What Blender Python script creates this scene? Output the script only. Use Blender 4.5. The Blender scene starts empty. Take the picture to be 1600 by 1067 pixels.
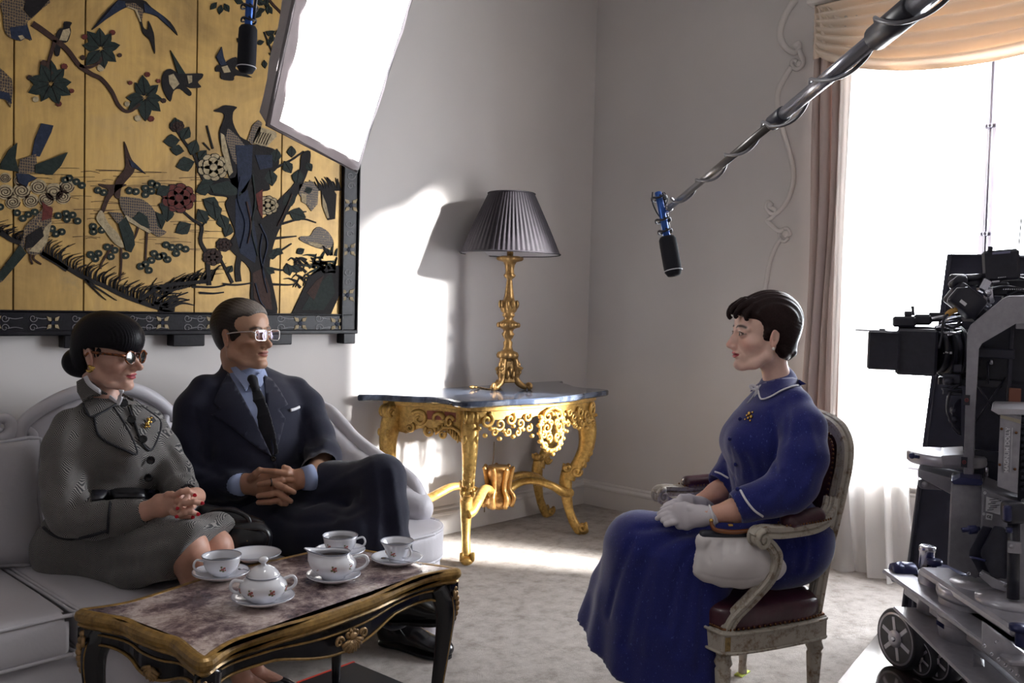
import bpy,bmesh,math,random
import numpy as np
from mathutils import Vector,Matrix,noise
from mathutils.bvhtree import BVHTree
rnd=random.Random(7)
S=bpy.context.scene
COL=S.collection
# ------------------------------------------------------------------ camera
FPX=1414.0
_yaw,_pit,_rol=math.radians(43.2),math.atan(56/1414),0.0255
_F0=np.array([math.cos(_yaw),math.sin(_yaw),0]);_R0=np.array([math.sin(_yaw),-math.cos(_yaw),0]);_Z=np.array([0,0,1.0])
CF=_F0*math.cos(_pit)-_Z*math.sin(_pit);_U0=_F0*math.sin(_pit)+_Z*math.cos(_pit)
CR=_R0*math.cos(_rol)+_U0*math.sin(_rol);CU=_U0*math.cos(_rol)-_R0*math.sin(_rol)
CC=np.array([-4.458,-3.536,1.23])
cam_data=bpy.data.cameras.new('camera');cam=bpy.data.objects.new('camera',cam_data);COL.objects.link(cam)
cam_data.sensor_width=36;cam_data.lens=FPX/1600*36;cam_data.clip_start=0.02
cam.matrix_world=Matrix(((CR[0],CU[0],-CF[0],CC[0]),(CR[1],CU[1],-CF[1],CC[1]),(CR[2],CU[2],-CF[2],CC[2]),(0,0,0,1)))
S.camera=cam
# ------------------------------------------------------------------ light
S.view_settings.view_transform='Standard';S.view_settings.look='None';S.view_settings.gamma=1
S.view_settings.use_curve_mapping=False
S.view_settings.exposure=0.95
S.cycles.max_bounces=8;S.cycles.diffuse_bounces=5;S.cycles.transparent_max_bounces=12
S.cycles.sample_clamp_indirect=6.0;S.cycles.caustics_reflective=False;S.cycles.caustics_refractive=False
S.cycles.use_denoising=True
world=bpy.data.worlds.new('World');S.world=world;world.use_nodes=True
_b=world.node_tree.nodes['Background'];_b.inputs[0].default_value=(0.93,0.96,1.0,1);_b.inputs[1].default_value=13.0
def area_light(name,loc,direction,sx,sy,power,color=(1,1,1),portal=False):
    l=bpy.data.lights.new(name,'AREA');l.shape='RECTANGLE';l.size=sx;l.size_y=sy;l.energy=power;l.color=color
    o=bpy.data.objects.new(name,l);COL.objects.link(o);o.location=loc
    o.rotation_euler=Vector(direction).to_track_quat('-Z','Y').to_euler()
    if portal:l.cycles.is_portal=True
    return o
sun=bpy.data.lights.new('sun','SUN');sun.energy=40.0;sun.angle=math.radians(5.0);sun.color=(1.0,0.97,0.93)
sun_o=bpy.data.objects.new('sun',sun);COL.objects.link(sun_o)
SUN_DIR=Vector((-0.5,0.86,-0.27)).normalized()
sun_o.rotation_euler=SUN_DIR.to_track_quat('-Z','Y').to_euler()
area_light('window_daylight',(0.42,-2.52,1.6),(-1,0,0),2.1,2.5,0,portal=True)
# ------------------------------------------------------------------ pixel rays used as a surveyor's tool: each point gets its own real depth
def ray(px,py):return CF+(px-800)/FPX*CR-(py-533.5)/FPX*CU
def P(px,py,d):return CC+d*ray(px,py)
def onz(px,py,z):r=ray(px,py);return CC+(z-CC[2])/r[2]*r
def onx(px,py,x):r=ray(px,py);return CC+(x-CC[0])/r[0]*r
def ony(px,py,y):r=ray(px,py);return CC+(y-CC[1])/r[1]*r
# ------------------------------------------------------------------ objects
def wm(o):
    m=o.matrix_basis.copy()
    while o.parent:o=o.parent;m=o.matrix_basis@m
    return m
def tag(o,label=None,cat=None,group=None,kind=None):
    if label:o['label']=label
    if cat:o['category']=cat
    if group:o['group']=group
    if kind:o['kind']=kind
    return o
def thing(name,label,cat,loc=(0,0,0),rz=0,group=None,kind=None):
    o=bpy.data.objects.new(name,None);COL.objects.link(o);o.location=tuple(map(float,loc));o.rotation_euler=(0,0,rz);o.empty_display_size=.1
    return tag(o,label,cat,group,kind)
def copy_tree(o,parent=None):
    c=o.copy();COL.objects.link(c);c.parent=parent
    for ch in list(o.children):copy_tree(ch,c)
    return c
def link_mesh(name,v,f,mats,parent=None,local=False,smooth=True,fm=None,label=None,cols=None):
    """v: world coordinates unless local; stored relative to the parent"""
    me=bpy.data.meshes.new(name)
    v=np.asarray(v,float).reshape(-1,3)
    if parent is not None and not local:
        m=np.array(wm(parent).inverted());v=v@m[:3,:3].T+m[:3,3]
    me.from_pydata(v.tolist(),[],[list(map(int,q)) for q in f]);
    if not isinstance(mats,(list,tuple)):mats=[mats]
    for m_ in mats:me.materials.append(m_)
    if fm is not None and len(mats)>1:me.polygons.foreach_set('material_index',np.asarray(fm,np.int32))
    if smooth is True or smooth is False:me.polygons.foreach_set('use_smooth',[smooth]*len(me.polygons))
    else:me.polygons.foreach_set('use_smooth',list(smooth))
    if cols is not None:
        a=me.color_attributes.new('Col','FLOAT_COLOR','POINT');c=np.ones((len(v),4),np.float32);c[:,:3]=cols
        a.data.foreach_set('color',c.ravel())
    me.update()
    o=bpy.data.objects.new(name,me);COL.objects.link(o);o.parent=parent
    if label:o['label']=label
    return o
def cr(pts,n=8,closed=False):
    """Catmull-Rom through pts (any dimension)"""
    p=np.asarray(pts,float);k=len(p);out=[]
    if k<3 and not closed:
        return np.array([p[0]+(p[-1]-p[0])*t for t in np.linspace(0,1,n+1)])
    segs=k if closed else k-1
    for i in range(segs):
        if closed:a,b,c,d=p[(i-1)% k],p[i],p[(i+1)% k],p[(i+2)% k]
        else:
            b,c=p[i],p[i+1];a=p[i-1] if i else 2*b-c;d=p[i+2] if i+2<k else 2*c-b
        for j in range(n):
            t=j/n
            out.append(.5*(2*b+(c-a)*t+(2*a-5*b+4*c-d)*t*t+(3*b-a-3*c+d)*t ** 3))
    if not closed:out.append(p[-1])
    return np.array(out)
def rotm(ax,ang):return np.array(Matrix.Rotation(ang,3,ax))
def eul(x=0,y=0,z=0):return rotm('Z',math.radians(z))@rotm('Y',math.radians(y))@rotm('X',math.radians(x))
class MB:
    def __init__(s,T=None):s.v=[];s.f=[];s.m=[];s.s=[];s.T=T;s.n=0
    def add(s,v,f,m=0,sm=True):
        v=np.asarray(v,float).reshape(-1,3)
        if s.T is not None:v=v@s.T[0].T+s.T[1]
        s.v.append(v);s.f +=[tuple(int(i)+s.n for i in q) for q in f];s.m +=[m]*len(f);s.s +=[sm]*len(f);s.n += len(v);return s
    def box(s,c,size,R=None,bev=0,m=0,seg=1,sm=None,taper=None):
        bm=bmesh.new();bmesh.ops.create_cube(bm,size=1.0);sz=np.array(size,float)
        for q in bm.verts:
            t=1.0 if taper is None or q.co.z<0 else taper
            q.co=Vector((q.co.x*sz[0]*t,q.co.y*sz[1]*t,q.co.z*sz[2]))
        if bev>0:bmesh.ops.bevel(bm,geom=bm.edges[:],offset=min(bev,sz.min()*.49),segments=seg,affect='EDGES',profile=.5)
        v=np.array([q.co[:] for q in bm.verts]);f=[[w.index for w in q.verts] for q in bm.faces];bm.free()
        if R is not None:v=v@np.asarray(R).T
        return s.add(v+np.asarray(c,float),f,m,(seg>1) if sm is None else sm)
    def beam(s,a,b,w,h,up=(0,0,1),bev=0,m=0):
        a=np.asarray(a,float);b=np.asarray(b,float);d=b-a;L=np.linalg.norm(d);x=d/L
        y=np.cross(np.asarray(up,float),x);y /= np.linalg.norm(y);z=np.cross(x,y)
        return s.box((a+b)/2,(L,w,h),np.array([x,y,z]).T,bev,m)
    def tube(s,pts,r,n=10,closed=False,m=0,caps=True,flat=None,up=None,sm=True,sec=None):
        """r: radius or list; flat=(a,b) scales the section along (normal, binormal); sec: own section points (k,2)"""
        p=np.asarray(pts,float);k=len(p);r=np.ones(k)*r if np.isscalar(r) else np.interp(np.linspace(0,1,k),np.linspace(0,1,len(r)),r)
        T=np.gradient(p,axis=0) if not closed else np.roll(p,-1,0)-np.roll(p,1,0)
        T /= np.linalg.norm(T,axis=1)[:,None]+1e-12
        u=np.array(up if up is not None else ((0,0,1) if abs(T[0][2])<.9 else (1,0,0)),float)
        N=[]
        for i in range(k):
            if up is not None:u=np.array(up,float)
            q=u-T[i]*(u@T[i]);q /= np.linalg.norm(q)+1e-12;N.append(q);u=q
        N=np.array(N);B=np.cross(T,N)
        if sec is None:
            a=np.arange(n)*2*math.pi/n;sec=np.stack([np.cos(a),np.sin(a)],1)
            if flat:sec=sec*np.array(flat)
        sec=np.asarray(sec,float);n=len(sec)
        v=p[:,None]+r[:,None,None]*(sec[None,:,0,None]*N[:,None]+sec[None,:,1,None]*B[:,None])
        f=[]
        for i in range(k if closed else k-1):
            j=(i+1)% k
            for a in range(n):b=(a+1)% n;f.append((i*n+a,i*n+b,j*n+b,j*n+a))
        if not closed and caps:f.append(tuple(range(n))[::-1]);f.append(tuple((k-1)*n+a for a in range(n)))
        return s.add(v,f,m,sm)
    def ball(s,c,r,R=None,n=12,k=8,m=0):
        r=np.ones(3)*r;v=[(0,0,1)];f=[]
        for i in range(1,k):
            t=math.pi*i/k
            for j in range(n):a=2*math.pi*j/n;v.append((math.sin(t)*math.cos(a),math.sin(t)*math.sin(a),math.cos(t)))
        v.append((0,0,-1));e=len(v)-1
        for j in range(n):
            q=(j+1)% n;f.append((0,1+j,1+q));f.append((e,1+(k-2)*n+q,1+(k-2)*n+j))
            for i in range(k-2):a=1+i*n;f.append((a+j,a+n+j,a+n+q,a+q))
        v=np.array(v)*r
        if R is not None:v=v@np.asarray(R).T
        return s.add(v+np.asarray(c,float),f,m,True)
    def lathe(s,prof,c=(0,0,0),n=24,R=None,m=0,mod=None,sm=True):
        """prof: (radius, z) list; mod(angle, i) multiplies the radius"""
        v=[];f=[];k=len(prof)
        for i,(r,z) in enumerate(prof):
            for j in range(n):
                a=2*math.pi*j/n;q=r*(mod(a,i) if mod else 1);v.append((q*math.cos(a),q*math.sin(a),z))
        for i in range(k-1):
            for j in range(n):q=(j+1)% n;f.append((i*n+j,i*n+q,(i+1)*n+q,(i+1)*n+j))
        if prof[0][0]>1e-6:f.append(tuple(range(n))[::-1])
        if prof[-1][0]>1e-6:f.append(tuple((k-1)*n+j for j in range(n)))
        v=np.array(v)
        if R is not None:v=v@np.asarray(R).T
        return s.add(v+np.asarray(c,float),f,m,sm)
    def cyl(s,a,b,r,n=16,r2=None,m=0,bev=0):
        a=np.asarray(a,float);b=np.asarray(b,float);r2=r if r2 is None else r2
        d=b-a;L=np.linalg.norm(d);q=np.array(Vector(d).to_track_quat('Z','Y').to_matrix())
        pr=[(r,0),(r2,L)] if not bev else [(r-bev,0),(r,bev),(r2,L-bev),(r2-bev,L)]
        return s.lathe(pr,a,n,q,m,sm=True)
    def prism(s,poly,to3,t,m=0,sm=False,bulge=0):
        """poly (k,2) -> to3(p) world points; t: thickness vector (front = base + t)"""
        P0=np.array([to3(p) for p in poly],float);k=len(P0);t=np.asarray(t,float)
        v=np.vstack([P0,P0+t]);f=[tuple(range(k,2*k))]
        for i in range(k):j=(i+1)% k;f.append((i,j,k+j,k+i))
        return s.add(v,f,m,sm)
    def build(s,name,mats,parent=None,label=None,local=False,smooth=None):
        v=np.vstack(s.v)
        return link_mesh(name,v,s.f,mats,parent,local,s.s if smooth is None else smooth,s.m,label)
def autosmooth(o,ang=40):
    me=o.data;bm=bmesh.new();bm.from_mesh(me)
    for e in bm.edges:
        if len(e.link_faces)== 2 and e.calc_face_angle(0)>math.radians(ang):e.smooth=False
    for fce in bm.faces:fce.smooth=True
    bm.to_mesh(me);bm.free();return o
# ------------------------------------------------------------------ signed-distance sculpting (cloth, bodies, carving)
class SDF:
    def __init__(s,lo,hi,h):
        s.lo=np.array(lo,float);s.h=h;s.n=np.ceil((np.array(hi,float)-s.lo)/h).astype(int)+1
        s.D=np.full(s.n,1.0,np.float32)
    def _reg(s,lo,hi):
        a=np.clip(np.floor((np.array(lo)-s.lo)/s.h).astype(int),0,s.n-1);b=np.clip(np.ceil((np.array(hi)-s.lo)/s.h).astype(int)+1,1,s.n)
        sl=tuple(slice(a[i],max(b[i],a[i]+1)) for i in range(3))
        X=np.meshgrid(*[(s.lo[i]+s.h*np.arange(sl[i].start,sl[i].stop)).astype(np.float32) for i in range(3)],indexing='ij',sparse=True)
        return sl,X
    def _put(s,sl,d,k,op):
        D=s.D[sl]
        if op == 'add':
            if k>0:
                h=np.clip(.5+.5*(D-d)/k,0,1);s.D[sl]=D*(1-h)+d*h-k*h*(1-h)
            else:s.D[sl]=np.minimum(D,d)
        elif op == 'sub':
            if k>0:
                h=np.clip(.5-.5*(D+d)/k,0,1);s.D[sl]=D*(1-h)-d*h+k*h*(1-h)
            else:s.D[sl]=np.maximum(D,-d)
        elif op == 'cut':s.D[sl]=np.maximum(D,d)
    def ell(s,c,r,R=None,k=.01,op='add'):
        c=np.array(c,float);r=np.ones(3)*r;m=max(r)+k+3*s.h
        sl,X=s._reg(c-m,c+m);q=[X[i]-c[i] for i in range(3)]
        if R is not None:R=np.asarray(R);q=[R[0,j]*q[0]+R[1,j]*q[1]+R[2,j]*q[2] for j in range(3)]
        k0=np.sqrt(sum((q[i]/r[i])** 2 for i in range(3)))+1e-9;k1=np.sqrt(sum((q[i]/r[i]** 2)** 2 for i in range(3)))+1e-9
        s._put(sl,(k0*(k0-1)/k1).astype(np.float32),k,op);return s
    def cap(s,a,b,ra,rb=None,k=.01,op='add'):
        a=np.array(a,float);b=np.array(b,float);rb=ra if rb is None else rb;m=max(ra,rb)+k+3*s.h
        sl,X=s._reg(np.minimum(a,b)-m,np.maximum(a,b)+m);ba=b-a;L=ba@ba+1e-12
        q=[X[i]-a[i] for i in range(3)];t=np.clip((q[0]*ba[0]+q[1]*ba[1]+q[2]*ba[2])/L,0,1)
        d=np.sqrt(sum((q[i]-t*ba[i])** 2 for i in range(3)))-(ra+(rb-ra)*t)
        s._put(sl,d.astype(np.float32),k,op);return s
    def chain(s,pts,rs,k=.01,op='add',kk=None):
        rs=[rs]*len(pts) if np.isscalar(rs) else rs
        for i in range(len(pts)-1):s.cap(pts[i],pts[i+1],rs[i],rs[i+1],k if i == 0 or kk is None else kk,op)
        return s
    def ecap(s,a,b,ra,rb,u,k=.01,op='add'):
        """elliptic capsule: ra=(radius along u, radius across) at a, rb at b"""
        a=np.array(a,float);b=np.array(b,float);m=max(max(ra),max(rb))+k+3*s.h
        sl,X=s._reg(np.minimum(a,b)-m,np.maximum(a,b)+m);ba=b-a;L=np.linalg.norm(ba);w=ba/L
        u=np.array(u,float);u=u-w*(u@w);u /= np.linalg.norm(u);v=np.cross(w,u)
        q=[X[i]-a[i] for i in range(3)];z=q[0]*w[0]+q[1]*w[1]+q[2]*w[2];t=np.clip(z/L,0,1)
        du=q[0]*u[0]+q[1]*u[1]+q[2]*u[2];dv=q[0]*v[0]+q[1]*v[1]+q[2]*v[2]
        A=ra[0]+(rb[0]-ra[0])*t;B=ra[1]+(rb[1]-ra[1])*t;dz=z-t*L;Mn=np.minimum(A,B)
        k0=np.sqrt((du/A)** 2+(dv/B)** 2+(dz/Mn)** 2)+1e-9
        k1=np.sqrt((du/A ** 2)** 2+(dv/B ** 2)** 2+(dz/Mn ** 2)** 2)+1e-9
        s._put(sl,(k0*(k0-1)/k1).astype(np.float32),k,op);return s
    def echain(s,pts,rs,u,k=.02,op='add'):
        for i in range(len(pts)-1):s.ecap(pts[i],pts[i+1],rs[i],rs[i+1],u,k,op)
        return s
    def box(s,c,half,R=None,rd=.005,k=.01,op='add'):
        c=np.array(c,float);hf=np.array(half,float);m=np.linalg.norm(hf)+k+3*s.h
        sl,X=s._reg(c-m,c+m);q=[X[i]-c[i] for i in range(3)]
        if R is not None:R=np.asarray(R);q=[R[0,j]*q[0]+R[1,j]*q[1]+R[2,j]*q[2] for j in range(3)]
        e=[np.abs(q[i])-(hf[i]-rd) for i in range(3)]
        d=np.sqrt(sum(np.maximum(x,0)** 2 for x in e))+np.minimum(np.maximum(np.maximum(e[0],e[1]),e[2]),0)-rd
        s._put(sl,d.astype(np.float32),k,op);return s
    def plane(s,p,n,k=0):
        """cut away everything on the side n points to"""
        n=np.array(n,float);n /= np.linalg.norm(n);sl,X=s._reg(s.lo,s.lo+s.n*s.h)
        d=(X[0]-p[0])*n[0]+(X[1]-p[1])*n[1]+(X[2]-p[2])*n[2]
        if k>0:
            D=s.D;h=np.clip(.5-.5*(D-d)/k,0,1);s.D=(D*(1-h)+d*h+k*h*(1-h)).astype(np.float32)
        else:s.D=np.maximum(s.D,d).astype(np.float32)
        return s
    def crease(s,pts,w,amp):
        """raise (amp>0) or press in (amp<0) the surface along a polyline"""
        pts=np.asarray(pts,float)
        for i in range(len(pts)-1):
            pass
        m=3*w;sl,X=s._reg(pts.min(0)-m,pts.max(0)+m);best=None
        for i in range(len(pts)-1):
            a=pts[i];ba=pts[i+1]-a;L=ba@ba+1e-12;q=[X[j]-a[j] for j in range(3)]
            t=np.clip((q[0]*ba[0]+q[1]*ba[1]+q[2]*ba[2])/L,0,1)
            d2=sum((q[j]-t*ba[j])** 2 for j in range(3));best=d2 if best is None else np.minimum(best,d2)
        s.D[sl]-=(amp*np.exp(-best/w ** 2)).astype(np.float32);return s
    def field(s,fn,lo=None,hi=None):
        sl,X=s._reg(s.lo if lo is None else lo,s.lo+s.n*s.h if hi is None else hi)
        s.D[sl]=fn(X[0],X[1],X[2],s.D[sl]).astype(np.float32);return s
    def mesh(s):
        D=s.D;ins=D<0;n0=np.array(D.shape)-1
        c=np.zeros(n0,np.uint8)
        offs=[(i,j,k) for i in (0,1) for j in (0,1) for k in (0,1)]
        for (i,j,k) in offs:c += ins[i:i+n0[0],j:j+n0[1],k:k+n0[2]]
        act=(c>0)&(c<8);ijk=np.argwhere(act);idx=-np.ones(n0,np.int64);idx[act]=np.arange(len(ijk))
        acc=np.zeros((len(ijk),3));cnt=np.zeros(len(ijk))
        val={o:D[ijk[:,0]+o[0],ijk[:,1]+o[1],ijk[:,2]+o[2]] for o in offs}
        for o in offs:
            for ax in range(3):
                if o[ax]== 0:
                    p=list(o);p[ax]=1;p=tuple(p);a,b=val[o],val[p];x=(a<0)!=(b<0)
                    t=np.where(x,a/np.where(x,a-b,1),0);pt=np.zeros((len(ijk),3));pt[:]=o;pt[:,ax]=t
                    acc[x]+= pt[x];cnt[x]+= 1
        V=s.lo+s.h*(ijk+acc/cnt[:,None]);F=[]
        for ax in range(3):
            u,w=(ax+1)% 3,(ax+2)% 3
            A=[slice(None)]*3;B=[slice(None)]*3;A[ax]=slice(0,-1);B[ax]=slice(1,None)
            for q in (u,w):A[q]=slice(1,-1);B[q]=slice(1,-1)
            a,b=ins[tuple(A)],ins[tuple(B)];e=np.argwhere(a != b);fl=a[tuple(e.T)]
            e[:,u]+= 1;e[:,w]+= 1
            def cell(du,dw):q=e.copy();q[:,u]-= du;q[:,w]-= dw;return idx[tuple(q.T)]
            Q=np.stack([cell(1,1),cell(0,1),cell(0,0),cell(1,0)],1);Q[~fl]=Q[~fl][:,::-1];F.append(Q)
        F=np.vstack(F);F=F[(F >= 0).all(1)]
        return V,F
def smoothm(V,F,it=1,lam=.5):
    for _ in range(it):
        A=np.zeros_like(V);n=np.zeros(len(V))
        for a,b in ((0,1),(1,2),(2,3),(3,0)):
            np.add.at(A,F[:,a],V[F[:,b]]);np.add.at(A,F[:,b],V[F[:,a]]);np.add.at(n,F[:,a],1);np.add.at(n,F[:,b],1)
        V=V+lam*(A/np.maximum(n,1)[:,None]-V)
    return V
def join_m(parts):
    V=[];F=[];n=0
    for v,f in parts:V.append(v);F.append(np.asarray(f)+n);n += len(v)
    return np.vstack(V),np.vstack(F)
def bvh_of(v,f):return BVHTree.FromPolygons([tuple(map(float,p)) for p in v],[tuple(map(int,q)) for q in f])
def hit(bvh,px,py,back=0.0):
    """where the sight line through a picture point meets a finished surface"""
    d=Vector(ray(px,py)).normalized();r=bvh.ray_cast(Vector(CC),d)
    if r[0] is None:return None,None
    n=r[1] if r[1].dot(d)<0 else-r[1]
    return np.array(r[0])+np.array(n)*back,np.array(n)
def on_surf(bvh,pts,back=0.002,n=4,fallback=None):
    q=cr(pts,n);out=[]
    for x,y in q:
        p,nn=hit(bvh,x,y,back)
        if p is not None:out.append(p)
    # drop outliers that fell through to something far behind
    o2=[out[0]]
    for p in out[1:]:
        if np.linalg.norm(p-o2[-1])<.12:o2.append(p)
    return np.array(o2)
# ------------------------------------------------------------------ materials
def lin(c):return tuple((x/12.92 if x <= .04045 else ((x+.055)/1.055)** 2.4) for x in c)
def rgb(r,g,b):return lin((r/255,g/255,b/255))
class NT:
    def __init__(s,name):
        s.m=bpy.data.materials.new(name);s.m.use_nodes=True;s.t=s.m.node_tree;s.b=s.t.nodes['Principled BSDF'];s.out=s.t.nodes['Material Output'];s._c=None
    def n(s,typ,**kw):
        q=s.t.nodes.new(typ)
        for k,v in kw.items():
            if k.startswith('_'):setattr(q,k[1:],v)
        return q
    def l(s,a,b):s.t.links.new(a,b)
    def coord(s,kind='Object',scale=(1,1,1),rot=(0,0,0)):
        c=s.n('ShaderNodeTexCoord');mp=s.n('ShaderNodeMapping');mp.inputs['Scale'].default_value=scale;mp.inputs['Rotation'].default_value=rot
        s.l(c.outputs[kind],mp.inputs[0]);return mp.outputs[0]
    def noise(s,scale,detail=4,rough=.55,co=None,dist=0):
        q=s.n('ShaderNodeTexNoise');q.inputs['Scale'].default_value=scale;q.inputs['Detail'].default_value=detail;q.inputs['Roughness'].default_value=rough;q.inputs['Distortion'].default_value=dist
        s.l(co if co is not None else s.coord(),q.inputs['Vector']);return q.outputs['Fac']
    def ramp(s,fac,stops):
        q=s.n('ShaderNodeValToRGB');e=q.color_ramp.elements
        while len(e)>1:e.remove(e[-1])
        e[0].position=stops[0][0];e[0].color=(*stops[0][1],1)
        for p,c in stops[1:]:x=e.new(p);x.color=(*c,1)
        s.l(fac,q.inputs[0]);return q.outputs[0]
    def mix(s,fac,a,b,mode='MIX'):
        q=s.n('ShaderNodeMix');q.data_type='RGBA';q.blend_type=mode
        if hasattr(fac,'links'):s.l(fac,q.inputs[0])
        else:q.inputs[0].default_value=fac
        for i,x in ((6,a),(7,b)):
            if hasattr(x,'links'):s.l(x,q.inputs[i])
            else:q.inputs[i].default_value=(*x,1)
        return q.outputs[2]
    def bump(s,h,strength=.3,dist=.01):
        q=s.n('ShaderNodeBump');q.inputs['Strength'].default_value=strength;q.inputs['Distance'].default_value=dist
        s.l(h,q.inputs['Height'])
        if s._c is not None:s.l(s._c,q.inputs['Normal'])
        s._c=q.outputs[0];s.l(s._c,s.b.inputs['Normal'])
    def set(s,**kw):
        for k,v in kw.items():
            i=s.b.inputs[k.replace('_',' ')]
            if hasattr(v,'links'):s.l(v,i)
            else:i.default_value=(*v,1) if isinstance(v,tuple) and len(v)== 3 else v
def MAT(name,col,rough=.5,metal=0,var=None,bump=None,coat=0,sheen=0,spec=.5,emit=None,trans=0,aniso=None):
    """var=(scale, amount): tint variation of the thing itself; bump=(scale, strength, distance)"""
    q=NT(name);co=None
    if var:
        co=q.coord();n=q.noise(var[0],5,.6,co)
        d=tuple(max(0,c*(1-var[1])) for c in col);u=tuple(min(1,c*(1+var[1])) for c in col)
        q.set(Base_Color=q.ramp(n,[(.3,d),(.7,u)]))
    else:q.set(Base_Color=tuple(col))
    q.set(Roughness=rough,Metallic=metal);q.b.inputs['Specular IOR Level'].default_value=spec
    if coat:q.set(Coat_Weight=coat,Coat_Roughness=.15)
    if sheen:q.set(Sheen_Weight=sheen,Sheen_Roughness=.4)
    if trans:q.set(Transmission_Weight=trans)
    if emit:q.set(Emission_Color=tuple(emit[0]),Emission_Strength=emit[1])
    if bump:
        co=q.coord(scale=aniso) if aniso else q.coord();q.bump(q.noise(bump[0],4,.6,co),bump[1],bump[2] if len(bump)>2 else .002)
    return q.m
# ================================================================== materials of the room
def wall_mat():
    q=NT('wall_paint');co=q.coord()
    q.set(Base_Color=q.ramp(q.noise(1.3,3,.5,co),[(.3,rgb(204,199,197)),(.7,rgb(211,206,203))]),Roughness=.62)
    q.bump(q.noise(260,3,.6,co),.18,.0016);q.bump(q.noise(4,2,.5,co),.06,.02);return q.m
M_WALL=wall_mat()
M_TRIM=MAT('white_trim_paint',rgb(214,209,205),.4,bump=(60,.05))
M_CEIL=MAT('ceiling_paint',rgb(214,211,208),.8)
def carpet_mat():
    q=NT('wool_carpet');co=q.coord()
    a=q.ramp(q.noise(14,6,.7,co),[(.32,rgb(168,158,150)),(.5,rgb(196,188,181)),(.68,rgb(210,203,197))])
    b=q.ramp(q.noise(420,3,.7,co),[(.35,(.55,.54,.53)),(.65,(1,1,1))])
    q.set(Base_Color=q.mix(.6,a,b,'MULTIPLY'),Roughness=.95);q.b.inputs['Specular IOR Level'].default_value=.1
    q.bump(q.noise(330,3,.7,co),.9,.006);q.bump(q.noise(18,4,.6,co),.5,.012);return q.m
M_CARPET=carpet_mat()
# ================================================================== room shell
RX,RY,RZ=-7.2,-6.4,3.5
def struct(o):o['kind']='structure';return o
struct(MB().box(((RX)/2+.2,RY/2+.15,-.05),(-RX+.8,-RY+.7,.1)).build('floor',M_CARPET))
struct(MB().box((RX/2,RY/2,RZ+.05),(-RX+.8,-RY+.8,.1)).build('ceiling',M_CEIL))
struct(MB().box((RX/2,.1,RZ/2),(-RX+.4,.2,RZ)).build('wall_back',M_WALL))
struct(MB().box((RX-.1,RY/2,RZ/2),(.2,-RY,RZ)).build('wall_left',M_WALL))
struct(MB().box((RX/2,RY-.1,RZ/2),(-RX+.4,.2,RZ)).build('wall_front',M_WALL))
W0,W1,WB,WT=-1.60,-3.35,.42,2.72     # window opening on the right wall
w=MB()
w.box((.15,(W0+.0)/2,RZ/2),(.3,-W0,RZ));w.box((.15,(W1+RY)/2,RZ/2),(.3,W1-RY,RZ))
w.box((.15,(W0+W1)/2,WB/2),(.3,W0-W1,WB));w.box((.15,(W0+W1)/2,(WT+RZ)/2),(.3,W0-W1,RZ-WT))
struct(w.build('wall_right',M_WALL))
# skirting with a moulded top
SK=[(0,0),(.018,0),(.018,.105),(.024,.112),(.024,.122),(.012,.135),(.012,.143),(.006,.15),(0,.152)]
def skirting(name,a,b,nrm):
    a=np.array([*a,0.]);b=np.array([*b,0.]);nrm=np.array([*nrm,0.]);v=[];k=len(SK)
    for e in (a,b):
        for (d,z) in SK:v.append(e+nrm*d+np.array([0,0,z]))
    f=[(i,i+1,k+i+1,k+i) for i in range(k-1)]+[tuple(range(k)),tuple(range(k,2*k))]
    m=MB();m.add(v,f,0,False);return struct(m.build(name,M_TRIM))
skirting('baseboard_back',(RX,0),(0,0),(0,-1));skirting('baseboard_right',(0,0),(0,RY),(-1,0))
skirting('baseboard_left',(RX,RY),(RX,0),(1,0));skirting('baseboard_front',(RX,RY),(0,RY),(0,1))
# dado panel under the window
m=MB();yc=(W0+W1)/2
for (z0,z1) in ((.18,.195),(.37,.385)):m.box((-.006,yc,(z0+z1)/2),(.02,W0-W1-.1,.018),bev=.004)
m.box((-.03,yc,WB+.012),(.12,W0-W1+.06,.03),bev=.008)
struct(m.build('trim_1',M_TRIM))
# window: frame, three casements with slim stiles, panes, espagnolette rods
win=thing('window_1',None,None,(.2,yc,0));struct(win)
M_WFR=MAT('window_white',rgb(168,166,176),.45)
def glass_mat():
    q=NT('window_glass');t=q.n('ShaderNodeBsdfTransparent');g=q.n('ShaderNodeBsdfGlossy');g.inputs['Roughness'].default_value=.02
    t.inputs[0].default_value=(.96,.97,.98,1);mx=q.n('ShaderNodeMixShader');mx.inputs[0].default_value=.05
    q.l(t.outputs[0],mx.inputs[1]);q.l(g.outputs[0],mx.inputs[2]);q.l(mx.outputs[0],q.out.inputs[0]);return q.m
M_GLASS=glass_mat()
m=MB();t=.05
for y in (W0-t/2,W1+t/2):m.box((.2,y,(WB+WT)/2),(.09,t,WT-WB),bev=.006)
for z in (WB+t/2,WT-t/2):m.box((.2,yc,z),(.09,W0-W1,t),bev=.006)
m.build('window_frame',M_WFR,win)
ys=[W0-t,-2.222,-2.80,W1+t]
for i in range(3):
    a,b=ys[i],ys[i+1];c=MB()
    for y in (a-.018,b+.018):c.box((.19,y,(WB+WT)/2),(.045,.03,WT-WB-2*t),bev=.004)
    for z in (WB+t+.02,WT-t-.02):c.box((.19,(a+b)/2,z),(.045,a-b,.035),bev=.004)
    s_=c.build('casement',M_WFR,win)
    MB().box((.19,(a+b)/2,(WB+WT)/2),(.006,a-b-.05,WT-WB-.15)).build('pane',M_GLASS,s_)
M_RODM=MAT('rod_steel',rgb(70,68,78),.4,.5)
m=MB();m.cyl((.135,-2.235,.6),(.135,-2.235,2.55),.008,10)
for z in (1.02,1.62,2.12):m.box((.14,-2.235,z),(.02,.05,.018),bev=.004);m.ball((.125,-2.235,z),.011)
m.build('window_rod',M_RODM,win)
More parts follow.
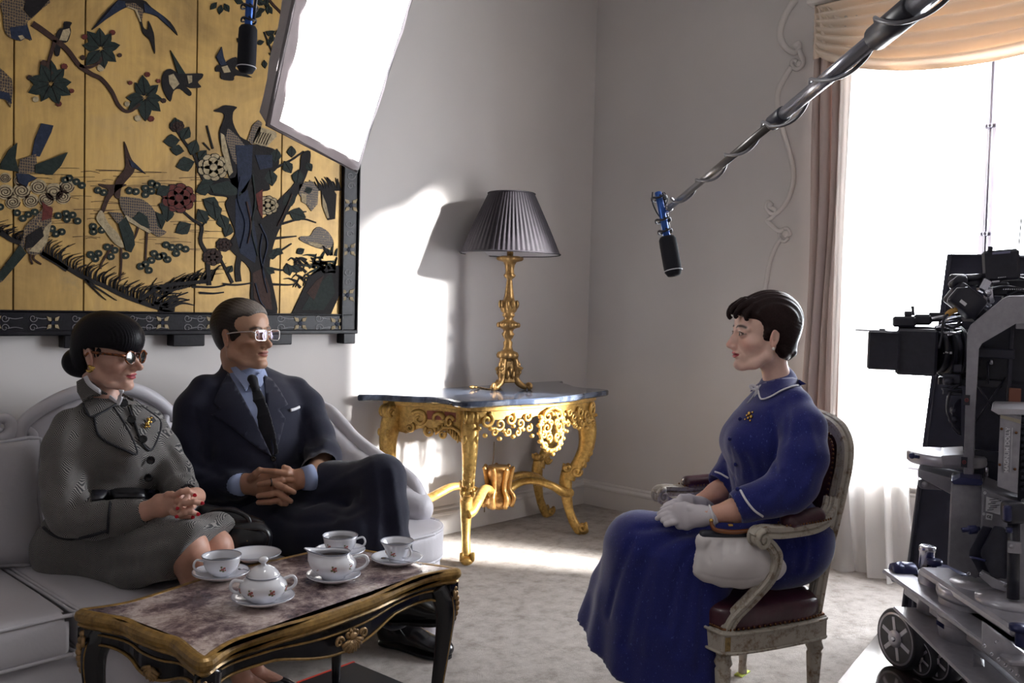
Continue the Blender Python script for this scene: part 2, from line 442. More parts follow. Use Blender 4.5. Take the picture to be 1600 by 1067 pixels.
# plaster rocaille moulding on the right wall
def bar(pts_px,r):
    q=np.array([onx(x,y,-.004) for x,y in cr(pts_px,10)]);return q,r
m=MB()
def rib(pp,r0,r1=None):
    q=np.array([onx(x,y,-.004) for x,y in cr(pp,8)]);m.tube(q,[r0,r1 or r0],8,up=(-1,0,0))
    m.tube(q+np.array([-.004,.0,0]),[r0*.45,(r1 or r0)*.45],6,up=(-1,0,0))
rib([(1243,0),(1228,22),(1219,48),(1222,66),(1232,78),(1243,82),(1249,74),(1246,68),(1240,72)],.020,.012)
rib([(1249,78),(1255,98),(1245,108),(1237,101),(1240,94),(1246,96)],.014,.010)
rib([(1237,104),(1228,118),(1217,140),(1215,165),(1222,200),(1234,240),(1240,275),(1234,305),(1222,325),(1208,335),(1198,326),(1200,316),(1207,321)],.016,.012)
rib([(1200,322),(1212,330),(1206,340),(1199,345),(1208,354),(1217,361),(1226,358)],.012,.013)
rib([(1232,371),(1226,377),(1218,372),(1220,360),(1230,357),(1235,366),(1228,369)],.010,.009)
rib([(1221,372),(1211,388),(1203,410),(1198,435),(1195,460),(1196,520),(1204,560)],.013,.011)
for (x,y,s_) in ((1246,70,.020),(1249,100,.018),(1203,320,.018),(1228,365,.020)):m.ball(onx(x,y,-.008),(.014,s_,s_))
struct(m.build('trim_2',M_TRIM))
# ------------------------------------------------------------------ curtains
def fabric_mat(name,col,transl,rough=.8,var=None,transp=0,bump=(350,.25)):
    q=NT(name);co=q.coord();q.set(Base_Color=col,Roughness=rough);q.b.inputs['Specular IOR Level'].default_value=.15
    if var:q.set(Base_Color=q.ramp(q.noise(var[0],3,.5,co),[(.35,col),(.65,var[1])]))
    q.bump(q.noise(bump[0],2,.5,co),bump[1],.001)
    tr=q.n('ShaderNodeBsdfTranslucent');tr.inputs[0].default_value=(*col,1);a=q.n('ShaderNodeMixShader');a.inputs[0].default_value=transl
    q.l(q.b.outputs[0],a.inputs[1]);q.l(tr.outputs[0],a.inputs[2]);last=a
    if transp:
        t=q.n('ShaderNodeBsdfTransparent');b=q.n('ShaderNodeMixShader');b.inputs[0].default_value=transp
        q.l(a.outputs[0],b.inputs[1]);q.l(t.outputs[0],b.inputs[2]);last=b
    q.l(last.outputs[0],q.out.inputs[0]);return q.m
M_DRAPE=fabric_mat('silk_drape',rgb(200,184,178),.22,.6)
M_SWAG=fabric_mat('silk_swag',rgb(240,224,206),.15,.6)
M_SHEER=fabric_mat('sheer_voile',rgb(246,244,242),.55,.8,transp=.42)
def cloth_grid(name,fn,nu,nv,mat,parent,th=0,local=False):
    v=np.array([[fn(i/nu,j/nv) for j in range(nv+1)] for i in range(nu+1)]).reshape(-1,3);k=nv+1
    f=[(i*k+j,(i+1)*k+j,(i+1)*k+j+1,i*k+j+1) for i in range(nu) for j in range(nv)]
    o=link_mesh(name,v,f,mat,parent,local)
    if th:md=o.modifiers.new('thickness','SOLIDIFY');md.thickness=th;md.offset=0
    return o
cur=thing('curtain','pinkish silk curtain hanging in narrow folds beside the window','curtain',(-.1,-1.58,0))
def drape(u,v):
    z=2.68*(1-v)+.015;y=-1.475-.235*u*(1+.04*math.sin(3*v))+.01*math.sin(9*v+4*u)
    f=math.sin(u*math.pi*11+.5*math.sin(2.4*v));x=-.10+.034*f+.012*math.sin(u*math.pi*4.6+1)
    return (x-.01*v,y+.010*math.sin(u*math.pi*22),z)
cloth_grid('curtain_cloth',drape,150,30,M_DRAPE,cur,.003)
m=MB();m.box((-.02,-1.487,1.36),(.045,.022,2.72),bev=.004);m.build('curtain_edge_batten',MAT('batten_paint',rgb(168,158,160),.5),cur)
swg=thing('swag_valance','cream silk swag with fanned pleats across the top of the window','valance',(-.15,-2.3,2.7))
def swag(y0,y1,sag,x0,top=2.76):
    def fn(u,v):
        s_=math.sin(math.pi*min(1,max(0,u)))
        g=s_ ** .62 if u<.5 else s_ ** .62
        z=top-.012-(.24*v)*(1-g)*.9-g*v*sag
        fold=.5+.5*math.sin(v*math.pi*2*7.0+.6*math.sin(u*5)-1.2)
        x=x0-(.012+.040*fold ** .8)*(.35+.65*g)-.05*g*v
        return (x,y0+(y1-y0)*u+.01*math.sin(v*9)*s_,z+.012*(fold-.5)*g)
    return fn
cloth_grid('swag',swag(-1.495,-2.96,.42,-.15),60,120,M_SWAG,swg,.002)
cloth_grid('swag',swag(-2.55,-3.75,.40,-.12),40,90,M_SWAG,swg,.002)
def tail(u,v):
    z=2.74-v*(.10+.16*(1-u));return (-.165-.012*math.sin(u*math.pi*7),-1.497-.16*u*(.35+.65*v),z-.02*math.sin(u*9)*v)
cloth_grid('swag_tail',tail,40,12,M_SWAG,swg,.002)
MB().box((-.11,-2.6,2.755),(.2,2.26,.02),bev=.004).build('pelmet_board',M_TRIM,swg)
shr=thing('sheer_curtain','white sheer curtain puddling on the carpet under the window edge','curtain',(-.2,-1.85,0))
def sheer(u,v):
    z=2.66*(1-v)+.012;spread=.40+.10*v ** 3-.03*math.sin(v*3)
    y=-1.60-spread*u+.03*math.sin(u*31+2*v)*(.4+.6*v);k=max(0,(v-.8)/.2)
    x=-.13+.03*math.sin(u*math.pi*12+1.3*v)+.012*math.sin(u*40)-.10*k ** 2*(1+.5*math.sin(u*11))
    return (x,y-.05*k*k,z)
cloth_grid('sheer_cloth',sheer,130,50,M_SHEER,shr)
# ================================================================== lacquer screen on the back wall
YS=-.045
def scr(x,y,off=0.0):q=ony(x,y,YS);return np.array([q[0],YS-off,q[2]])
SZ0=1.166;SZT=2.95;SX1=float(scr(532,400)[0])
def gold_mat():
    q=NT('gold_leaf_lacquer');co=q.coord()
    n1=q.noise(2.2,6,.65,co,.6);n2=q.noise(60,3,.6,q.coord(scale=(1,1,.12)));
    a=q.ramp(n1,[(.25,rgb(122,98,62)),(.42,rgb(166,134,80)),(.58,rgb(194,158,92)),(.75,rgb(176,148,102))])
    b=q.ramp(n2,[(.3,(.8,.78,.74)),(.65,(1,1,1))]);c=q.mix(.75,a,b,'MULTIPLY')
    n3=q.noise(5,5,.75,co);c=q.mix(q.ramp(n3,[(.6,(0,0,0)),(.74,(.55,.55,.55))]),c,rgb(132,116,88))
    q.set(Base_Color=c,Roughness=.42,Metallic=.35);q.bump(n2,.2,.001);q.bump(q.noise(9,4,.6,co),.2,.003);return q.m
M_GOLDP=gold_mat()
def ink(name,c,rough=.6,var=.35):return MAT(name,rgb(*c),rough,0,(70,var),(160,.4,.002),spec=.18)
I_DK,I_GR,I_BL,I_RD,I_CR,I_BR=ink('lacquer_black',(24,19,20)),ink('lacquer_green',(31,40,36)),ink('lacquer_blue',(32,39,58)),ink('lacquer_red',(92,40,34)),ink('lacquer_cream',(158,142,112)),ink('lacquer_brown',(56,36,29))
def scale_mat():
    q=NT('feather_scales');co=q.coord(scale=(1,1,.8));vo=q.n('ShaderNodeTexVoronoi');vo.feature='DISTANCE_TO_EDGE';vo.inputs['Scale'].default_value=120;vo.inputs['Randomness'].default_value=.25
    q.l(co,vo.inputs['Vector']);q.set(Base_Color=q.ramp(vo.outputs['Distance'],[(.02,rgb(150,122,78)),(.09,rgb(48,33,27)),(.4,rgb(30,25,27))]),Roughness=.5);return q.m
I_SC=scale_mat()
M_FRAME=MAT('black_lacquer_frame',rgb(22,20,26),.35,0,(30,.35),(90,.35,.002),spec=.25)
screen=thing('lacquer_screen','gold and black lacquer folding screen with birds mounted on the wall','screen',(-2.6,-.02,SZ0))
# panels: seams measured on the picture
sx=[float(scr(x,485)[0]) for x in (437,303,131,20)];step=sx[2]-sx[3]
edges=[SX1]+sx+[sx[-1]-.42]
for i in range(len(edges)-1):
    a,b=edges[i],edges[i+1];gap=.0035 if i in (1,3) else .0012
    MB().box(((a+b)/2,YS/2-.004,(SZ0+SZT)/2),(a-b-2*gap,-YS-.008,SZT-SZ0),bev=.0015).build('panel',M_GOLDP,screen)
fr=MB();zb=1.078;xl=edges[-1];xr=float(scr(558,400)[0])
fr.box(((xl+xr)/2,-.012,(SZ0+SZT)/2-.03),(xr-xl-.01,.018,SZT-SZ0+.12))
fr.box(((xl+SX1)/2,YS/2-.005,(SZ0+zb)/2+.006),(SX1-xl,-YS+.01,SZ0-zb-.016),bev=.003)
fr.box(((xl+xr)/2,YS/2-.010,zb+.010),(xr-xl,-YS+.02,.020),bev=.004)
fr.box(((xl+xr)/2,YS/2-.008,SZ0+.001),(xr-xl-.06,-YS+.016,.006),bev=.002)
fr.box(((SX1+xr)/2,YS/2-.005,(zb+SZT)/2),(xr-SX1,-YS+.01,SZT-zb),bev=.003)
for x in (SX1+.004,xr-.006):fr.box((x,YS/2-.010,(zb+SZT)/2),(.010,-YS+.02,SZT-zb),bev=.003)
fr.build('screen_frame',M_FRAME,screen)
for (x0,x1) in ((98,140),(268,318),(404,454),(534,553)):
    a,b=scr(x0,530)[0],scr(x1,530)[0];MB().box(((a+b)/2,YS/2-.008,zb-.022),(b-a,-YS+.012,.05),bev=.004).build('screen_foot',M_FRAME,screen)
OFF=.0045
def relief(name,polys,parent=screen,T=None,off=OFF):
    """polys: list of (points in picture pixels, material index) standing proud of the panels"""
    m=MB()
    for i,(pp,mi) in enumerate(polys):
        o_=off+i*.0006;pp=cr(np.array(pp,float),3,True) if len(pp)>7 else pp
        m.prism(pp,lambda p:scr(p[0],p[1],0),(0,-o_,0),mi)
    return m.build(name,INKS,parent,smooth=False)
INKS=[I_DK,I_GR,I_BL,I_RD,I_CR,I_BR,I_SC]
DK,GR,BL,RD,CRM,BR,SC=range(7)
def ribbon(pts,w0,w1=None,n=6):
    """tapered brush stroke polygon as quads joined into one outline"""
    q=cr(pts,n);w1=w0 if w1 is None else w1;d=np.gradient(q,axis=0);d /= np.linalg.norm(d,axis=1)[:,None]+1e-9
    nn=np.stack([-d[:,1],d[:,0]],1);w=np.linspace(w0,w1,len(q))[:,None]/2
    return [tuple(x) for x in np.vstack([q+nn*w,(q-nn*w)[::-1]])]
def ribbon_mb(m,pts,w0,w1=None,mi=0,off=.003,n=5):
    q=cr(pts,n);w1=w0 if w1 is None else w1;d=np.gradient(q,axis=0);d /= np.linalg.norm(d,axis=1)[:,None]+1e-9
    nn=np.stack([-d[:,1],d[:,0]],1);w=np.linspace(w0,w1,len(q))[:,None]/2;A=q+nn*w;B=q-nn*w;k=len(q)
    v=[scr(*p,off) for p in A]+[scr(*p,off) for p in B]+[scr(*p,0) for p in A]+[scr(*p,0) for p in B];f=[]
    for i in range(k-1):f +=[(i,i+1,k+i+1,k+i),(i,i+1,2*k+i+1,2*k+i),(k+i,k+i+1,3*k+i+1,3*k+i)]
    m.add(v,f,mi,False)
def leafp(x,y,L,ang,w=.42):
    a=math.radians(ang);c,s_=math.cos(a),math.sin(a);out=[]
    for (u,v) in ((0,0),(.22,.30),(.45,.5),(.7,.36),(1,0),(.7,-.36),(.45,-.5),(.22,-.30)):X=u*L;Y=v*L*w*2*.5*1.6;out.append((x+X*c-Y*s_,y+X*s_+Y*c))
    return out
def leaf(parent,x,y,L,ang,w=.42,mi=GR):
    a=math.radians(ang);pp=leafp(x,y,L,ang,w);m=MB();m.prism(pp,lambda p:scr(p[0],p[1],0),(0,-OFF-.001*rnd.random(),0),mi)
    ribbon_mb(m,[(x,y),(x+L*.9*math.cos(a),y+L*.9*math.sin(a))],1.2,.6,DK if mi != DK else GR,OFF+.0018)
    return m.build('leaf',INKS,parent,smooth=False)
def disc(x,y,r,k=10):return [(x+r*math.cos(2*math.pi*i/k),y+r*.92*math.sin(2*math.pi*i/k)) for i in range(k)]
def Cc(pts,s_,ox=0,oy=0):return [(x/s_+ox,y/s_+oy) for x,y in pts]
c1=lambda p:Cc(p,3.81);c3=lambda p:Cc(p,2.963,0,180);c4=lambda p:Cc(p,2.603,240,150)
# birds
def bird(polys,wings=()):
    b=relief('bird',polys)
    for w_ in wings:relief('wing',[w_],b,off=OFF+.002)
    return b
bird([(c1([(20,0),(290,0),(240,60),(190,110),(160,140),(185,240),(150,225),(120,245),(60,225),(25,180),(15,90)]),SC),(c1([(55,165),(160,150),(188,238),(150,228),(120,245),(65,228)]),BL),(c1([(105,215),(130,210),(145,228),(120,240)]),CRM)],[(c1([(150,0),(290,0),(235,65),(180,110),(140,60)]),DK)])
bird([(c1([(320,250),(345,180),(375,165),(380,130),(425,135),(415,160),(420,190),(400,250),(365,260),(350,330),(325,325)]),DK),(c1([(350,240),(372,180),(410,170),(415,195),(395,245)]),CRM)])
bird([(c1([(700,0),(545,175),(600,140),(640,110),(750,45),(800,60),(830,130),(850,200),(890,240),(920,320),(918,250),(912,195),(882,125),(878,175),(850,160),(845,80),(910,90),(970,125),(1055,212),(1010,130),(900,45),(845,0)]),DK),(c1([(740,20),(800,20),(850,60),(845,110),(830,120),(800,60),(750,42)]),SC),(c1([(755,45),(800,62),(830,130),(838,130),(812,58),(760,38)]),CRM)],[(c1([(700,5),(560,165),(650,100),(745,40),(740,10)]),BL),(c1([(850,20),(860,75),(930,95),(1030,185),(960,90)]),BL)])
bird([(c1([(975,430),(1010,410),(1050,430),(1100,440),(1200,438),(1200,465),(1175,490),(1195,520),(1130,525),(1100,510),(1137,550),(1125,572),(1070,530),(1030,545),(1012,605),(970,540),(960,480)]),DK),(c1([(1000,450),(1030,440),(1065,500),(1030,535),(1005,500)]),CRM),(c1([(1110,450),(1140,450),(1140,490),(1120,500)]),CRM)],[(c1([(1012,300),(1100,440),(1055,440)]),GR)])
bird([(c1([(1340,370),(1400,340),(1420,380),(1400,410),(1500,462),(1400,450),(1385,480),(1315,470),(1310,430),(1280,425),(1290,390),(1330,385)]),DK),(c1([(1315,400),(1350,390),(1370,430),(1330,435)]),CRM)],[(c1([(1283,340),(1317,280),(1328,340),(1345,385),(1310,390)]),BL)])
bird([([(-20,90),(6,112),(18,124),(20,140),(16,168),(8,156),(-20,150)],SC),([(-10,140),(14,146),(18,162),(8,156),(-10,152)],BL)])
bird([(c3([(190,38),(246,48),(236,80),(182,192),(145,185),(160,110)]),BL),(c3([(90,205),(165,180),(170,265),(78,272)]),SC),(c3([(72,270),(130,272),(170,292),(130,312),(122,332),(82,312)]),BL)],[(c3([(160,230),(200,215),(312,172),(280,235),(240,277),(160,268)]),GR),(c3([(0,225),(40,160),(78,128),(70,200),(85,262),(0,250)]),GR)])
bird([(c3([(188,388),(215,418),(242,430),(236,480),(215,590),(175,645),(130,640),(100,620),(10,768),(-20,765),(-10,730),(95,590),(112,520),(172,458),(196,430)]),SC),(c3([(192,400),(215,418),(242,430),(238,475),(190,490),(196,430)]),RD),(c3([(238,488),(216,590),(176,636),(130,630),(180,580),(205,520)]),CRM),(c3([(100,612),(120,640),(12,765),(-20,762),(-10,735),(90,600)]),GR)],[(c3([(120,560),(190,515),(200,560),(150,610),(112,620)]),DK)])
bird([(c3([(574,122),(603,195),(622,222),(672,272),(628,247),(612,272),(562,332),(552,385),(528,372),(534,305),(575,250),(578,205)]),BR),(c3([(550,385),(600,380),(660,392),(712,440),(728,515),(768,540),(735,562),(700,545),(650,512),(575,462)]),SC),(c3([(580,462),(650,505),(700,540),(690,548),(640,520),(570,478)]),CRM),(c3([(594,205),(622,222),(672,272),(628,247),(606,240)]),BL)],[(c3([(610,480),(640,445),(680,470),(690,525),(650,510)]),GR)])
bird([(c3([(455,318),(505,322),(585,320),(545,345),(520,372),(500,400),(480,450),(466,440),(490,370),(500,345),(470,332)]),BR),(c3([(470,442),(500,500),(545,550),(572,612),(530,595),(480,530),(445,485),(452,455)]),CRM),(c3([(500,448),(560,452),(575,500),(540,500)]),SC)],[(c3([(545,500),(580,470),(615,545),(622,600),(605,635),(580,625),(562,560)]),GR)])
bird([(c4([(243,62),(268,48),(290,38),(337,45),(322,66),(322,110),(350,165),(392,200),(390,340),(345,410),(305,330),(275,215),(265,150),(285,90),(280,70)]),DK),(c4([(300,130),(345,170),(375,210),(350,300),(320,260),(290,170)]),SC),(c4([(270,150),(285,160),(320,310),(305,325),(275,220)]),CRM)],[(c4([(330,200),(400,200),(395,330),(345,400)]),BL)])
bird([(c4([(592,582),(600,570),(635,568),(650,545),(672,532),(705,550),(728,585),(726,612),(680,622),(620,600)]),SC),(c4([(625,590),(690,605),(668,618),(630,602)]),CRM)])
bird([(c4([(680,385),(725,375),(742,400),(736,500),(708,505),(684,440)]),DK),(c4([(684,400),(700,440),(712,495),(704,498),(684,445)]),CRM)])
bird([(c4([(590,360),(640,345),(668,380),(665,440),(640,468),(612,430),(590,400)]),SC),(c4([(598,395),(620,400),(618,440),(600,430)]),CRM)])
bird([(c4([(380,180),(400,120),(425,98),(440,110),(430,150),(400,200)]),SC)])
for pp in (c3([(680,530),(676,600),(672,680)]),c3([(640,515),(625,560),(600,600)]),c3([(560,615),(560,690),(554,765)]),c3([(522,600),(490,650),(468,690),(465,712)]),c3([(160,640),(155,665),(190,690)]),c3([(140,640),(140,665),(150,690)])):legs=MB();ribbon_mb(legs,pp,3.5,2.5,BR,.004);legs.build('bird_leg',INKS,screen,smooth=False)
# branches with leaf clusters
br=MB();ribbon_mb(br,c1([(190,140),(250,180),(330,240),(400,300),(470,390),(540,440),(600,470),(660,540),(700,620),(740,660),(780,660),(830,620)]),9,4,BR,.005,8)
ribbon_mb(br,c1([(325,240),(300,330),(280,400),(310,440)]),6,4,BR,.005);ribbon_mb(br,c1([(470,390),(530,402),(590,370),(600,340)]),5,4,BR,.005)
branch=br.build('branch',INKS,screen,smooth=False)
def cluster(parent,cx,cy,R,n,reds=6,sq=1.0):
    for i in range(n):a=360*i/n+rnd.uniform(-12,12);leaf(parent,cx+3*math.cos(math.radians(a)),cy+3*math.sin(math.radians(a)),R*rnd.uniform(.85,1.1)*(1 if abs(math.cos(math.radians(a)))>.5 else sq),a,.38)
    fl=MB()
    for i in range(reds):a=2*math.pi*(i+rnd.random()*.4)/reds;fl.prism(disc(cx+R*1.05*math.cos(a),cy+R*sq*1.02*math.sin(a),rnd.uniform(3.5,6),7),lambda p:scr(p[0],p[1],0),(0,-OFF,0),rnd.choice([RD,RD,BR,CRM]))
    fl.build('blossom',INKS,parent,smooth=False)
cluster(branch,79,131,33,9);cluster(branch,157,76,30,8,5);cluster(branch,226,152,28,8,7,1.25)
br=MB();ribbon_mb(br,c4([(95,140),(130,195),(165,240),(185,300),(205,345)]),4,5,DK,.004);b2=br.build('branch',INKS,screen,smooth=False)
for (x,y,L,a) in ((105,180,26,175),(112,180,24,-60),(122,225,22,190),(150,240,25,-70),(165,268,30,165),(180,260,20,-50),(195,300,18,-80),(92,145,22,-95)):X,Y=c4([(x,y)])[0];leaf(b2,X,Y,L,a,.5)
def flower(cx,cy,R,mi,parent=screen):
    m=MB()
    for k,(rr,nn) in enumerate(((R*.72,9),(R*.42,6),(0,1))):
        for i in range(nn):
            a=2*math.pi*i/nn+k*.5;x,y=cx+rr*math.cos(a),cy+rr*.85*math.sin(a);r_=R*(.34 if k<2 else .26)
            m.prism(disc(x,y,r_+1.2,9),lambda p:scr(p[0],p[1],0),(0,-OFF-k*.0012,0),DK);m.prism(disc(x,y,r_,9),lambda p:scr(p[0],p[1],0),(0,-OFF-.0006-k*.0012,0),mi)
    return m.build('peony',INKS,parent,smooth=False)
rocks=relief('rock',[(c4([(212,362),(270,332),(330,330),(345,250),(385,200),(440,203),(500,225),(505,290),(462,330),(472,380),(432,400),(442,500),(500,430),(560,370),(592,310),(600,240),(636,225),(628,300),(592,385),(545,470),(522,520),(502,560),(482,620),(470,700),(490,800),(500,885),(440,872),(395,835),(395,760),(388,700),(330,645),(300,605),(330,560),(310,500),(290,440),(300,412),(230,402)]),DK),(c4([(330,420),(380,380),(400,480),(420,600),(410,680),(350,640),(330,560)]),BL),(c4([(400,720),(440,700),(470,780),(480,870),(440,860),(405,820)]),BR),(c4([(410,240),(480,240),(480,290),(430,300)]),BL),(c4([(412,400),(440,380),(440,500),(425,470)]),RD),(c4([(225,365),(300,345),(360,400),(300,405),(240,395)]),GR)])
st=MB()
for pp in ([(350,330),(340,420),(370,520),(350,620)],[(400,320),(410,430),(395,540),(420,650)],[(430,520),(460,600),(440,700),(460,800)],[(410,760),(430,830),(450,860)],[(560,400),(530,470),(500,530)],[(375,430),(392,520),(380,600)],[(440,560),(430,640),(450,740)]):ribbon_mb(st,c4(pp),2.2,1.2,rnd.choice([BR,BL,GR]),OFF+.0045)
st.build('rock_veins',INKS,rocks,smooth=False)
flower(*c4([(240,290)])[0],23,CRM);flower(*c4([(100,415)])[0],25,RD);flower(*c4([(462,445)])[0],16,CRM);flower(*c4([(238,655)])[0],14,BR);flower(*c4([(285,605)])[0],11,BR);flower(*c4([(93,122)])[0],10,BR)
relief('scroll_sheet',[(c4([(400,190),(425,125),(495,145),(500,165),(455,210)]),CRM)])
m=MB()
for i in range(6):x,y=c4([(425+i*10,145+i*2)])[0];ribbon_mb(m,[(x,y),(x-4,y+8),(x-8,y+17)],.8,.8,DK,OFF+.002)
m.build('scroll_writing',INKS,screen,smooth=False)
br=MB()
for pp,w0,w1 in (([(120,470),(160,505),(195,530),(190,590),(215,650),(225,770)],3.5,7),([(195,530),(225,495)],2.5,1.5),([(260,640),(290,700),(320,760)],3,5),([(350,640),(340,700),(345,755)],8,9),([(400,250),(385,200)],3,2),([(215,120),(228,170),(240,215)],2.5,3),([(200,190),(228,220)],2.5,2),([(600,420),(650,410)],2,2),([(480,580),(580,570)],5,2),([(520,520),(600,500),(660,515)],4,2),([(520,480),(620,470)],4,2),([(500,290),(560,260),(610,225)],4,2),([(480,650),(530,620),(560,600)],3,2)):br=MB();ribbon_mb(br,c4(pp),w0,w1,DK,.004);b3=br.build('branch',INKS,screen,smooth=False)
for (x,y,L,a) in ((170,390,26,-20),(200,420,30,30),(180,460,26,60),(240,430,30,80),(150,520,28,150),(60,450,24,95),(270,480,26,70),(310,520,22,110),(300,720,14,-60),(185,360,22,-10),(500,215,22,100),(530,265,22,60),(470,300,26,80),(560,250,18,-90),(500,650,14,180),(540,680,20,75),(580,640,14,-30),(500,620,14,120),(490,720,16,-150),(525,640,16,200),(560,690,16,40),(550,470,28,20),(520,440,26,-30),(590,300,24,100),(620,270,16,60),(20,440,30,20),(5,470,30,70),(610,390,14,-20),(10,400,24,-30)):X,Y=c4([(x,y)])[0];leaf(b3,X,Y,L,a,.5)
relief('rock',[(c4([(558,888),(600,800),(630,735),(680,690),(758,690),(758,800),(720,886)]),DK),(c4([(600,870),(650,780),(720,720),(735,800),(690,870)]),GR),(c4([(620,800),(660,750),(690,730),(650,830)]),BR)])
m=MB()
for i in range(26):
    a=rnd.uniform(-170,-60) if i<16 else rnd.uniform(150,200);x,y=c4([(rnd.uniform(640,752),rnd.uniform(640,720))])[0];L=rnd.uniform(14,28);a=math.radians(a);ribbon_mb(m,[(x,y),(x+L*.6*math.cos(a),y+L*.6*math.sin(a)+1),(x+L*math.cos(a),y+L*math.sin(a)+4)],4.5,.6,rnd.choice([GR,DK]),.0045,3)
for i in range(18):x,y=c4([(640+i*7,385)])[0];L=rnd.uniform(12,22);ribbon_mb(m,[(x,y),(x-3,y-L*.6),(x-8+rnd.uniform(-2,4),y-L)],3,.5,DK,.004,3)
for i in range(16):x,y=c4([(600+rnd.uniform(-20,40),720+rnd.uniform(-60,90))])[0];L=rnd.uniform(10,22);ribbon_mb(m,[(x,y),(x-L*.6,y-rnd.uniform(2,8)),(x-L,y+rnd.uniform(-4,8))],4,.6,DK,.004,3)
m.build('bamboo_leaves',INKS,screen,smooth=False)['kind']='stuff'
# water lines, lily pads, clouds, banks and grass
m=MB()
for i in range(130):
    x=rnd.uniform(0,360);y=rnd.uniform(262,440);L=rnd.uniform(14,60)
    if y>395+.0*x or (y>330+(x)*.42 and x<200):continue
    ribbon_mb(m,[(x,y),(x+L*.5,y+rnd.uniform(-1.5,1.5)),(x+L,y+rnd.uniform(-1,2))],.9,.5,BR,.002,2)
m.build('water_lines',INKS,screen,smooth=False)['kind']='stuff'
for (x,y) in c3([(320,292),(300,300),(352,308),(378,325),(452,348),(480,358),(598,350),(628,354),(672,338),(700,352),(702,315),(725,325),(672,368),(78,452),(130,460),(160,448),(105,478),(268,465),(305,455),(335,462),(308,482),(358,490),(240,525),(258,550),(285,540),(430,515),(432,540),(470,532),(418,645),(455,640),(440,665),(495,610),(530,625),(512,655),(580,650),(650,700),(672,690),(688,718),(712,640),(735,655),(755,650),(775,668),(768,600),(795,612),(830,610),(815,640),(858,620),(700,672),(0,425)]):
    relief('lily_pad',[(disc(x,y,6.0,9),GR),(disc(x,y,1.8,6),CRM)])
m=MB()
for (x,y,R) in ((8,300,13),(34,298,14),(60,292,13),(84,300,15),(104,292,12),(20,316,12),(48,314,12),(72,312,12),(98,308,12),(30,282,9),(8,278,9)):
    m.prism(disc(x,y,R,14),lambda p:scr(p[0],p[1],0),(0,-.003,0),CRM)
    sp=[(x+(R*.95-R*.8*k/26)*math.cos(k*.6),y+(R*.95-R*.8*k/26)*.8*math.sin(k*.6)) for k in range(27)];ribbon_mb(m,sp,1.1,.9,BR,.0042,2)
m.build('cloud',INKS,screen,smooth=False)
def stroke(name,pts,w0,w1,mi,off,n=5,mats=None):
    m=MB();ribbon_mb(m,pts,w0,w1,mi,off,n);return m.build(name,mats or INKS,screen,smooth=False)
bank=c3([(0,545),(60,580),(130,605),(200,640),(300,700),(390,752),(480,790),(560,830),(640,862),(740,895),(800,908)])
stroke('bank_stroke',bank,7,6,DK,.004);stroke('bank_stroke',c3([(640,865),(690,825),(760,790),(889,775),(960,770)]),5,6,DK,.004);stroke('bank_stroke',c3([(190,640),(260,680),(310,715)]),8,8,DK,.004)
stroke('bank_stroke',c3([(390,760),(450,800),(540,858)]),4,1,DK,.004);stroke('bank_stroke',c3([(400,770),(460,830),(490,855)]),3,1,DK,.004)
for pp in ([(740,895),(790,850),(870,820)],[(760,880),(820,850),(875,855)],[(720,880),(770,830),(830,825)],[(700,880),(740,850),(800,815)],[(780,895),(840,870),(900,880)]):stroke('bank_stroke',c3(pp),5,1.5,DK,.004)
for pp in ([(0,775),(60,790),(140,775)],[(0,840),(60,850),(100,838),(145,828)],[(20,870),(70,878),(100,885)],[(0,805),(40,815),(90,812)]):stroke('bank_stroke',c4(pp),5,2,DK,.004)
for pp in ([(155,775),(240,778),(290,770)],[(185,800),(240,803),(285,798)],[(280,765),(340,768),(400,760)],[(470,700),(520,708),(560,705)],[(470,765),(540,768),(570,765)]):stroke('bank_stroke',c4(pp),4,2,DK,.004)
m=MB();B=cr(bank,6)
for i in range(0,len(B),1):
    for j in range(2):
        x,y=B[i]+np.array([rnd.uniform(-3,3),0]);
        L=rnd.uniform(14,30)*(1 if x>50 else .8);s_=1 if x>60 else-1
        ribbon_mb(m,[(x,y),(x+s_*L*.2-3,y-L*.6),(x+L*.75*rnd.uniform(.5,1.2),y-L*rnd.uniform(.8,1.05))],2.6,.5,DK,.0035,3)
for i in range(60):
    x=rnd.uniform(215,330);y=470-(x-215)*.27;L=rnd.uniform(18,40);a=rnd.uniform(.3,1.1);ribbon_mb(m,[(x,y),(x+L*.2,y-L*.5),(x+L*a,y-L*rnd.uniform(.5,.9))],2.4,.5,DK,.0035,3)
m.build('bank_grass',INKS,screen,smooth=False)['kind']='stuff'
# upper right foliage near the boom microphone and the lamp box
br=MB();ribbon_mb(br,[(452,40),(440,22),(424,5),(415,-10)],4,4,BR,.004);ribbon_mb(br,[(446,32),(447,5),(446,-20)],3,3,BR,.004);ribbon_mb(br,[(428,90),(420,70),(412,50)],2.5,2,DK,.004)
b4=br.build('branch',INKS,screen,smooth=False)
for i in range(15):a=rnd.uniform(0,360);leaf(b4,420+rnd.uniform(-10,16),72+rnd.uniform(-22,26),13,a,.4)
for i in range(7):leaf(b4,412+rnd.uniform(-4,8),12+rnd.uniform(-6,6),16,60+i*35,.35)
for (x,y,a) in ((345,8,100),(350,6,60),(338,4,130),(366,0,20),(370,60,40)):leaf(b4,x,y,15,a,.4)
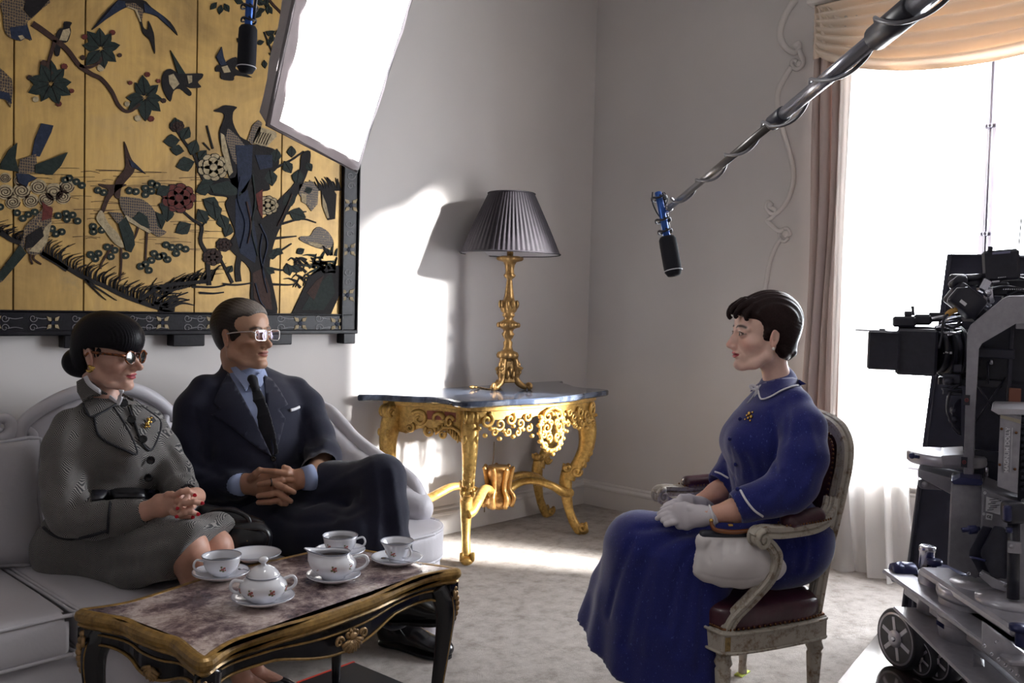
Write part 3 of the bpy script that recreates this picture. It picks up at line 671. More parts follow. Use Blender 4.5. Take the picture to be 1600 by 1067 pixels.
# frame ornament: rosettes of four petals and scrolled lines
I_SC2=MAT('ornament_line',rgb(112,108,112),.5)
def ros(x,y,s_=8.5):
    m=MB()
    for (a,b) in ((-1,-1),(1,-1),(1,1),(-1,1)):
        cx,cy=x+a*s_*.75,y+b*s_*.75
        m.prism([(cx-a*3.6,cy-b*3.6),(cx+a*1,cy-b*3.4),(cx+a*3.6,cy+b*3.6),(cx-a*3.4,cy+b*1)],lambda p:scr(p[0],p[1],.006),(0,-.008,0),0)
    m.prism([(x,y-4),(x+3.5,y),(x,y+4),(x-3.5,y)],lambda p:scr(p[0],p[1],.006),(0,-.007,0),1)
    m.build('rosette',[I_CR,I_BL],screen,smooth=False)
for (x,y) in ((81,504),(252,504),(330,504),(167,503),(467,505),(524,506),(546,321),(543,390),(541,461),(-10,503),(405,505)):ros(x,y)
m=MB()
def spiral(x,y,r,d,s0):
    return [(x+(r-r*.75*k/16)*math.cos(s0+d*k*.45),y+(r-r*.75*k/16)*math.sin(s0+d*k*.45)) for k in range(17)]
for x0 in (0,44,110,150,200,225,285,305,355,380,430,490):
    for dy in (-7,8):stroke('scroll_line',spiral(x0+6,504+dy,6.5,1 if dy<0 else-1,0),1.1,.9,0,.0122,2,[I_SC2])
    stroke('scroll_line',[(x0+10,496),(x0+22,498),(x0+34,496)],1,1,0,.0122,3,[I_SC2]);stroke('scroll_line',[(x0+10,513),(x0+22,511),(x0+34,513)],1,1,0,.0122,3,[I_SC2])
for y0 in (275,350,425):stroke('scroll_line',spiral(546-(y0-275)*.03,y0,7,1,0),1.1,.9,0,.0122,2,[I_SC2]);stroke('scroll_line',spiral(546-(y0-275)*.03,y0+16,6,-1,0),1.1,.9,0,.0122,2,[I_SC2])
# ================================================================== carved gilt console, lamp
def gilt(name,c1_,c2_,rough=.34,sc=9):
    q=NT(name);co=q.coord();n=q.noise(sc,6,.7,co);n2=q.noise(60,3,.6,co)
    q.set(Base_Color=q.mix(.35,q.ramp(n,[(.3,c1_),(.62,c2_)]),q.ramp(n2,[(.35,c1_),(.6,c2_)])),Metallic=.6,Roughness=rough);q.bump(n2,.25,.002);q.bump(n,.15,.004);return q.m
M_GILT=gilt('gilt_wood',rgb(138,100,48),rgb(228,188,108));M_GILT2=gilt('gilt_dull',rgb(96,72,40),rgb(176,138,84),.4)
M_BOLE=MAT('red_bole',rgb(150,82,62),.6,var=(20,.2))
def marble(name,stops,sc,dist,rough=.12,bumpy=0):
    q=NT(name);co=q.coord();q.set(Base_Color=q.ramp(q.noise(sc,9,.68,co,dist),stops),Roughness=rough);q.b.inputs['Coat Weight'].default_value=.3;return q.m
M_MARBG=marble('grey_marble',[(.3,rgb(38,44,58)),(.48,rgb(62,70,86)),(.6,rgb(96,104,120)),(.72,rgb(56,62,78))],5,1.5,.14)
def smooth_outline(pts,n=8):return cr(np.array(pts),n,True)
con=thing('console_table','carved gilt console table with grey marble top against the wall','table',(-1.06,-.02,0))
XC=-1.06
half=[(0,-.675),(.16,-.655),(.30,-.62),(.42,-.605),(.53,-.575),(.545,-.50),(.515,-.42),(.535,-.33),(.60,-.24),(.655,-.13),(.66,-.03)]
outl=[(XC+a,b) for a,b in half]+[(XC-a,b) for a,b in half[::-1][:-1]]
o2=cr(np.array(outl),6);o2=np.vstack([o2,outl[0:1]]) if False else o2
def slab(m,o,z0,z1,bev,mi=0):
    """horizontal slab with a rounded edge following outline o (k,2)"""
    o=np.asarray(o);c=o.mean(0);prof=[(1,z0,bev),(0,z0+bev,0),(0,z1-bev,0),(1,z1,bev)]
    d=np.roll(o,-1,0)-np.roll(o,1,0);nn=np.stack([d[:,1],-d[:,0]],1);nn /= np.linalg.norm(nn,axis=1)[:,None]+1e-9
    if ((o-c)*nn).sum()<0:nn=-nn
    k=len(o);v=[];
    for (_,z,i) in prof:q=o-nn*i;v +=[(a,b,z) for a,b in q]
    f=[(r*k+i,r*k+(i+1)% k,(r+1)*k+(i+1)% k,(r+1)*k+i) for r in range(3) for i in range(k)]+[tuple(range(k))[::-1],tuple(3*k+i for i in range(k))]
    return m.add(v,f,mi,False)
def offset(o,d):
    o=np.asarray(o,float);t=np.roll(o,-1,0)-np.roll(o,1,0);nn=np.stack([t[:,1],-t[:,0]],1);nn /= np.linalg.norm(nn,axis=1)[:,None]+1e-9
    if ((o-o.mean(0))*nn).sum()<0:nn=-nn
    return o-nn*d
m=MB();slab(m,o2,.757,.787,.006);m.build('marble_top',M_MARBG,con,smooth=False)
# apron: curve under the top, inset; s measured along it from the front centre
apr=cr(np.array([(XC-a,b) for a,b in [(.60,-.05),(.56,-.20),(.47,-.32),(.455,-.42),(.46,-.53),(.34,-.575),(.16,-.60),(0,-.62)]]+[(XC+a,b) for a,b in [(.16,-.60),(.34,-.575),(.46,-.53),(.455,-.42),(.47,-.32),(.56,-.20),(.60,-.05)]]),8)
arc=np.concatenate([[0],np.cumsum(np.linalg.norm(np.diff(apr,axis=0),axis=1))]);arc -= arc[-1]/2
def ap(s_,z,out=0.0):
    x=np.interp(s_,arc,apr[:,0]);y=np.interp(s_,arc,apr[:,1]);e=.01;tx=np.interp(s_+e,arc,apr[:,0])-np.interp(s_-e,arc,apr[:,0]);ty=np.interp(s_+e,arc,apr[:,1])-np.interp(s_-e,arc,apr[:,1]);L=math.hypot(tx,ty)+1e-9
    return np.array([x+ty/L*out,y-tx/L*out,z])
ST=float(arc[-1]);SC_=.50      # corner legs stand near s = +-SC_
m=MB();ss=np.linspace(arc[0]+.01,arc[-1]-.01,90)
def zlow(s_):
    a=abs(s_)
    if a<SC_:
        u=a/SC_;return .655-.06*max(0,u-.75)*4*.6
    u=(a-SC_)/(ST-SC_);return .50+.085*max(0,math.sin(u*math.pi))** .6+.010*math.sin(u*25)
v=[];f=[]
for s_ in ss:
    for (z,o_) in ((.757,.012),(.735,.012),(.73,0.0),(zlow(s_)+.035,.0),(zlow(s_)+.035,-.02),(.757,-.02)):v.append(ap(s_,z,o_))
for i in range(len(ss)-1):
    for j in range(6):a=i*6+j;b=i*6+(j+1)% 6;f.append((a,b,b+6,a+6))
m.add(v,f,0,False);m.build('apron',M_GILT,con,smooth=False)
def scroll2d(c,r,turns,a0,d=1,n=26,tail=0):
    out=[]
    for k in range(n+1):
        t=k/n;a=a0+d*turns*2*math.pi*t;q=r*(1-.82*t);out.append((c[0]+q*math.cos(a),c[1]+q*math.sin(a)))
    return out
def apt(m,pts2,r,out=.008,mi=0,n=7):
    q=np.array([ap(a,b,out) for a,b in pts2]);m.tube(q,r,n,m=mi)
carv=MB()
for sg in (-1,1):# front half pattern mirrored: c-scrolls, leaves, beads
    for (c,r,t,a0,d,rr) in (((.40,.690),.036,1.3,1.9,1,.010),((.33,.668),.030,1.2,-.5,-1,.009),((.265,.690),.030,1.25,2.2,1,.009),((.205,.665),.026,1.2,-1,-1,.008),((.16,.695),.024,1.2,2.6,1,.008),((.36,.632),.020,1.2,1,1,.008),((.28,.630),.020,1.2,0,-1,.008),((.22,.622),.018,1.2,2,1,.007),((.15,.64),.02,1.2,2,1,.008)):
        apt(carv,[(sg*x,z) for x,z in scroll2d(c,r,t,a0,d)],[rr,rr*.6],.01)
    for (x,z) in ((.44,.655),(.38,.65),(.31,.64),(.25,.655),(.19,.635),(.33,.60),(.41,.62),(.25,.605),(.13,.60)):carv.ball(ap(sg*x,z,.012),(.013,.013,.011),n=8,k=6)
    # cartouche: oval frame and pierced scrolls hanging at the centre
    apt(carv,[(sg*(.085*math.sin(a)),.625+.105*math.cos(a)) for a in np.linspace(0,math.pi,20)],.009,.018)
    for (c,r,t,a0,d) in (((.04,.69),.028,1.2,1.6,-1),((.045,.635),.028,1.3,2.2,1),((.03,.585),.022,1.2,-1.6,-1),((.065,.60),.018,1.2,1,1),((.02,.655),.016,1.2,0,1),((.075,.66),.018,1.1,2,-1),((.055,.545),.018,1.1,.4,1)):
        apt(carv,[(sg*x,z) for x,z in scroll2d(c,r,t,a0,d)],[.009,.006],.020)
    for (x,z) in ((.02,.52),(.045,.525),(.085,.57),(.09,.61),(.095,.65),(.085,.69),(.065,.545),(.0,.50),(.03,.61),(.06,.67),(.01,.70)):carv.ball(ap(sg*x,z,.02),(.014,.014,.012),n=8,k=6)
    # side aprons: big acanthus C and fluted shell edge
    s0=SC_
    for (c,r,t,a0,d,rr) in (((.285,.675),.040,1.15,.6,1,.012),((.20,.672),.044,.55,3.0,-1,.013),((.12,.668),.030,1.2,2.8,-1,.010),((.235,.615),.024,1.3,1,-1,.010),((.33,.63),.022,1.2,2,1,.010),((.165,.606),.020,1.3,2.5,1,.009)):
        apt(carv,[(sg*(s0+x),z) for x,z in scroll2d(c,r,t,a0,d)],[rr,rr*.55],.008)
    for k in range(9):x=.06+k*.018;z=.648-.012*abs(k-5);apt(carv,[(sg*(s0+x),z+.022),(sg*(s0+x-.003),z-.012)],[.007,.004],.008)
    apt(carv,[(sg*(s0+x),z) for x,z in ((.02,.60),(.05,.632),(.10,.645),(.16,.638),(.20,.61))],[.009,.008],.006)
carv.build('apron_carving',M_GILT,con)
m=MB()
for sg in (-1,1):
    for (s0,s1) in ((SC_+.085,SC_+.16),(SC_+.17,SC_+.25)):
        pts=[(s0,.715),(s1,.715),(s1,.672),(s0,.672)];m=MB();m.prism(pts,lambda p:ap(sg*p[0],p[1],.0015),(0,0,.0001),0);m.build('bole_ground',M_BOLE,con)
def console_leg(bx,by,ex,ey,back=False):
    e=np.array([ex,ey,0.])/math.hypot(ex,ey);b=np.array([bx,by,0.]);m=MB()
    prof=[(.755,-.01,.048),(.70,.012,.054),(.64,.035,.056),(.56,.052,.049),(.47,.045,.042),(.39,.010,.036),(.33,-.03,.034),(.30,-.042,.036)]
    pts=np.array([b+e*o+np.array([0,0,z]) for z,o,r in prof]);m.tube(cr(pts,5),np.interp(np.linspace(0,1,36),np.linspace(0,1,8),[r for*_,r in prof]),12,flat=(1,.8),up=e)
    prof=[(.345,-.055,.028),(.28,-.058,.036),(.20,-.050,.030),(.12,-.032,.024),(.06,-.005,.026),(.025,.020,.028),(.012,.038,.022)]
    pts=np.array([b+e*o+np.array([0,0,z]) for z,o,r in prof]);m.tube(cr(pts,5),np.interp(np.linspace(0,1,31),np.linspace(0,1,7),[r for*_,r in prof]),12,flat=(1,.85),up=e)
    sd=np.cross([0,0,1.],e)
    def rel(o,w,z):return b+e*o+sd*w+np.array([0,0,z])
    for w in (-.026,.026):# volutes at shoulder, knee and foot
        for (o,z,r,a0,d) in ((.058,.70,.030,2.2,-1),(.000,.345,.026,0,-1),(-.05,.365,.020,2.5,1),(.04,.04,.022,1.0,-1),(.07,.60,.018,1,-1)):
            m.tube(np.array([rel(o+x,w,z+y) for x,y in scroll2d((0,0),r,1.35,a0,d,20)]),[.011,.006],7)
    m.ball(rel(.062,0,.70),(.03,.03,.036));m.ball(rel(-.005,0,.34),(.03,.03,.024));m.ball(rel(-.055,0,.355),(.026,.026,.022));m.ball(rel(.045,0,.022),(.034,.028,.022))
    for k in range(9):# acanthus leaves lapping down the knee
        z=.665-k*.034;o=float(np.interp(z,[.30,.39,.47,.56,.64,.70],[-.042,.01,.045,.052,.035,.012]));r=float(np.interp(z,[.30,.47,.64],[.034,.038,.048]))
        for w in (-1,1):m.ball(rel(o+r*.62,w*.017,z),(.013,.015,.024),n=8,k=6)
        m.ball(rel(o+r*.88,0,z-.012),(.012,.010,.020),n=8,k=6)
    return m.build('leg',M_GILT,con)
console_leg(-1.475,-.47,-.62,-.78);console_leg(-.655,-.47,.62,-.78);console_leg(-1.62,-.105,-.96,-.1);console_leg(-.50,-.105,.96,-.1)
m=MB();cx,cy=XC,-.27
for (lx,ly) in ((-1.452,-.44),(-.678,-.44),(-1.57,-.115),(-.55,-.115)):
    d=np.array([lx-cx,ly-cy]);pts=[(cx+d[0]*t+.05*math.sin(t*6.28)*(-d[1]/.5),cy+d[1]*t+.03*math.sin(t*6.28),z) for t,z in ((.08,.235),(.3,.285),(.5,.30),(.72,.275),(.88,.235),(1.0,.225))]
    m.tube(cr(np.array(pts),6),[.032,.026,.03,.036],10,flat=(.75,1),up=(0,0,1));m.ball((*(np.array([cx,cy])+d*.93),.235),(.04,.04,.028))
m.build('stretcher',M_GILT,con)
m=MB();m.lathe([(.055,.17),(.075,.20),(.07,.235),(.045,.26),(.04,.29),(.06,.33),(.066,.36),(.058,.385),(.052,.39),(.0,.385)],(cx,cy,0),20,mod=lambda a,i:1+.05*math.cos(9*a))
for k in range(7):
    a=k*2*math.pi/7;e=np.array([math.cos(a),math.sin(a),0]);m.tube(cr(np.array([np.array([cx,cy,z])+e*r for z,r in ((.18,.07),(.23,.085),(.27,.06),(.33,.065),(.375,.075),(.385,.085))]),3),[.016,.012,.014,.009],7)
m.build('finial',gilt('gilt_worn',rgb(128,88,52),rgb(206,160,96)),con)
cord=thing('lamp_cord','thin brown lamp cord hanging behind the console apron','cord',(-1.3,-.06,.6))
MB().tube(cr(np.array([ony(772,690,-.12),ony(771,715,-.1),ony(768,730,-.08),ony(758,760,-.06),ony(757,800,-.05)]),6),.003,6).build('flex',MAT('brown_flex',rgb(128,104,72),.5),cord)
# ------------------------------------------------------------------ table lamp
LX,LY=-.985,-.245;LZ=.787
lamp=thing('table_lamp','gilt candlestick lamp with dark aubergine pleated shade on the console','lamp',(LX,LY,LZ))
m=MB()
P_=[(.0,.158),(.040,.160),(.052,.168),(.055,.182),(.048,.196),(.030,.205),(.022,.225),(.024,.248),(.016,.262),(.024,.272),(.030,.285),(.034,.292),(.024,.306),(.030,.318),(.050,.330),(.056,.340),(.050,.352),(.030,.362),(.022,.375),(.030,.386),(.034,.394),(.028,.402),(.036,.412),(.044,.430),(.044,.450),(.042,.466),(.030,.470),(.026,.490),(.020,.53),(.016,.57),(.014,.582),(.026,.592),(.032,.602),(.024,.612),(.022,.630),(.026,.655),(.034,.672),(.060,.680),(.066,.688),(.064,.698),(.05,.703),(.0,.704)]
m.lathe(P_,(LX,LY,LZ),32,mod=lambda a,i:1+(.09*math.cos(8*a) if i in (2,3,4,14,15,16,17,22,23,24,25,37,38,39) else .04*math.cos(6*a)))
for k in range(10):a=k*.628;m.ball((LX+.046*math.cos(a),LY+.046*math.sin(a),LZ+.45),(.010,.010,.022),n=8,k=6)
for k in range(9):a=k*.698;m.ball((LX+.054*math.cos(a),LY+.054*math.sin(a),LZ+.34),(.011,.011,.014),n=8,k=6)
m.build('stem',M_GILT2,lamp)
m=MB();tri=[(math.cos(a),math.sin(a)) for a in (0,2*math.pi/3,4*math.pi/3)]
A0=-.9
for k in range(3):
    a=A0+k*2*math.pi/3;e=np.array([math.cos(a),math.sin(a),0]);s_=np.array([-e[1],e[0],0]);b=np.array([LX,LY,LZ])
    m.tube(cr(np.array([b+e*r+np.array([0,0,z]) for z,r in ((.165,.036),(.12,.046),(.085,.050),(.06,.048),(.035,.062),(.016,.092),(.012,.115),(.022,.128))]),5),[.020,.022,.018,.017,.013,.016],10,up=e)
    m.tube(np.array([b+e*(.115+x)+np.array([0,0,.022+y]) for x,y in scroll2d((0,0),.018,1.3,-1.6,1,18)]),[.009,.005],7)
    for w in (-1,1):m.tube(np.array([b+e*(.060+x)+s_*w*.012+np.array([0,0,.095+y]) for x,y in scroll2d((0,0),.022,1.3,.5,1,18)]),[.010,.006],7)
    m.ball(b+e*.055+np.array([0,0,.13]),(.016,.016,.022))
    a2=a+math.pi/3;e2=np.array([math.cos(a2),math.sin(a2),0]);s2=np.array([-e2[1],e2[0],0]);R_=np.array([s2,e2,[0,0,1]]).T
    m.box(b+e2*.026+np.array([0,0,.095]),(.07,.02,.12),R_,.006,taper=.6)
    for w in (-1,0,1):m.ball(b+e2*.038+s2*w*.016+np.array([0,0,.08+.02*(w == 0)]),(.012,.012,.024),n=8,k=6)
m.build('tripod_base',M_GILT2,lamp)
M_SHADE=NT('aubergine_silk');co=M_SHADE.coord();M_SHADE.set(Base_Color=M_SHADE.ramp(M_SHADE.noise(26,3,.5,co),[(.35,rgb(25,19,28)),(.7,rgb(36,28,38))]),Roughness=.75);M_SHADE.bump(M_SHADE.noise(500,2,.5,co),.3,.001);M_SHADE=M_SHADE.m
M_LIN=MAT('shade_lining',rgb(214,210,212),.7,bump=(200,.2))
def cone(r0,r1,z0,z1,n,amp,inner=False):
    v=[];f=[];rows=7
    for i in range(rows):
        t=i/(rows-1);r=r0+(r1-r0)*t;z=z0+(z1-z0)*t
        for j in range(n):a=2*math.pi*j/n;q=r*(1+amp*(.5+.5*math.cos(a*62+.6*math.sin(5*a)+.2*t*math.sin(9*a)))*math.sin(math.pi*(.08+.84*t)));v.append((LX+q*math.cos(a),LY+q*math.sin(a),LZ+z))
    for i in range(rows-1):
        for j in range(n):b=(j+1)% n;f.append((i*n+j,i*n+b,(i+1)*n+b,(i+1)*n+j))
    return v,f
m=MB();v,f=cone(.262,.122,.716,1.030,500,.022);m.add(v,f,0)
for (r,z) in ((.264,.716),(.123,1.030)):m.tube([(LX+r*math.cos(a),LY+r*math.sin(a),LZ+z) for a in np.linspace(0,2*math.pi,60,endpoint=False)],.0045,6,closed=True)
sh=m.build('lamp_shade',M_SHADE,lamp)
m=MB();v,f=cone(.259,.119,.716,1.029,240,.006);m.add(v,f,0);m.build('shade_lining',M_LIN,sh,label='white shade lining')
m=MB();m.cyl((LX,LY,LZ+.70),(LX,LY,LZ+.79),.017,16);m.cyl((LX,LY,LZ+.79),(LX,LY,LZ+1.02),.005,8)
for k in range(3):a=k*2.094;m.cyl((LX,LY,LZ+1.02),(LX+.12*math.cos(a),LY+.12*math.sin(a),LZ+1.028),.002,6)
m.build('lamp_socket',M_GILT2,lamp)
pl=thing('cord_plug','small brass plug and cord end lying beside the lamp foot','plug',(-1.2,-.22,LZ))
m=MB();c=onz(738,605,LZ+.012);m.ball(c,(.016,.010,.010));m.cyl(c+[.012,0,0],c+[.05,.008,-.004],.007,10);m.cyl(c,c+[-.022,-.004,.004],.004,8);m.tube(cr(np.array([c+[.05,.008,-.004],c+[.09,.03,-.008],[LX-.10,LY+.02,LZ+.004],[LX-.05,LY,LZ+.02]]),6),.003,6)
m.build('plug',M_GILT2,pl)
# ================================================================== sofa
M_LEATH=NT('white_sofa_leather');co=M_LEATH.coord();M_LEATH.set(Base_Color=M_LEATH.ramp(M_LEATH.noise(3,3,.5,co),[(.3,rgb(196,192,198)),(.7,rgb(206,203,208))]),Roughness=.5);M_LEATH.bump(M_LEATH.noise(140,3,.6,co),.12,.002);M_LEATH.bump(M_LEATH.noise(7,4,.6,co,.8),.25,.012);M_LEATH=M_LEATH.m
sofa=thing('sofa','white upholstered sofa with scrolled carved back along the wall','sofa',(-3.3,-.7,0))
SXR,SXL,SYF,SYB=-2.15,-4.75,-1.16,-.16
def sd_obj(name,s_,mat,parent,sm=1,label=None):
    V,F=s_.mesh()
    if sm:V=smoothm(V,F,sm)
    o=link_mesh(name,V,F,mat,parent,label=label);return o,V,F
cuts=[SXL+.14,-3.95,-3.545,-2.80,SXR]
cuts=[SXL+.16,-4.30,-3.53,-2.84,SXR]
for i in range(1,4):
    a,b=cuts[i],cuts[i+1];rt=(i == 3)
    s_=SDF((a-.03,SYF-.05,.27),(b+.03,-.28,.48),.011)
    s_.box(((a+b)/2,(SYF-.3)/2,.355),((b-a)/2-.002,(-.3-SYF)/2,.058),rd=.028,k=0)
    def puff(X,Y,Z_,D,a=a,b=b):u=np.clip((X-a)/(b-a),0,1);w_=np.clip((Y-SYF)/(-.3-SYF),0,1);return D-.012*(np.sin(np.pi*u)*np.sin(np.pi*w_))** .6*(Z_>.36)
    s_.field(puff)
    if rt:
        def rc(X,Y,Z_,D):cx_,cy_,R_=b-.2,SYF+.2,.2;d=np.sqrt((X-cx_)** 2+(Y-cy_)** 2)-R_;return np.where((X>cx_)&(Y<cy_),np.maximum(D,d+0*Z_),D)
        s_.field(rc)
    o,V,F=sd_obj('seat_cushion',s_,M_LEATH,sofa,2)
    m=MB()
    for z in (.408,.305):
        if rt:loop=[(a+.02,SYF+.004,z)]+[(b-.2+.196*math.cos(t),SYF+.2+.196*math.sin(t),z) for t in np.linspace(-math.pi/2,0,8)]+[(b-.004,-.32,z)]
        else:loop=[(a+.008,-.5,z),(a+.008,SYF+.04,z),(a+.035,SYF+.006,z),(b-.035,SYF+.006,z),(b-.008,SYF+.04,z),(b-.008,-.5,z)]
        m.tube(cr(np.array(loop),4),.0055,8)
    m.build('piping',M_LEATH,o)
# frame rail with serpentine lower edge
m=MB();o_=[(SXL,SYB-.02),(SXL,SYF+.1),(SXL+.1,SYF+.02)]+[(x,SYF+.018) for x in np.linspace(SXL+.2,SXR-.25,20)]+[(SXR-.2+.19*math.cos(t),SYF+.2+.19*math.sin(t)) for t in np.linspace(-1.5,-.05,8)]+[(SXR-.01,SYB-.02)]
k=len(o_);v=[(x,y,.300) for x,y in o_]+[(x,y,.19+.045*math.cos((x+3.86)*7.0)*(abs(x+3.4)<1.15)) for x,y in o_]
m.add(v,[(i,i+1,k+i+1,k+i) for i in range(k-1)]+[tuple(range(k))[::-1]],0)
m.tube(np.array(v[k:])+np.array([0,-.004,.0]),.012,8);m.build('seat_rail',M_LEATH,sofa)
for (x,y) in ((SXR-.10,SYF+.12),(SXR-.08,SYB-.12),(-3.46,SYF+.10),(SXL+.12,SYF+.12),(SXL+.1,SYB-.12)):
    MB().lathe([(.0,0),(.05,0),(.062,.018),(.075,.06),(.08,.11),(.07,.15),(.05,.175),(.06,.195),(.07,.215)],(x,y,0),24).build('foot',M_LEATH,sofa)
# back: carved crest of arches with volutes, upholstered below
Yb=-.245;YbW=-.17
def bk(x,y):return ony(x,y,Yb)
crest1=[bk(*p) for p in ((42,664),(62,640),(95,622),(130,610),(165,604),(205,608),(240,622),(262,645))]
crest2=[bk(*p) for p in ((285,648),(310,622),(345,606),(385,600),(430,606),(465,618),(488,632))]
xs1=float(bk(38,680)[0]);xs2=float(bk(272,655)[0]);xs3=float(bk(500,645)[0])
s_=SDF((-4.9,-.36,.28),(-2.05,-.13,1.06),.013)
cz=lambda:0
top_pts=[(-4.75,.72),(-4.5,.92),(-4.1,.99),(-3.7,.93)]+[(float(p[0]),float(p[2])-.012) for p in [bk(15,668)]]+[(float(p[0]),float(p[2])-.012) for p in crest1[1:-1]]+[(xs2,float(bk(272,655)[2])-.01)]+[(float(p[0]),float(p[2])-.012) for p in crest2[1:-1]]+[(xs3,float(bk(500,650)[2])),(-2.17,.60),(-2.13,.42)]
tp=np.array(sorted(top_pts))
def backf(X,Y,Z_,D):
    t=np.interp(X.ravel(),tp[:,0],tp[:,1]).reshape(X.shape).astype(np.float32);d=np.maximum(Z_-t,np.abs(Y+.24)-.055-.02*np.clip(1-(t-Z_)/.12,0,1)*0);d=np.maximum(d,.30-Z_);d=np.maximum(d,np.maximum(X+2.12,-4.78-X));return d*.8
s_.field(backf)
sd_obj('backrest',s_,M_LEATH,sofa,2)
m=MB()
def bktube(px,r,yy=-.30,n=6):q=np.array([np.array([*ony(x,y,yy)]) for x,y in cr(np.array(px,float),n)]);m.tube(q,r,12,flat=(1,1.1),up=(0,-1,0))
bktube([(46,690),(37,681),(43,672),(52,680),(48,692),(34,692),(30,676),(42,656),(66,638),(98,621),(135,609),(170,604),(208,608),(240,622),(262,640),(272,652)],[.006,.012,.018,.021,.022,.022,.022,.020])
bktube([(2,672),(-6,668),(-2,656),(12,656),(18,670),(8,684),(-12,688),(-40,670),(-80,640)],[.008,.014,.02,.022,.022])
bktube([(266,668),(258,662),(260,650),(270,646),(276,655),(270,664)],[.018,.010]);bktube([(284,676),(275,668),(278,655),(295,636),(320,616),(350,604),(386,599),(430,604),(465,616),(490,630),(503,634)],[.012,.02,.022,.022,.02])
bktube([(504,650),(497,648),(494,640),(499,632),(508,634),(509,645),(503,656)],[.006,.010,.014,.016],-.31)
m.build('crest_rail',M_LEATH,sofa)
# right arm: volute at the back, flowing down and forward into a rolled front
m=MB()
A=[ony(505,632,-.30),ony(512,652,-.34),ony(523,655,-.36),ony(528,668,-.38),ony(540,690,-.46),ony(560,706,-.54),np.array([-2.19,-.66,.605]),np.array([-2.165,-.78,.57]),np.array([-2.15,-.90,.545]),np.array([-2.15,-.985,.505]),np.array([-2.155,-1.005,.455]),np.array([-2.17,-.985,.43])]
A=[np.array([-2.20,-.30,.775]),np.array([-2.195,-.36,.765]),np.array([-2.19,-.43,.725]),np.array([-2.185,-.52,.665]),np.array([-2.18,-.62,.62]),np.array([-2.18,-.72,.585]),np.array([-2.185,-.82,.56]),np.array([-2.19,-.90,.53]),np.array([-2.195,-.945,.48]),np.array([-2.20,-.935,.435])]
m.tube(cr(np.array(A),8),[.024,.026,.028,.032,.036,.036,.034,.028],14)
for (c,r) in (((-2.20,-.315,.752),.034),((-2.20,-.335,.70),.026)):
    m.tube(np.array([(c[0]-.012,c[1]+x,c[2]+y) for x,y in scroll2d((0,0),r,1.4,2.2,1,22)]),[.013,.008],8)
m.build('arm_rail',M_LEATH,sofa)
s_=SDF((-2.36,-1.08,.36),(-2.05,-.2,.80),.011)
s_.chain([np.array(a)+np.array([-.045,.0,-.055]) for a in A[2:8]],[.045,.05,.055,.062,.066,.060],.02);s_.chain([(-2.2,-.3,.6),(-2.2,-.6,.48),(-2.2,-.95,.45)],[.05,.06,.058],.03);s_.box((-2.20,-.6,.45),(.045,.36,.05),rd=.02,k=.03)
sd_obj('arm_pad',s_,M_LEATH,sofa,2)
# loose cushion at the frame edge
M_PIL=MAT('pale_cushion_cloth',rgb(178,175,180),.7,bump=(60,.3,.004))
def pillow(name,c,R,sx_,sy_,th,mat,label,cat,parent=None,n=26):
    v=[];f=[];k=n+1
    for side in (1,-1):
        for i in range(k):
            for j in range(k):
                u=-1+2*i/n;w_=-1+2*j/n;e=max(0,(1-u ** 4)*(1-w_ ** 4))** .5;pin=1-.07*(1-abs(u))*abs(w_)** 3;pin2=1-.07*(1-abs(w_))*abs(u)** 3
                p=np.array([u*sx_*pin2,w_*sy_*pin,side*th*e*(1+.05*math.sin(7*u+3*w_))]);v.append(R@p+c)
    for s0 in (0,k*k):
        for i in range(n):
            for j in range(n):a=s0+i*k+j;q=(a,a+k,a+k+1,a+1);f.append(q if s0 == 0 else q[::-1])
    o=thing(name,label,cat,tuple(c)) if parent is None else parent
    m=MB();m.add(v,f);m.build('cover',mat,o)
    e=[(u,w_) for u,w_ in [(-1,-1),(-.5,-.97),(0,-.95),(.5,-.97),(1,-1),(.97,-.5),(.95,0),(.97,.5),(1,1),(.5,.97),(0,.95),(-.5,.97),(-1,1),(-.97,.5),(-.95,0),(-.97,-.5)]]
    m=MB();m.tube(np.array([R@np.array([u*sx_,w_*sy_,0])+c for u,w_ in cr(np.array(e),3,True)]),.006,7,closed=True);m.build('seam',mat,o);return o
pillow('throw_pillow',np.array([-3.66,-.56,.60]),eul(z=-12)@eul(x=68),.24,.19,.075,M_PIL,'pale square cushion propped against the sofa back beside the woman in tweed','cushion')
# ================================================================== coffee table
M_BLK=MAT('black_lacquered_wood',rgb(20,20,27),.22,0,(20,.3),coat=.4);M_GEDGE=gilt('gilt_moulding',rgb(84,62,32),rgb(176,138,74),.32,20);M_GEDGE.node_tree.nodes['Principled BSDF'].inputs['Metallic'].default_value=.3
M_MARBR=NT('brown_violet_marble');co=M_MARBR.coord();n1=M_MARBR.noise(8,10,.74,co,.25);n2=M_MARBR.noise(46,6,.7,co,.5)
a_=M_MARBR.ramp(n1,[(.30,rgb(66,54,62)),(.43,rgb(104,88,92)),(.50,rgb(154,136,133)),(.58,rgb(206,190,182)),(.68,rgb(180,160,154)),(.76,rgb(112,94,98))]);b_=M_MARBR.ramp(n2,[(.35,(.55,.5,.52)),(.6,(1,1,1))])
M_MARBR.set(Base_Color=M_MARBR.mix(.7,a_,b_,'MULTIPLY'),Roughness=.2);M_MARBR=M_MARBR.m
TC=np.array([-3.184,-1.571]);TZ=.50
ct=thing('coffee_table','low black coffee table with gilt edges and brown marble top','table',(*TC,0))
hw,hd=.424,.246
q4=[(0,-hd+.010),(.10,-hd+.012),(.20,-hd+.026),(.30,-hd+.034),(.362,-hd+.017),(.398,-hd),(.422,-hd+.010),(.424,-hd+.036),(.410,-.150),(.396,-.093),(.402,-.04)]
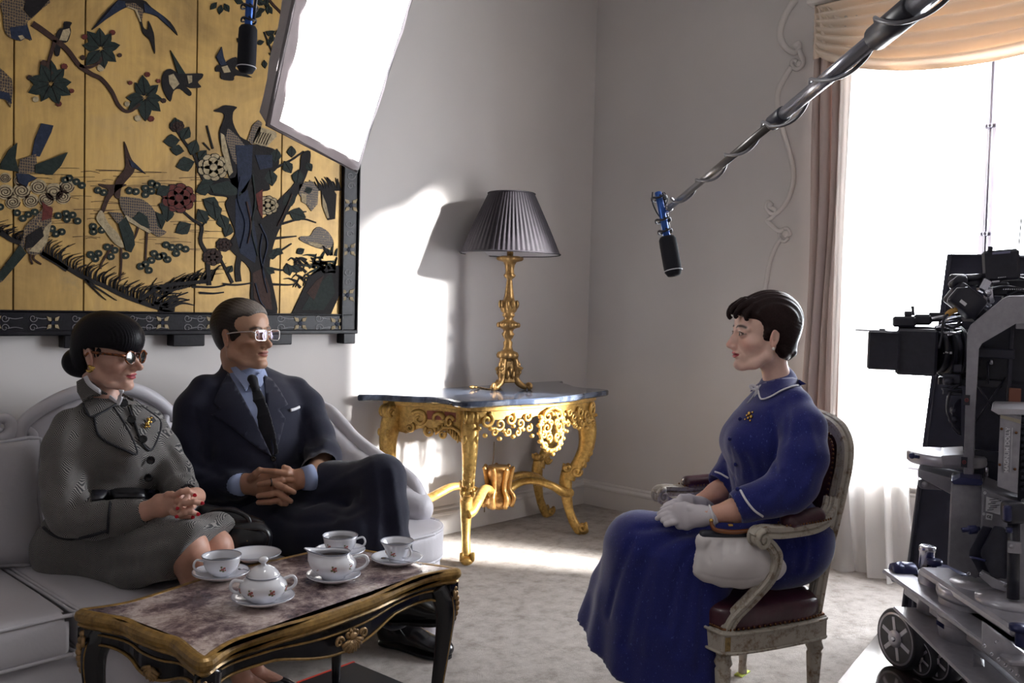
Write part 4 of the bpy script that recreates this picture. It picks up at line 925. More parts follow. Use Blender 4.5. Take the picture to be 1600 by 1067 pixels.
tq=[(a,b) for a,b in q4]+[(a,-b) for a,b in q4[::-1]];tq=tq+[(-a,b) for a,b in [(x,y) for x,y in tq[::-1]]][1:-1]
# order: front centre -> right -> back centre -> left
tq=[(a,b) for a,b in q4]+[(a,-b) for a,b in q4[::-1]]+[(-a,-b) for a,b in q4[1:]]+[(-a,b) for a,b in q4[::-1][:-1]]
to=cr(np.array(tq),4,True)+TC
m=MB();slab(m,offset(to,.022),TZ-.02,TZ,.002);m.build('marble_top',M_MARBR,ct,smooth=False)
def mould(o,prof,mat,name,parent,zc=0):
    o=np.asarray(o);k=len(o);t=np.roll(o,-1,0)-np.roll(o,1,0);nn=np.stack([t[:,1],-t[:,0]],1);nn /= np.linalg.norm(nn,axis=1)[:,None]+1e-9
    if ((o-o.mean(0))*nn).sum()<0:nn=-nn
    v=[];f=[];r=len(prof)
    for (d,z) in prof:q=o-nn*d;v +=[(a,b,z) for a,b in q]
    for i in range(r-1):
        for j in range(k):b=(j+1)% k;f.append((i*k+j,i*k+b,(i+1)*k+b,(i+1)*k+j))
    m=MB();m.add(v,f,0,False);return m.build(name,mat,parent)
mould(to,[(.027,TZ-.004),(.024,TZ+.001),(.018,TZ+.002),(.010,TZ+.0005),(.003,TZ-.004),(0,TZ-.012),(.001,TZ-.020),(.007,TZ-.026),(.009,TZ-.029),(.006,TZ-.033),(.014,TZ-.040),(.03,TZ-.041)],M_GEDGE,'gilt_edge',ct)
ai=offset(to,.026);k=len(ai);ang=np.arctan2((ai[:,1]-TC[1])/hd,(ai[:,0]-TC[0])/hw)
def low(p):# height of the scalloped lower apron edge
    u=abs(p[0]-TC[0])/hw;w_=abs(p[1]-TC[1])/hd
    if w_>.80:return TZ-.095-.022*math.cos(min(u,.92)*math.pi*1.6)*1.0-(0.03 if u>.88 else 0)
    return TZ-.095-.018*math.cos(w_*math.pi*1.5)
m=MB();lo_=[low(p) for p in ai];inn=offset(ai,.018)
v=[(a,b,TZ-.04) for a,b in ai]+[(a,b,z) for (a,b),z in zip(ai,lo_)]+[(a,b,z) for (a,b),z in zip(inn,lo_)]+[(a,b,TZ-.04) for a,b in inn]
f=[(r*k+i,r*k+(i+1)% k,(r+1)*k+(i+1)% k,(r+1)*k+i) for r in range(3) for i in range(k)];m.add(v,f,0,False)
apo=m.build('apron',M_BLK,ct,smooth=False)
m=MB();oo=offset(ai,-.002)
m.tube(np.array([(a,b,z+.002) for (a,b),z in zip(oo,lo_)]),.0035,6,closed=True);m.tube(np.array([(a,b,TZ-.058-.3*(TZ-.095-z)) for (a,b),z in zip(oo,lo_)]),.0030,6,closed=True);m.build('gilt_line',M_GEDGE,ct)
M_ORM=gilt('bronze_mount',rgb(92,70,46),rgb(186,150,104),.35,40)
for (sx_,sy_) in ((1,-1),(-1,-1),(1,1),(-1,1)):
    e=np.array([sx_*.80,sy_*.6,0]);e /= np.linalg.norm(e);b=np.array([TC[0]+sx_*(hw-.045),TC[1]+sy_*(hd-.045),0]);sd=np.cross([0,0,1.],e)
    prof=[(TZ-.045,-.012,.030),(TZ-.08,.006,.032),(TZ-.13,.014,.028),(.27,.006,.022),(.16,-.006,.017),(.08,-.004,.014),(.03,.012,.016),(.004,.022,.018)]
    pts=cr(np.array([b+e*o+np.array([0,0,z]) for z,o,r in prof]),5);rr=np.interp(np.linspace(0,1,len(pts)),np.linspace(0,1,8),[r for*_,r in prof]);m=MB();m.tube(pts,rr,12,flat=(1,.9),up=e);lg=m.build('leg',M_BLK,ct)
    m=MB()
    for w in (-1,1):m.tube(pts[2:]+(e*.62+sd*w*.62)*rr[2:,None],.0026,6)
    m.build('gilt_line',M_GEDGE,lg)
    m=MB()
    for i in range(9):z=TZ-.055-i*.014;m.ball(b+e*(.034+.010*math.sin(i*.45))+np.array([0,0,z]),(.010-.0006*i,.013-.0009*i,.010),n=8,k=6);
    for w in (-1,1):m.tube(np.array([b+e*.032+sd*(w*.016+x*w)+np.array([0,0,TZ-.07+y]) for x,y in scroll2d((0,0),.012,1.2,1.5,-1,14)]),[.005,.003],6)
    m.build('bronze_mount',M_ORM,lg)
for (px_,sy_) in ((TC[0],-1),(TC[0],1)):
    m=MB();c=np.array([px_,TC[1]+sy_*(hd-.012),TZ-.088]);
    for i in range(9):a=math.radians(200+i*17.5);m.tube(np.array([c+[0,sy_*.004,.014],c+[math.cos(a)*.022,sy_*.010,.014+math.sin(a)*.020],c+[math.cos(a)*.036,sy_*.006,.014+math.sin(a)*.034]]),[.003,.0055,.005],7)
    for w in (-1,1):
        m.tube(np.array([c+[w*(.040+x),sy_*.004,.014+y] for x,y in scroll2d((0,0),.013,1.25,3.1,-1,16)]),[.005,.003],6)
        m.tube(np.array([c+[w*(.012+x),sy_*.006,.026+y] for x,y in scroll2d((0,0),.010,1.2,2,1,16)]),[.005,.003],6)
    m.ball(c+[0,sy_*.008,.02],(.012,.008,.010));m.build('shell_mount',M_ORM,ct)
for sx_ in (-1,1):
    m=MB();c=np.array([TC[0]+sx_*(hw-.052),TC[1],TZ-.085])
    for i in range(7):a=math.radians(200+i*23);m.tube(np.array([c,c+[sx_*.01,math.cos(a)*.02,math.sin(a)*.018],c+[sx_*.006,math.cos(a)*.034,math.sin(a)*.032]]),[.003,.0055,.004],7)
    m.build('shell_mount',M_ORM,ct)
ct.rotation_euler=(0,0,math.radians(8.0))
# black board with red taped edge lying under the table
bd=thing('floor_board','black floor board with a red taped edge under the coffee table','board',(-2.9,-1.75,0))
Q=[onz(462,1067,.012),onz(552,1034,.012),onz(628,1067,.012)];ctr=Q[1];e1=Q[0]-Q[1];e1[2]=0;e1 /= np.linalg.norm(e1);e2=Q[2]-Q[1];e2[2]=0;e2 /= np.linalg.norm(e2)
Rb=np.array([e1,np.cross([0,0,1],e1),[0,0,1]]).T;cB=ctr+e1*.22+np.cross([0,0,1],e1)*.2*(1 if np.dot(np.cross([0,0,1],e1),e2)>0 else-1);cB[2]=.007
MB().box(cB,(.44,.40,.012),Rb,.002).build('board',MAT('black_board',rgb(24,22,26),.45,var=(30,.3)),bd)
MB().box(cB+[0,0,.0064],(.44,.014,.001),Rb).build('hidden_line',M_BLK,bd) if False else None
sg=-1 if np.dot(np.cross([0,0,1],e1),e2)>0 else 1
MB().box(cB+np.cross([0,0,1],e1)*sg*.1975+[0,0,.0005],(.442,.009,.0132),Rb).build('red_tape',MAT('red_tape',rgb(206,62,40),.5),bd,label='red tape strip')
# ================================================================== china
def china_mat():
    q=NT('painted_china');q.set(Base_Color=rgb(228,228,234),Roughness=.14);q.b.inputs['Coat Weight'].default_value=.5;return q.m
M_CH=china_mat();M_TEA=MAT('black_coffee',(.022,.012,.007),.08);M_GRIM=MAT('grey_rim_line',rgb(132,134,148),.3,.3);M_ROSE=MAT('rose_print',rgb(168,96,88),.4);M_LEAFP=MAT('leaf_print',rgb(116,122,84),.4);M_SILV=MAT('silver_spoon',rgb(170,170,178),.2,1)
def ring(m,c,r,z,t,n=32,mi=0,sx_=1):m.tube([(c[0]+r*math.cos(a),c[1]+r*math.sin(a),c[2]+z) for a in np.linspace(0,2*math.pi,n,endpoint=False)],t,5,closed=True,m=mi)
def sprig(parent,c,rad,zz,angs,mod=None):
    m=MB()
    for a in angs:
        for (da,dz,s_,mi) in ((0,0,.0045,0),(.11,.003,.0034,0),(-.10,-.003,.0034,1),(.05,-.006,.0030,1),(-.06,.006,.0028,1),(.16,-.004,.0022,0)):
            r=rad(zz+dz);aa=a+da*.045/max(r,.02);e=np.array([math.cos(aa),math.sin(aa),0]);m.ball(np.array(c)+e*r+[0,0,zz+dz],(s_,s_,s_*.9),n=7,k=5,m=mi) if False else m.box(np.array(c)+e*(r+.0002)+[0,0,zz+dz],(s_*1.8,.0008,s_*1.6),np.array([[-e[1],-e[0],0],[e[0],-e[1],0],[0,0,1]]),mi and .0003 or 0,m=mi)
    return m.build('flower_print',[M_ROSE,M_LEAFP],parent)
def saucer(c,label,r=.076,group='china saucers on the coffee table'):
    o=thing('saucer',label,'saucer',c,0,group)
    m=MB();m.lathe([(.0,.004),(r*.42,.004),(r*.45,.0),(r*.5,.0),(r*.58,.004),(r*.85,.012),(r,.019),(r*1.0,.021),(r*.97,.0215),(r*.84,.015),(r*.56,.008),(r*.45,.0065),(.0,.0065)],c,40);m.build('dish',M_CH,o)
    m=MB();ring(m,c,r*.985,.0215,.0011);m.build('rim_line',M_GRIM,o);return o
def handle(m,c,a,r0,z0,z1,out,t,flat=None):
    e=np.array([math.cos(a),math.sin(a),0]);c=np.array(c);pts=[c+e*(r0-.002)+[0,0,z1],c+e*(r0+out*.7)+[0,0,z1+.006],c+e*(r0+out)+[0,0,z1-.006],c+e*(r0+out*.85)+[0,0,(z0+z1)/2-.004],c+e*(r0+out*.35)+[0,0,z0+.003],c+e*(r0-.010)+[0,0,z0-.001]]
    m.tube(cr(np.array(pts),6),t,8,up=np.cross([0,0,1],e))
def cup(c,ha,label,tall=False,fill=.036):
    o=thing('teacup',label,'cup',c,0,'painted china cups with coffee');b=.0065
    if tall:pr=[(.018,.0),(.022,.0),(.023,.004),(.026,.012),(.032,.026),(.038,.040),(.046,.053),(.050,.060)]
    else:pr=[(.020,.0),(.024,.0),(.025,.004),(.034,.009),(.043,.020),(.048,.034),(.050,.046),(.053,.055)]
    c2=(c[0],c[1],c[2]);full=pr+[(r-.002,z) for r,z in pr[::-1][:-2]]+[(0,pr[2][1]+.002)]
    m=MB();m.lathe([(0,.002)]+full,c2,40);m.build('bowl',M_CH,o)
    m=MB();handle(m,c2,ha,np.interp(.042,[z for _,z in pr],[r for r,_ in pr]),.016,.044,.026,.0032);m.build('handle',M_CH,o)
    m=MB();ring(m,c2,pr[-1][0]-.001,pr[-1][1],.0014,40);m.build('rim_line',M_GRIM,o)
    rr=lambda z:float(np.interp(z,[z for _,z in pr],[r for r,_ in pr]));m=MB();m.lathe([(rr(fill)-.0025,fill),(0,fill+.0002)],c2,36);m.build('coffee',M_TEA,o)
    sprig(o,c2,rr,.028,[ha+math.radians(x) for x in (75,160,235,300)]);m=MB();return o
def spoon(p0,p1,label,z0=0.0,z1=0.0):
    o=thing('teaspoon',label,'spoon',tuple(p0));m=MB();p0=np.array(p0);p1=np.array(p1);d=p1-p0;L=np.linalg.norm(d);d /= L;s_=np.cross([0,0,1],d)
    m.tube(cr(np.array([p0,p0+d*L*.3+[0,0,.002],p0+d*L*.72,p1]),5),[.004,.002,.0018,.0025],8,flat=(.5,1),up=(0,0,1));m.ball(p1+d*.012,(.015,.009,.003),np.array([d,s_,np.cross(d,s_)]).T);m.build('bowl_and_stem',M_SILV,o);return o
camdir=lambda p:math.atan2(CC[1]-p[1],CC[0]-p[0])
Z1=TZ+.002
def at_t(x,y):p=onz(x,y,Z1+.004);return (float(p[0]),float(p[1]),Z1)
p=at_t(345,901);saucer(p,'saucer under the cup in front of the knees of the woman in tweed');q=(p[0]+.004,p[1]+.004,Z1+.0075);cup(q,camdir(q)-math.radians(72),'white flowered cup with handle towards the sofa, nearest the woman in tweed',fill=.034)
p=at_t(531,866);saucer(p,'saucer half hidden behind the creamer');q=(p[0],p[1],Z1+.0075);cup(q,camdir(q)+math.radians(80),'white cup of coffee behind the gravy-boat shaped creamer',fill=.042)
p=at_t(620,878);saucer(p,'saucer holding the coffee cup nearest the gilt console');q=(p[0],p[1],Z1+.0075);cup(q,camdir(q)+math.radians(38),'flared white cup of coffee near the marble corner, spoon in its saucer',True,fill=.044)
a=np.array(onz(598,872,Z1+.02));b=np.array(onz(658,882,Z1+.024));spoon(b,a+(b-a)*.1,'silver teaspoon lying in the saucer nearest the gilt console')
# saucer for the third sitter, partly behind the black bag
p=at_t(398,872);saucer(p,'empty saucer beside the black handbag')
p=at_t(411,940);saucer(p,'saucer under the lidded sugar bowl',.078)
SB=(p[0],p[1],Z1+.0075);so=thing('sugar_bowl','round white lidded sugar bowl with two loop handles','bowl',SB)
pr=[(0,.001),(.030,.0),(.034,.002),(.036,.006),(.050,.016),(.058,.028),(.060,.038),(.055,.050),(.044,.058),(.040,.062),(.040,.066),(.037,.066),(.0,.060)]
MB().lathe(pr,SB,44).build('bowl',M_CH,so)
L_=np.array(SB)+[0,0,.064];tilt=eul(x=5,y=-4)
lid=MB().lathe([(.0,.0),(.036,.0),(.039,.003),(.037,.007),(.028,.017),(.016,.024),(.007,.027),(.0055,.031),(.007,.035),(.0,.036)],L_,36,tilt).ball(L_+tilt@np.array([0,0,.041]),(.0135,.010,.009)).build('lid',M_CH,so)
m=MB();ca=camdir(SB)
for w in (1,-1):m=MB();handle(m,SB,ca+w*math.radians(85)+.1,.050,.022,.052,.030,.0042);m.build('handle',M_CH,so)
sprig(so,SB,lambda z:float(np.interp(z,[.0,.016,.028,.038,.05],[.034,.050,.058,.060,.055])),.034,[ca+x for x in (-.55,.35,1.2,-1.3,2.4,3.6)])
m=MB();ring(m,SB,.041,.063,.0015,40);m.build('rim_line',M_GRIM,so)
spoon(np.array(onz(374,889,Z1+.10)),np.array(SB)+[-.015,.02,.068],'spoon handle sticking out of the sugar bowl')
p=at_t(521,905);saucer(p,'saucer under the creamer with the long lip',.074)
CR_=np.array([p[0],p[1],Z1+.0075]);ja=camdir(CR_);so=thing('creamer','white flowered creamer jug with long pouring lip and ear handle','jug',tuple(CR_))
ax=np.array([math.cos(ja+math.radians(90)),math.sin(ja+math.radians(90)),0])   # towards the handle, picture right
ay=np.cross([0,0,1],ax);prj=[(.026,.0),(.030,.002),(.031,.006),(.042,.014),(.054,.026),(.058,.038),(.055,.050),(.046,.060),(.041,.066),(.042,.072)]
n=44;v=[];f=[]
for i,(r,z) in enumerate(prj+[(r-.0025,z) for r,z in prj[::-1][:-3]]):
    k_=i if i<len(prj) else 2*len(prj)-1-i;hi=max(0,(z-.030)/.042)
    for j in range(n):
        a=2*math.pi*j/n;lip=max(0,-math.cos(a))** 4;v.append(CR_+ax*(r*math.cos(a)*1.08-lip*hi ** 1.5*.034)+ay*(r*math.sin(a)*(1-.0*lip))+[0,0,z+lip*hi ** 2*.012])
R_=len(prj)*2-3
for i in range(R_-1):
    for j in range(n):b=(j+1)% n;f.append((i*n+j,i*n+b,(i+1)*n+b,(i+1)*n+j))
f.append(tuple(range(n))[::-1]);f.append(tuple((R_-1)*n+j for j in range(n)));MB().add(v,f).build('jug_body',M_CH,so)
m=MB();handle(m,CR_,ja+math.radians(90),.052,.018,.054,.040,.0045);m.build('handle',M_CH,so)
m=MB();rimv=np.array(v[(len(prj)-1)*n:len(prj)*n]);m.tube(rimv,.0016,5,closed=True);m.build('rim_line',M_GRIM,so)
v2=[CR_+ax*(.040*math.cos(a)*1.05-max(0,-math.cos(a))** 4*.014)+ay*.040*math.sin(a)+[0,0,.060] for a in np.linspace(0,2*math.pi,30,endpoint=False)];MB().add(v2,[tuple(range(30))]).build('coffee',M_TEA,so)
sprig(so,CR_,lambda z:float(np.interp(z,[.0,.014,.026,.038,.05],[.03,.042,.054,.058,.055]))*1.03,.040,[ja+x for x in (0,-.9,.9)])

for o in list(COL.objects):
    if o.parent is None and o.get('category') in ('cup','saucer','bowl','jug','spoon'):
        o.scale=(.95,.95,.95)
# ================================================================== people: sculpting tools
def skin_mat(name,sss=.12):
    q=NT(name);a=q.n('ShaderNodeVertexColor');a.layer_name='Col';co=q.coord();n=q.noise(90,4,.6,co)
    q.set(Base_Color=q.mix(.18,a.outputs[0],q.ramp(n,[(.35,(.75,.62,.58)),(.65,(1,1,1))]),'MULTIPLY'),Roughness=.48)
    q.b.inputs['Subsurface Weight'].default_value=sss;q.b.inputs['Subsurface Radius'].default_value=(.010,.004,.002);q.b.inputs['Subsurface Scale'].default_value=1
    q.bump(q.noise(400,3,.6,co),.08,.001);return q.m
M_SKIN=skin_mat('skin')
def hair_mat(name,c0,c1,rough=.32,aniso=(1,1,1)):
    q=NT(name);a=q.n('ShaderNodeVertexColor');a.layer_name='Col';co=q.coord(scale=aniso);n=q.noise(230,3,.6,co)
    q.set(Base_Color=q.mix(.5,a.outputs[0],q.ramp(n,[(.35,(.35,.33,.33)),(.65,(1,1,1))]),'MULTIPLY'),Roughness=rough);q.bump(n,.5,.0015);return q.m
M_HAIR=hair_mat('hair_strands',0,0,.38);M_HAIR.node_tree.nodes['Principled BSDF'].inputs['Specular IOR Level'].default_value=.3;M_HAIRB=M_HAIR.copy();M_HAIRB.node_tree.nodes['Principled BSDF'].inputs['Specular IOR Level'].default_value=.12
M_EYEW=MAT('eye_white',rgb(222,216,212),.15);M_IRIS=MAT('eye_iris',rgb(48,36,30),.1)
def frame_of(f,pitch=0,roll=0):
    """head axes: columns forward, left, up; pitch>0 lifts the face"""
    f=np.array([f[0],f[1],0.]);f /= np.linalg.norm(f);l=np.cross(_Z,f);A=np.stack([f,l,_Z],1)
    return A@rotm('Y',-math.radians(pitch))@rotm('X',math.radians(roll))
def w2l(A,O,p):return A.T@(np.array(p)-O)
def head_sdf(male=0,neck=None,nr=.05,jaw=1.0,nose=0.0,chinz=0.0,smile=0.0,nz=.007):
    eo=1.0 if male else 1.22
    s=SDF((-.15,-.115,-.27),(.15,.115,.14),.0024);m=male
    s.ell((-.014,0,.030),(.094,.073+.003*m,.084),k=0)
    s.ell((.030,0,.038),(.060,.058,.052),k=.02)
    s.ell((.030,0,-.028),(.056,.054,.066),k=.02)
    for y in (-1,1):
        s.ell((.048,y*.040,-.030),(.026,.020,.018),k=.018)
        s.chain([(-.004,y*.058*jaw,-.040),(.004,y*.053*jaw,-.072),(.040,y*.034*jaw,-.100),(.070,y*.012,-.110-chinz)],[.012,.013+.002*m,.014+.001*m,.013],k=.022,kk=.012)
        s.chain([(.088,y*.010,.014),(.082,y*.028,.018),(.066,y*.045,.012)],[.006+.0015*m,.006+.0015*m,.005],k=.010)
    s.ell((.030,0,-.085),(.045,.036,.026),k=.02)
    s.ell((.070,0,-.068),(.023,.028,.030),k=.018)
    s.ell((.079,0,-.104-chinz),(.014,.016+.003*m,.013),k=.014)
    if neck is not None:s.chain([(-.022,0,-.03),(-.026,0,-.075),neck],[nr*.95,nr*.92,nr*1.08],k=.02)
    # sockets, lids
    for y in (-1,1):
        s.ell((.099,y*.030,.000),(.016,.018,.012),k=.012,op='sub')
        s.ell((.0755,y*.031,-.001),(.0150,.0158,.0138),k=.004)
        s.ell((.0915,y*.0315,-.0012),(.0072,.0112*eo ** .5,.0046*eo),k=.0015,op='sub')
        s.cap((.083,y*.018,.009),(.079,y*.045,.006),.0035,.0028,k=.004)
        s.ell((.062,y*.050,-.058),(.016,.016,.022),k=.02,op='sub') if m else None
    # nose
    s.chain([(.088,0,.006),(.098,0,-.014),(.1085+nose,0,-.030-nz)],[.0052,.0062,.0085+.001*m],k=.009,kk=.004)
    s.chain([(.082,0,.0),(.090,0,-.022),(.092,0,-.045)],[.008,.011,.013],k=.008)
    s.ell((.104+nose*.8,0,-.036-nz),(.010,.0085,.006),k=.006)
    for y in (-1,1):s.ell((.0965+nose*.5,y*.0115,-.0375-nz),(.0085,.0062,.0062),k=.005);s.ell((.099+nose*.5,y*.0068,-.0445-nz),(.0045,.0028,.003),k=.002,op='sub')
    # mouth
    w_=.022+.003*smile
    s.ell((.0905,0,-.0645),(.0075,w_*.82,.0052-.001*m),k=.004);s.ell((.0888,0,-.0755),(.0085,w_*.72,.0062-.001*m),k=.004)
    s.crease([(.082,-w_,-.0695+.002*smile),(.094,-w_*.5,-.0702),(.0985,0,-.0700),(.094,w_*.5,-.0702),(.082,w_,-.0695+.002*smile)],.0024,-.0036)
    s.crease([(.095,-.003,-.055),(.095,0,-.058),(.095,.003,-.055)],.004,-.0012);s.crease([(.088,-.012,-.086),(.090,0,-.087),(.088,.012,-.086)],.006,-.003)
    for y in (-1,1):
        s.crease([(.088,y*.017,-.036),(.078,y*.030,-.055),(.070,y*.034,-.068)],.0045,-.0016-.0012*m-.0006*smile)
        # ear
        A=eul(y=-12)@eul(z=y*22);c=np.array([-.006,y*.0745,-.012])
        s.ell(c,(.0175,.0055,.031),A,k=.005);s.ell(c+A@np.array([.0,y*.006,.004]),(.0115,.0055,.020),A,k=.003,op='sub');s.ell(c+A@np.array([.004,y*.003,-.004]),(.006,.006,.007),A,k=.002,op='sub')
        s.ell(c+A@np.array([.002,y*.002,-.026]),(.008,.005,.008),A,k=.004);s.crease([c+A@np.array([-.008,y*.006,.016]),c+A@np.array([-.007,y*.006,0]),c+A@np.array([.002,y*.005,-.012])],.003,.003)
    return s
def short_face(V,lz,z0=0.0):
    V=V.copy();m=V[:,2]<z0;V[m,2]=z0+(V[m,2]-z0)*lz;return V
def soft(x,a,b):t=np.clip((x-a)/(b-a),0,1);return t*t*(3-2*t)
def skin_cols(V,base,lip,brow,male=0,browz=.018,cheek=.25,beard=0,lipw=.022):
    x,y,z=V.T;C=np.tile(np.array(base),(len(V),1));ay=np.abs(y)
    def mix(m,c):C[:]=C*(1-m[:,None])+np.array(c)*m[:,None]
    b=np.array(base);warm=b*np.array([1.02,.72,.68])
    mix(cheek*np.exp(-(((x-.07)/.03)** 2+((ay-.042)/.020)** 2+((z+.035)/.020)** 2)),warm)
    mix(.45*np.exp(-(((x-.112)/.012)** 2+(y/.014)** 2+((z+.033)/.010)** 2)),warm)
    mix(.5*soft(ay,.072,.085)*(np.abs(z+.012)<.05)*(np.abs(x)<.04),warm)
    # lips
    u=np.clip(1-(ay/lipw)** 2,0,1)** .6;up=-.0695+.0095*u*(1-.12*np.exp(-(y/.004)** 2));dn=-.0695-.0115*u
    ml=soft(z,dn-.001,dn+.001)*(1-soft(z,up-.001,up+.001))*(ay<lipw)*(x>.072);mix(ml,lip)
    mix(.7*np.exp(-((z+.070)/.0011)** 2)*ml,tuple(c*.3 for c in lip))
    # brows
    bc=browz+.004*np.sin(np.clip((ay-.010)/.040,0,1)*np.pi)-.003*soft(ay,.035,.05)
    mb=np.exp(-((z-bc)/(.0036+.0006*male))** 2)*soft(ay,.009,.013)*(1-soft(ay,.044,.050))*(x>.05);mix(np.clip(mb*1.2,0,.92),brow)
    # lash line and lid shading colour (make-up)
    d=np.sqrt(((y-np.sign(y)*.0315)/(.0118 if male else .013))** 2+((z+.0012)/(.0052 if male else .0064))** 2);md=(np.exp(-((d-1.03)/(.13 if male else .17))** 2)*(x>.07)*((z>-.003)*.9+.2*(z <=-.003)));mix(np.clip(md*(1-.55*male),0,.95),(.02,.015,.015))
    if beard:mix(beard*soft(-z,.05,.075)*soft(x,.0,.03)*(1-ml),tuple(np.array(base)*np.array([.72,.74,.80])))
    return C
def put_eyes(root,A,O,sc,look=(1,0,0)):
    for y in (-1,1):
        c=np.array([.0765,y*.031,-.001]);m=MB((A*sc,O));m.ball(c,.0122,n=16,k=10)
        d=np.array(look,float);d /= np.linalg.norm(d);q=np.array(Vector(d).to_track_quat('Z','Y').to_matrix());m.ball(c+d*.0088,(.0058,.0058,.0040),q,14,8,m=1)
        m.build('eye',[M_EYEW,M_IRIS],root)
def lashes(root,A,O,sc):
    for y in (-1,1):
        c=np.array([.0755,y*.031,-.001]);m=MB((A*sc,O))
        for s_,E0,r,ex in ((1,24,.0011,.0009),(-1,-20,.0005,.0)):
            p=[c+(.0156+ex*max(0,a/75))*np.array([math.cos(math.radians(a))*math.cos(math.radians(E)),y*math.sin(math.radians(a))*math.cos(math.radians(E)),math.sin(math.radians(E))]) for a in range(-45,76,10) for E in (E0*(1-(a/85)** 2)+2,)]
            m.tube(np.array(p),[r*.4,r,r*1.1,r],6)
        m.build('eyelashes',M_IRIS,root)
def hair_build(root,s,A,O,sc,colfn,name='hair',sm=1,label=None,mt=None):
    V,F=s.mesh();V=smoothm(V,F,sm) if sm else V;return link_mesh(name,V@(A*sc).T+O,F,mt or M_HAIR,root,cols=colfn(V),label=label)
def limb(s,pts,rs,k=.02,kk=.01):return s.chain([np.array(p) for p in pts],rs,k=k,kk=kk)
def bb(pts,m):p=np.array([np.array(q,float) for q in pts]);return p.min(0)-m,p.max(0)+m
def nail(m,tip,d,n,r=.0045,L=.006):
    d=np.array(d,float);d /= np.linalg.norm(d);n=np.array(n,float);n -= d*(n@d);n /= np.linalg.norm(n)+1e-9;s_=np.cross(n,d);m.ball(np.array(tip),(L,r,.0018),np.array([d,s_,n]).T,10,6)
TOCAM=-CF
# ------------------------------------------------------------------ cloth materials
def weave(name,ca,cb,scale,kind='herring'):
    q=NT(name);co=q.coord();sep=q.n('ShaderNodeSeparateXYZ');q.l(co,sep.inputs[0])
    def M_(op,a,b=None):
        x=q.n('ShaderNodeMath');x.operation=op
        for i,v in enumerate((a,b)):
            if v is None:continue
            if hasattr(v,'links'):q.l(v,x.inputs[i])
            else:x.inputs[i].default_value=v
        return x.outputs[0]
    wn=q.noise(14,3,.6,co);h=M_('ADD',M_('ADD',M_('MULTIPLY',sep.outputs[0],.7*scale),M_('MULTIPLY',sep.outputs[1],-.7*scale)),M_('MULTIPLY',wn,3.0));z=M_('ADD',M_('MULTIPLY',sep.outputs[2],scale),M_('MULTIPLY',q.noise(17,2,.6,co),2.5))
    saw=M_('PINGPONG',h,4.0);st=M_('FRACT',M_('ADD',M_('MULTIPLY',saw,1.0),z));line=q.ramp(st,[(.30,(0,0,0)),(.5,(1,1,1)),(.8,(1,1,1)),(.95,(0,0,0))])
    n=q.noise(900,2,.5,co);n2=q.noise(6,3,.5,co)
    c=q.mix(line,ca,cb);c=q.mix(.55,c,q.ramp(n,[(.35,(.4,.4,.4)),(.65,(1,1,1))]),'MULTIPLY');q.set(Base_Color=c,Roughness=.92);q.b.inputs['Specular IOR Level'].default_value=.15
    q.b.inputs['Sheen Weight'].default_value=.15;q.bump(line,.25,.0008);q.bump(n,.35,.001);return q.m
M_TWEED=weave('herringbone_tweed',rgb(54,54,57),rgb(152,148,144),205)
M_TWEEDP=MAT('charcoal_piping',rgb(27,27,35),.7,bump=(300,.4,.001))
def wool(name,c,fleck=None,sc=700,sheen=.2):
    q=NT(name);co=q.coord();n=q.noise(sc,3,.6,co);d=tuple(x*.7 for x in c);u=tuple(min(1,x*1.25) for x in c);col=q.ramp(n,[(.35,d),(.65,u)])
    if fleck:
        vo=q.noise(170,2,.5,q.coord(scale=(1,1,.55),rot=(.4,.2,.3)));col=q.mix(q.ramp(vo,[(.665,(0,0,0)),(.71,(.40,.40,.40))]),col,fleck)
    q.set(Base_Color=col,Roughness=.85);q.b.inputs['Sheen Weight'].default_value=sheen;q.b.inputs['Specular IOR Level'].default_value=.2;q.bump(n,.3,.001);q.bump(q.noise(22,4,.6,co),.12,.006);return q.m
M_NAVY=wool('navy_suiting',rgb(32,33,50));M_SHIRT=MAT('pale_blue_shirt',rgb(150,164,200),.7,bump=(500,.15,.001));M_TIE=wool('charcoal_tie',rgb(38,38,44),None,900)
M_BLUE=wool('blue_wool_dress',rgb(31,37,106),rgb(96,110,190),600,.35);M_WHITE=MAT('white_cotton',rgb(226,224,230),.7,bump=(400,.2,.001));M_GLOVE=MAT('white_glove_cotton',rgb(208,202,208),.75,bump=(700,.3,.001))
M_GOLDJ=MAT('gold_jewel',rgb(216,176,96),.25,1);M_SHOE=MAT('black_shoe_leather',rgb(20,20,24),.25,0,bump=(90,.12,.001),coat=.3);M_BTN=MAT('black_button',rgb(20,20,26),.25)
def cloth_mesh(s,name,mat,root,sm=2,th=None,label=None):
    V,F=s.mesh();V=smoothm(V,F,sm);o=link_mesh(name,V,F,mat,root,label=label);return o,V,F,bvh_of(V,F)
def pipe_on(bvh,px,r,mat,name,root,back=.001,n=5,label=None):
    q=on_surf(bvh,px,back,n);m=MB();m.tube(q,r,6);return m.build(name,mat,root,label=label)
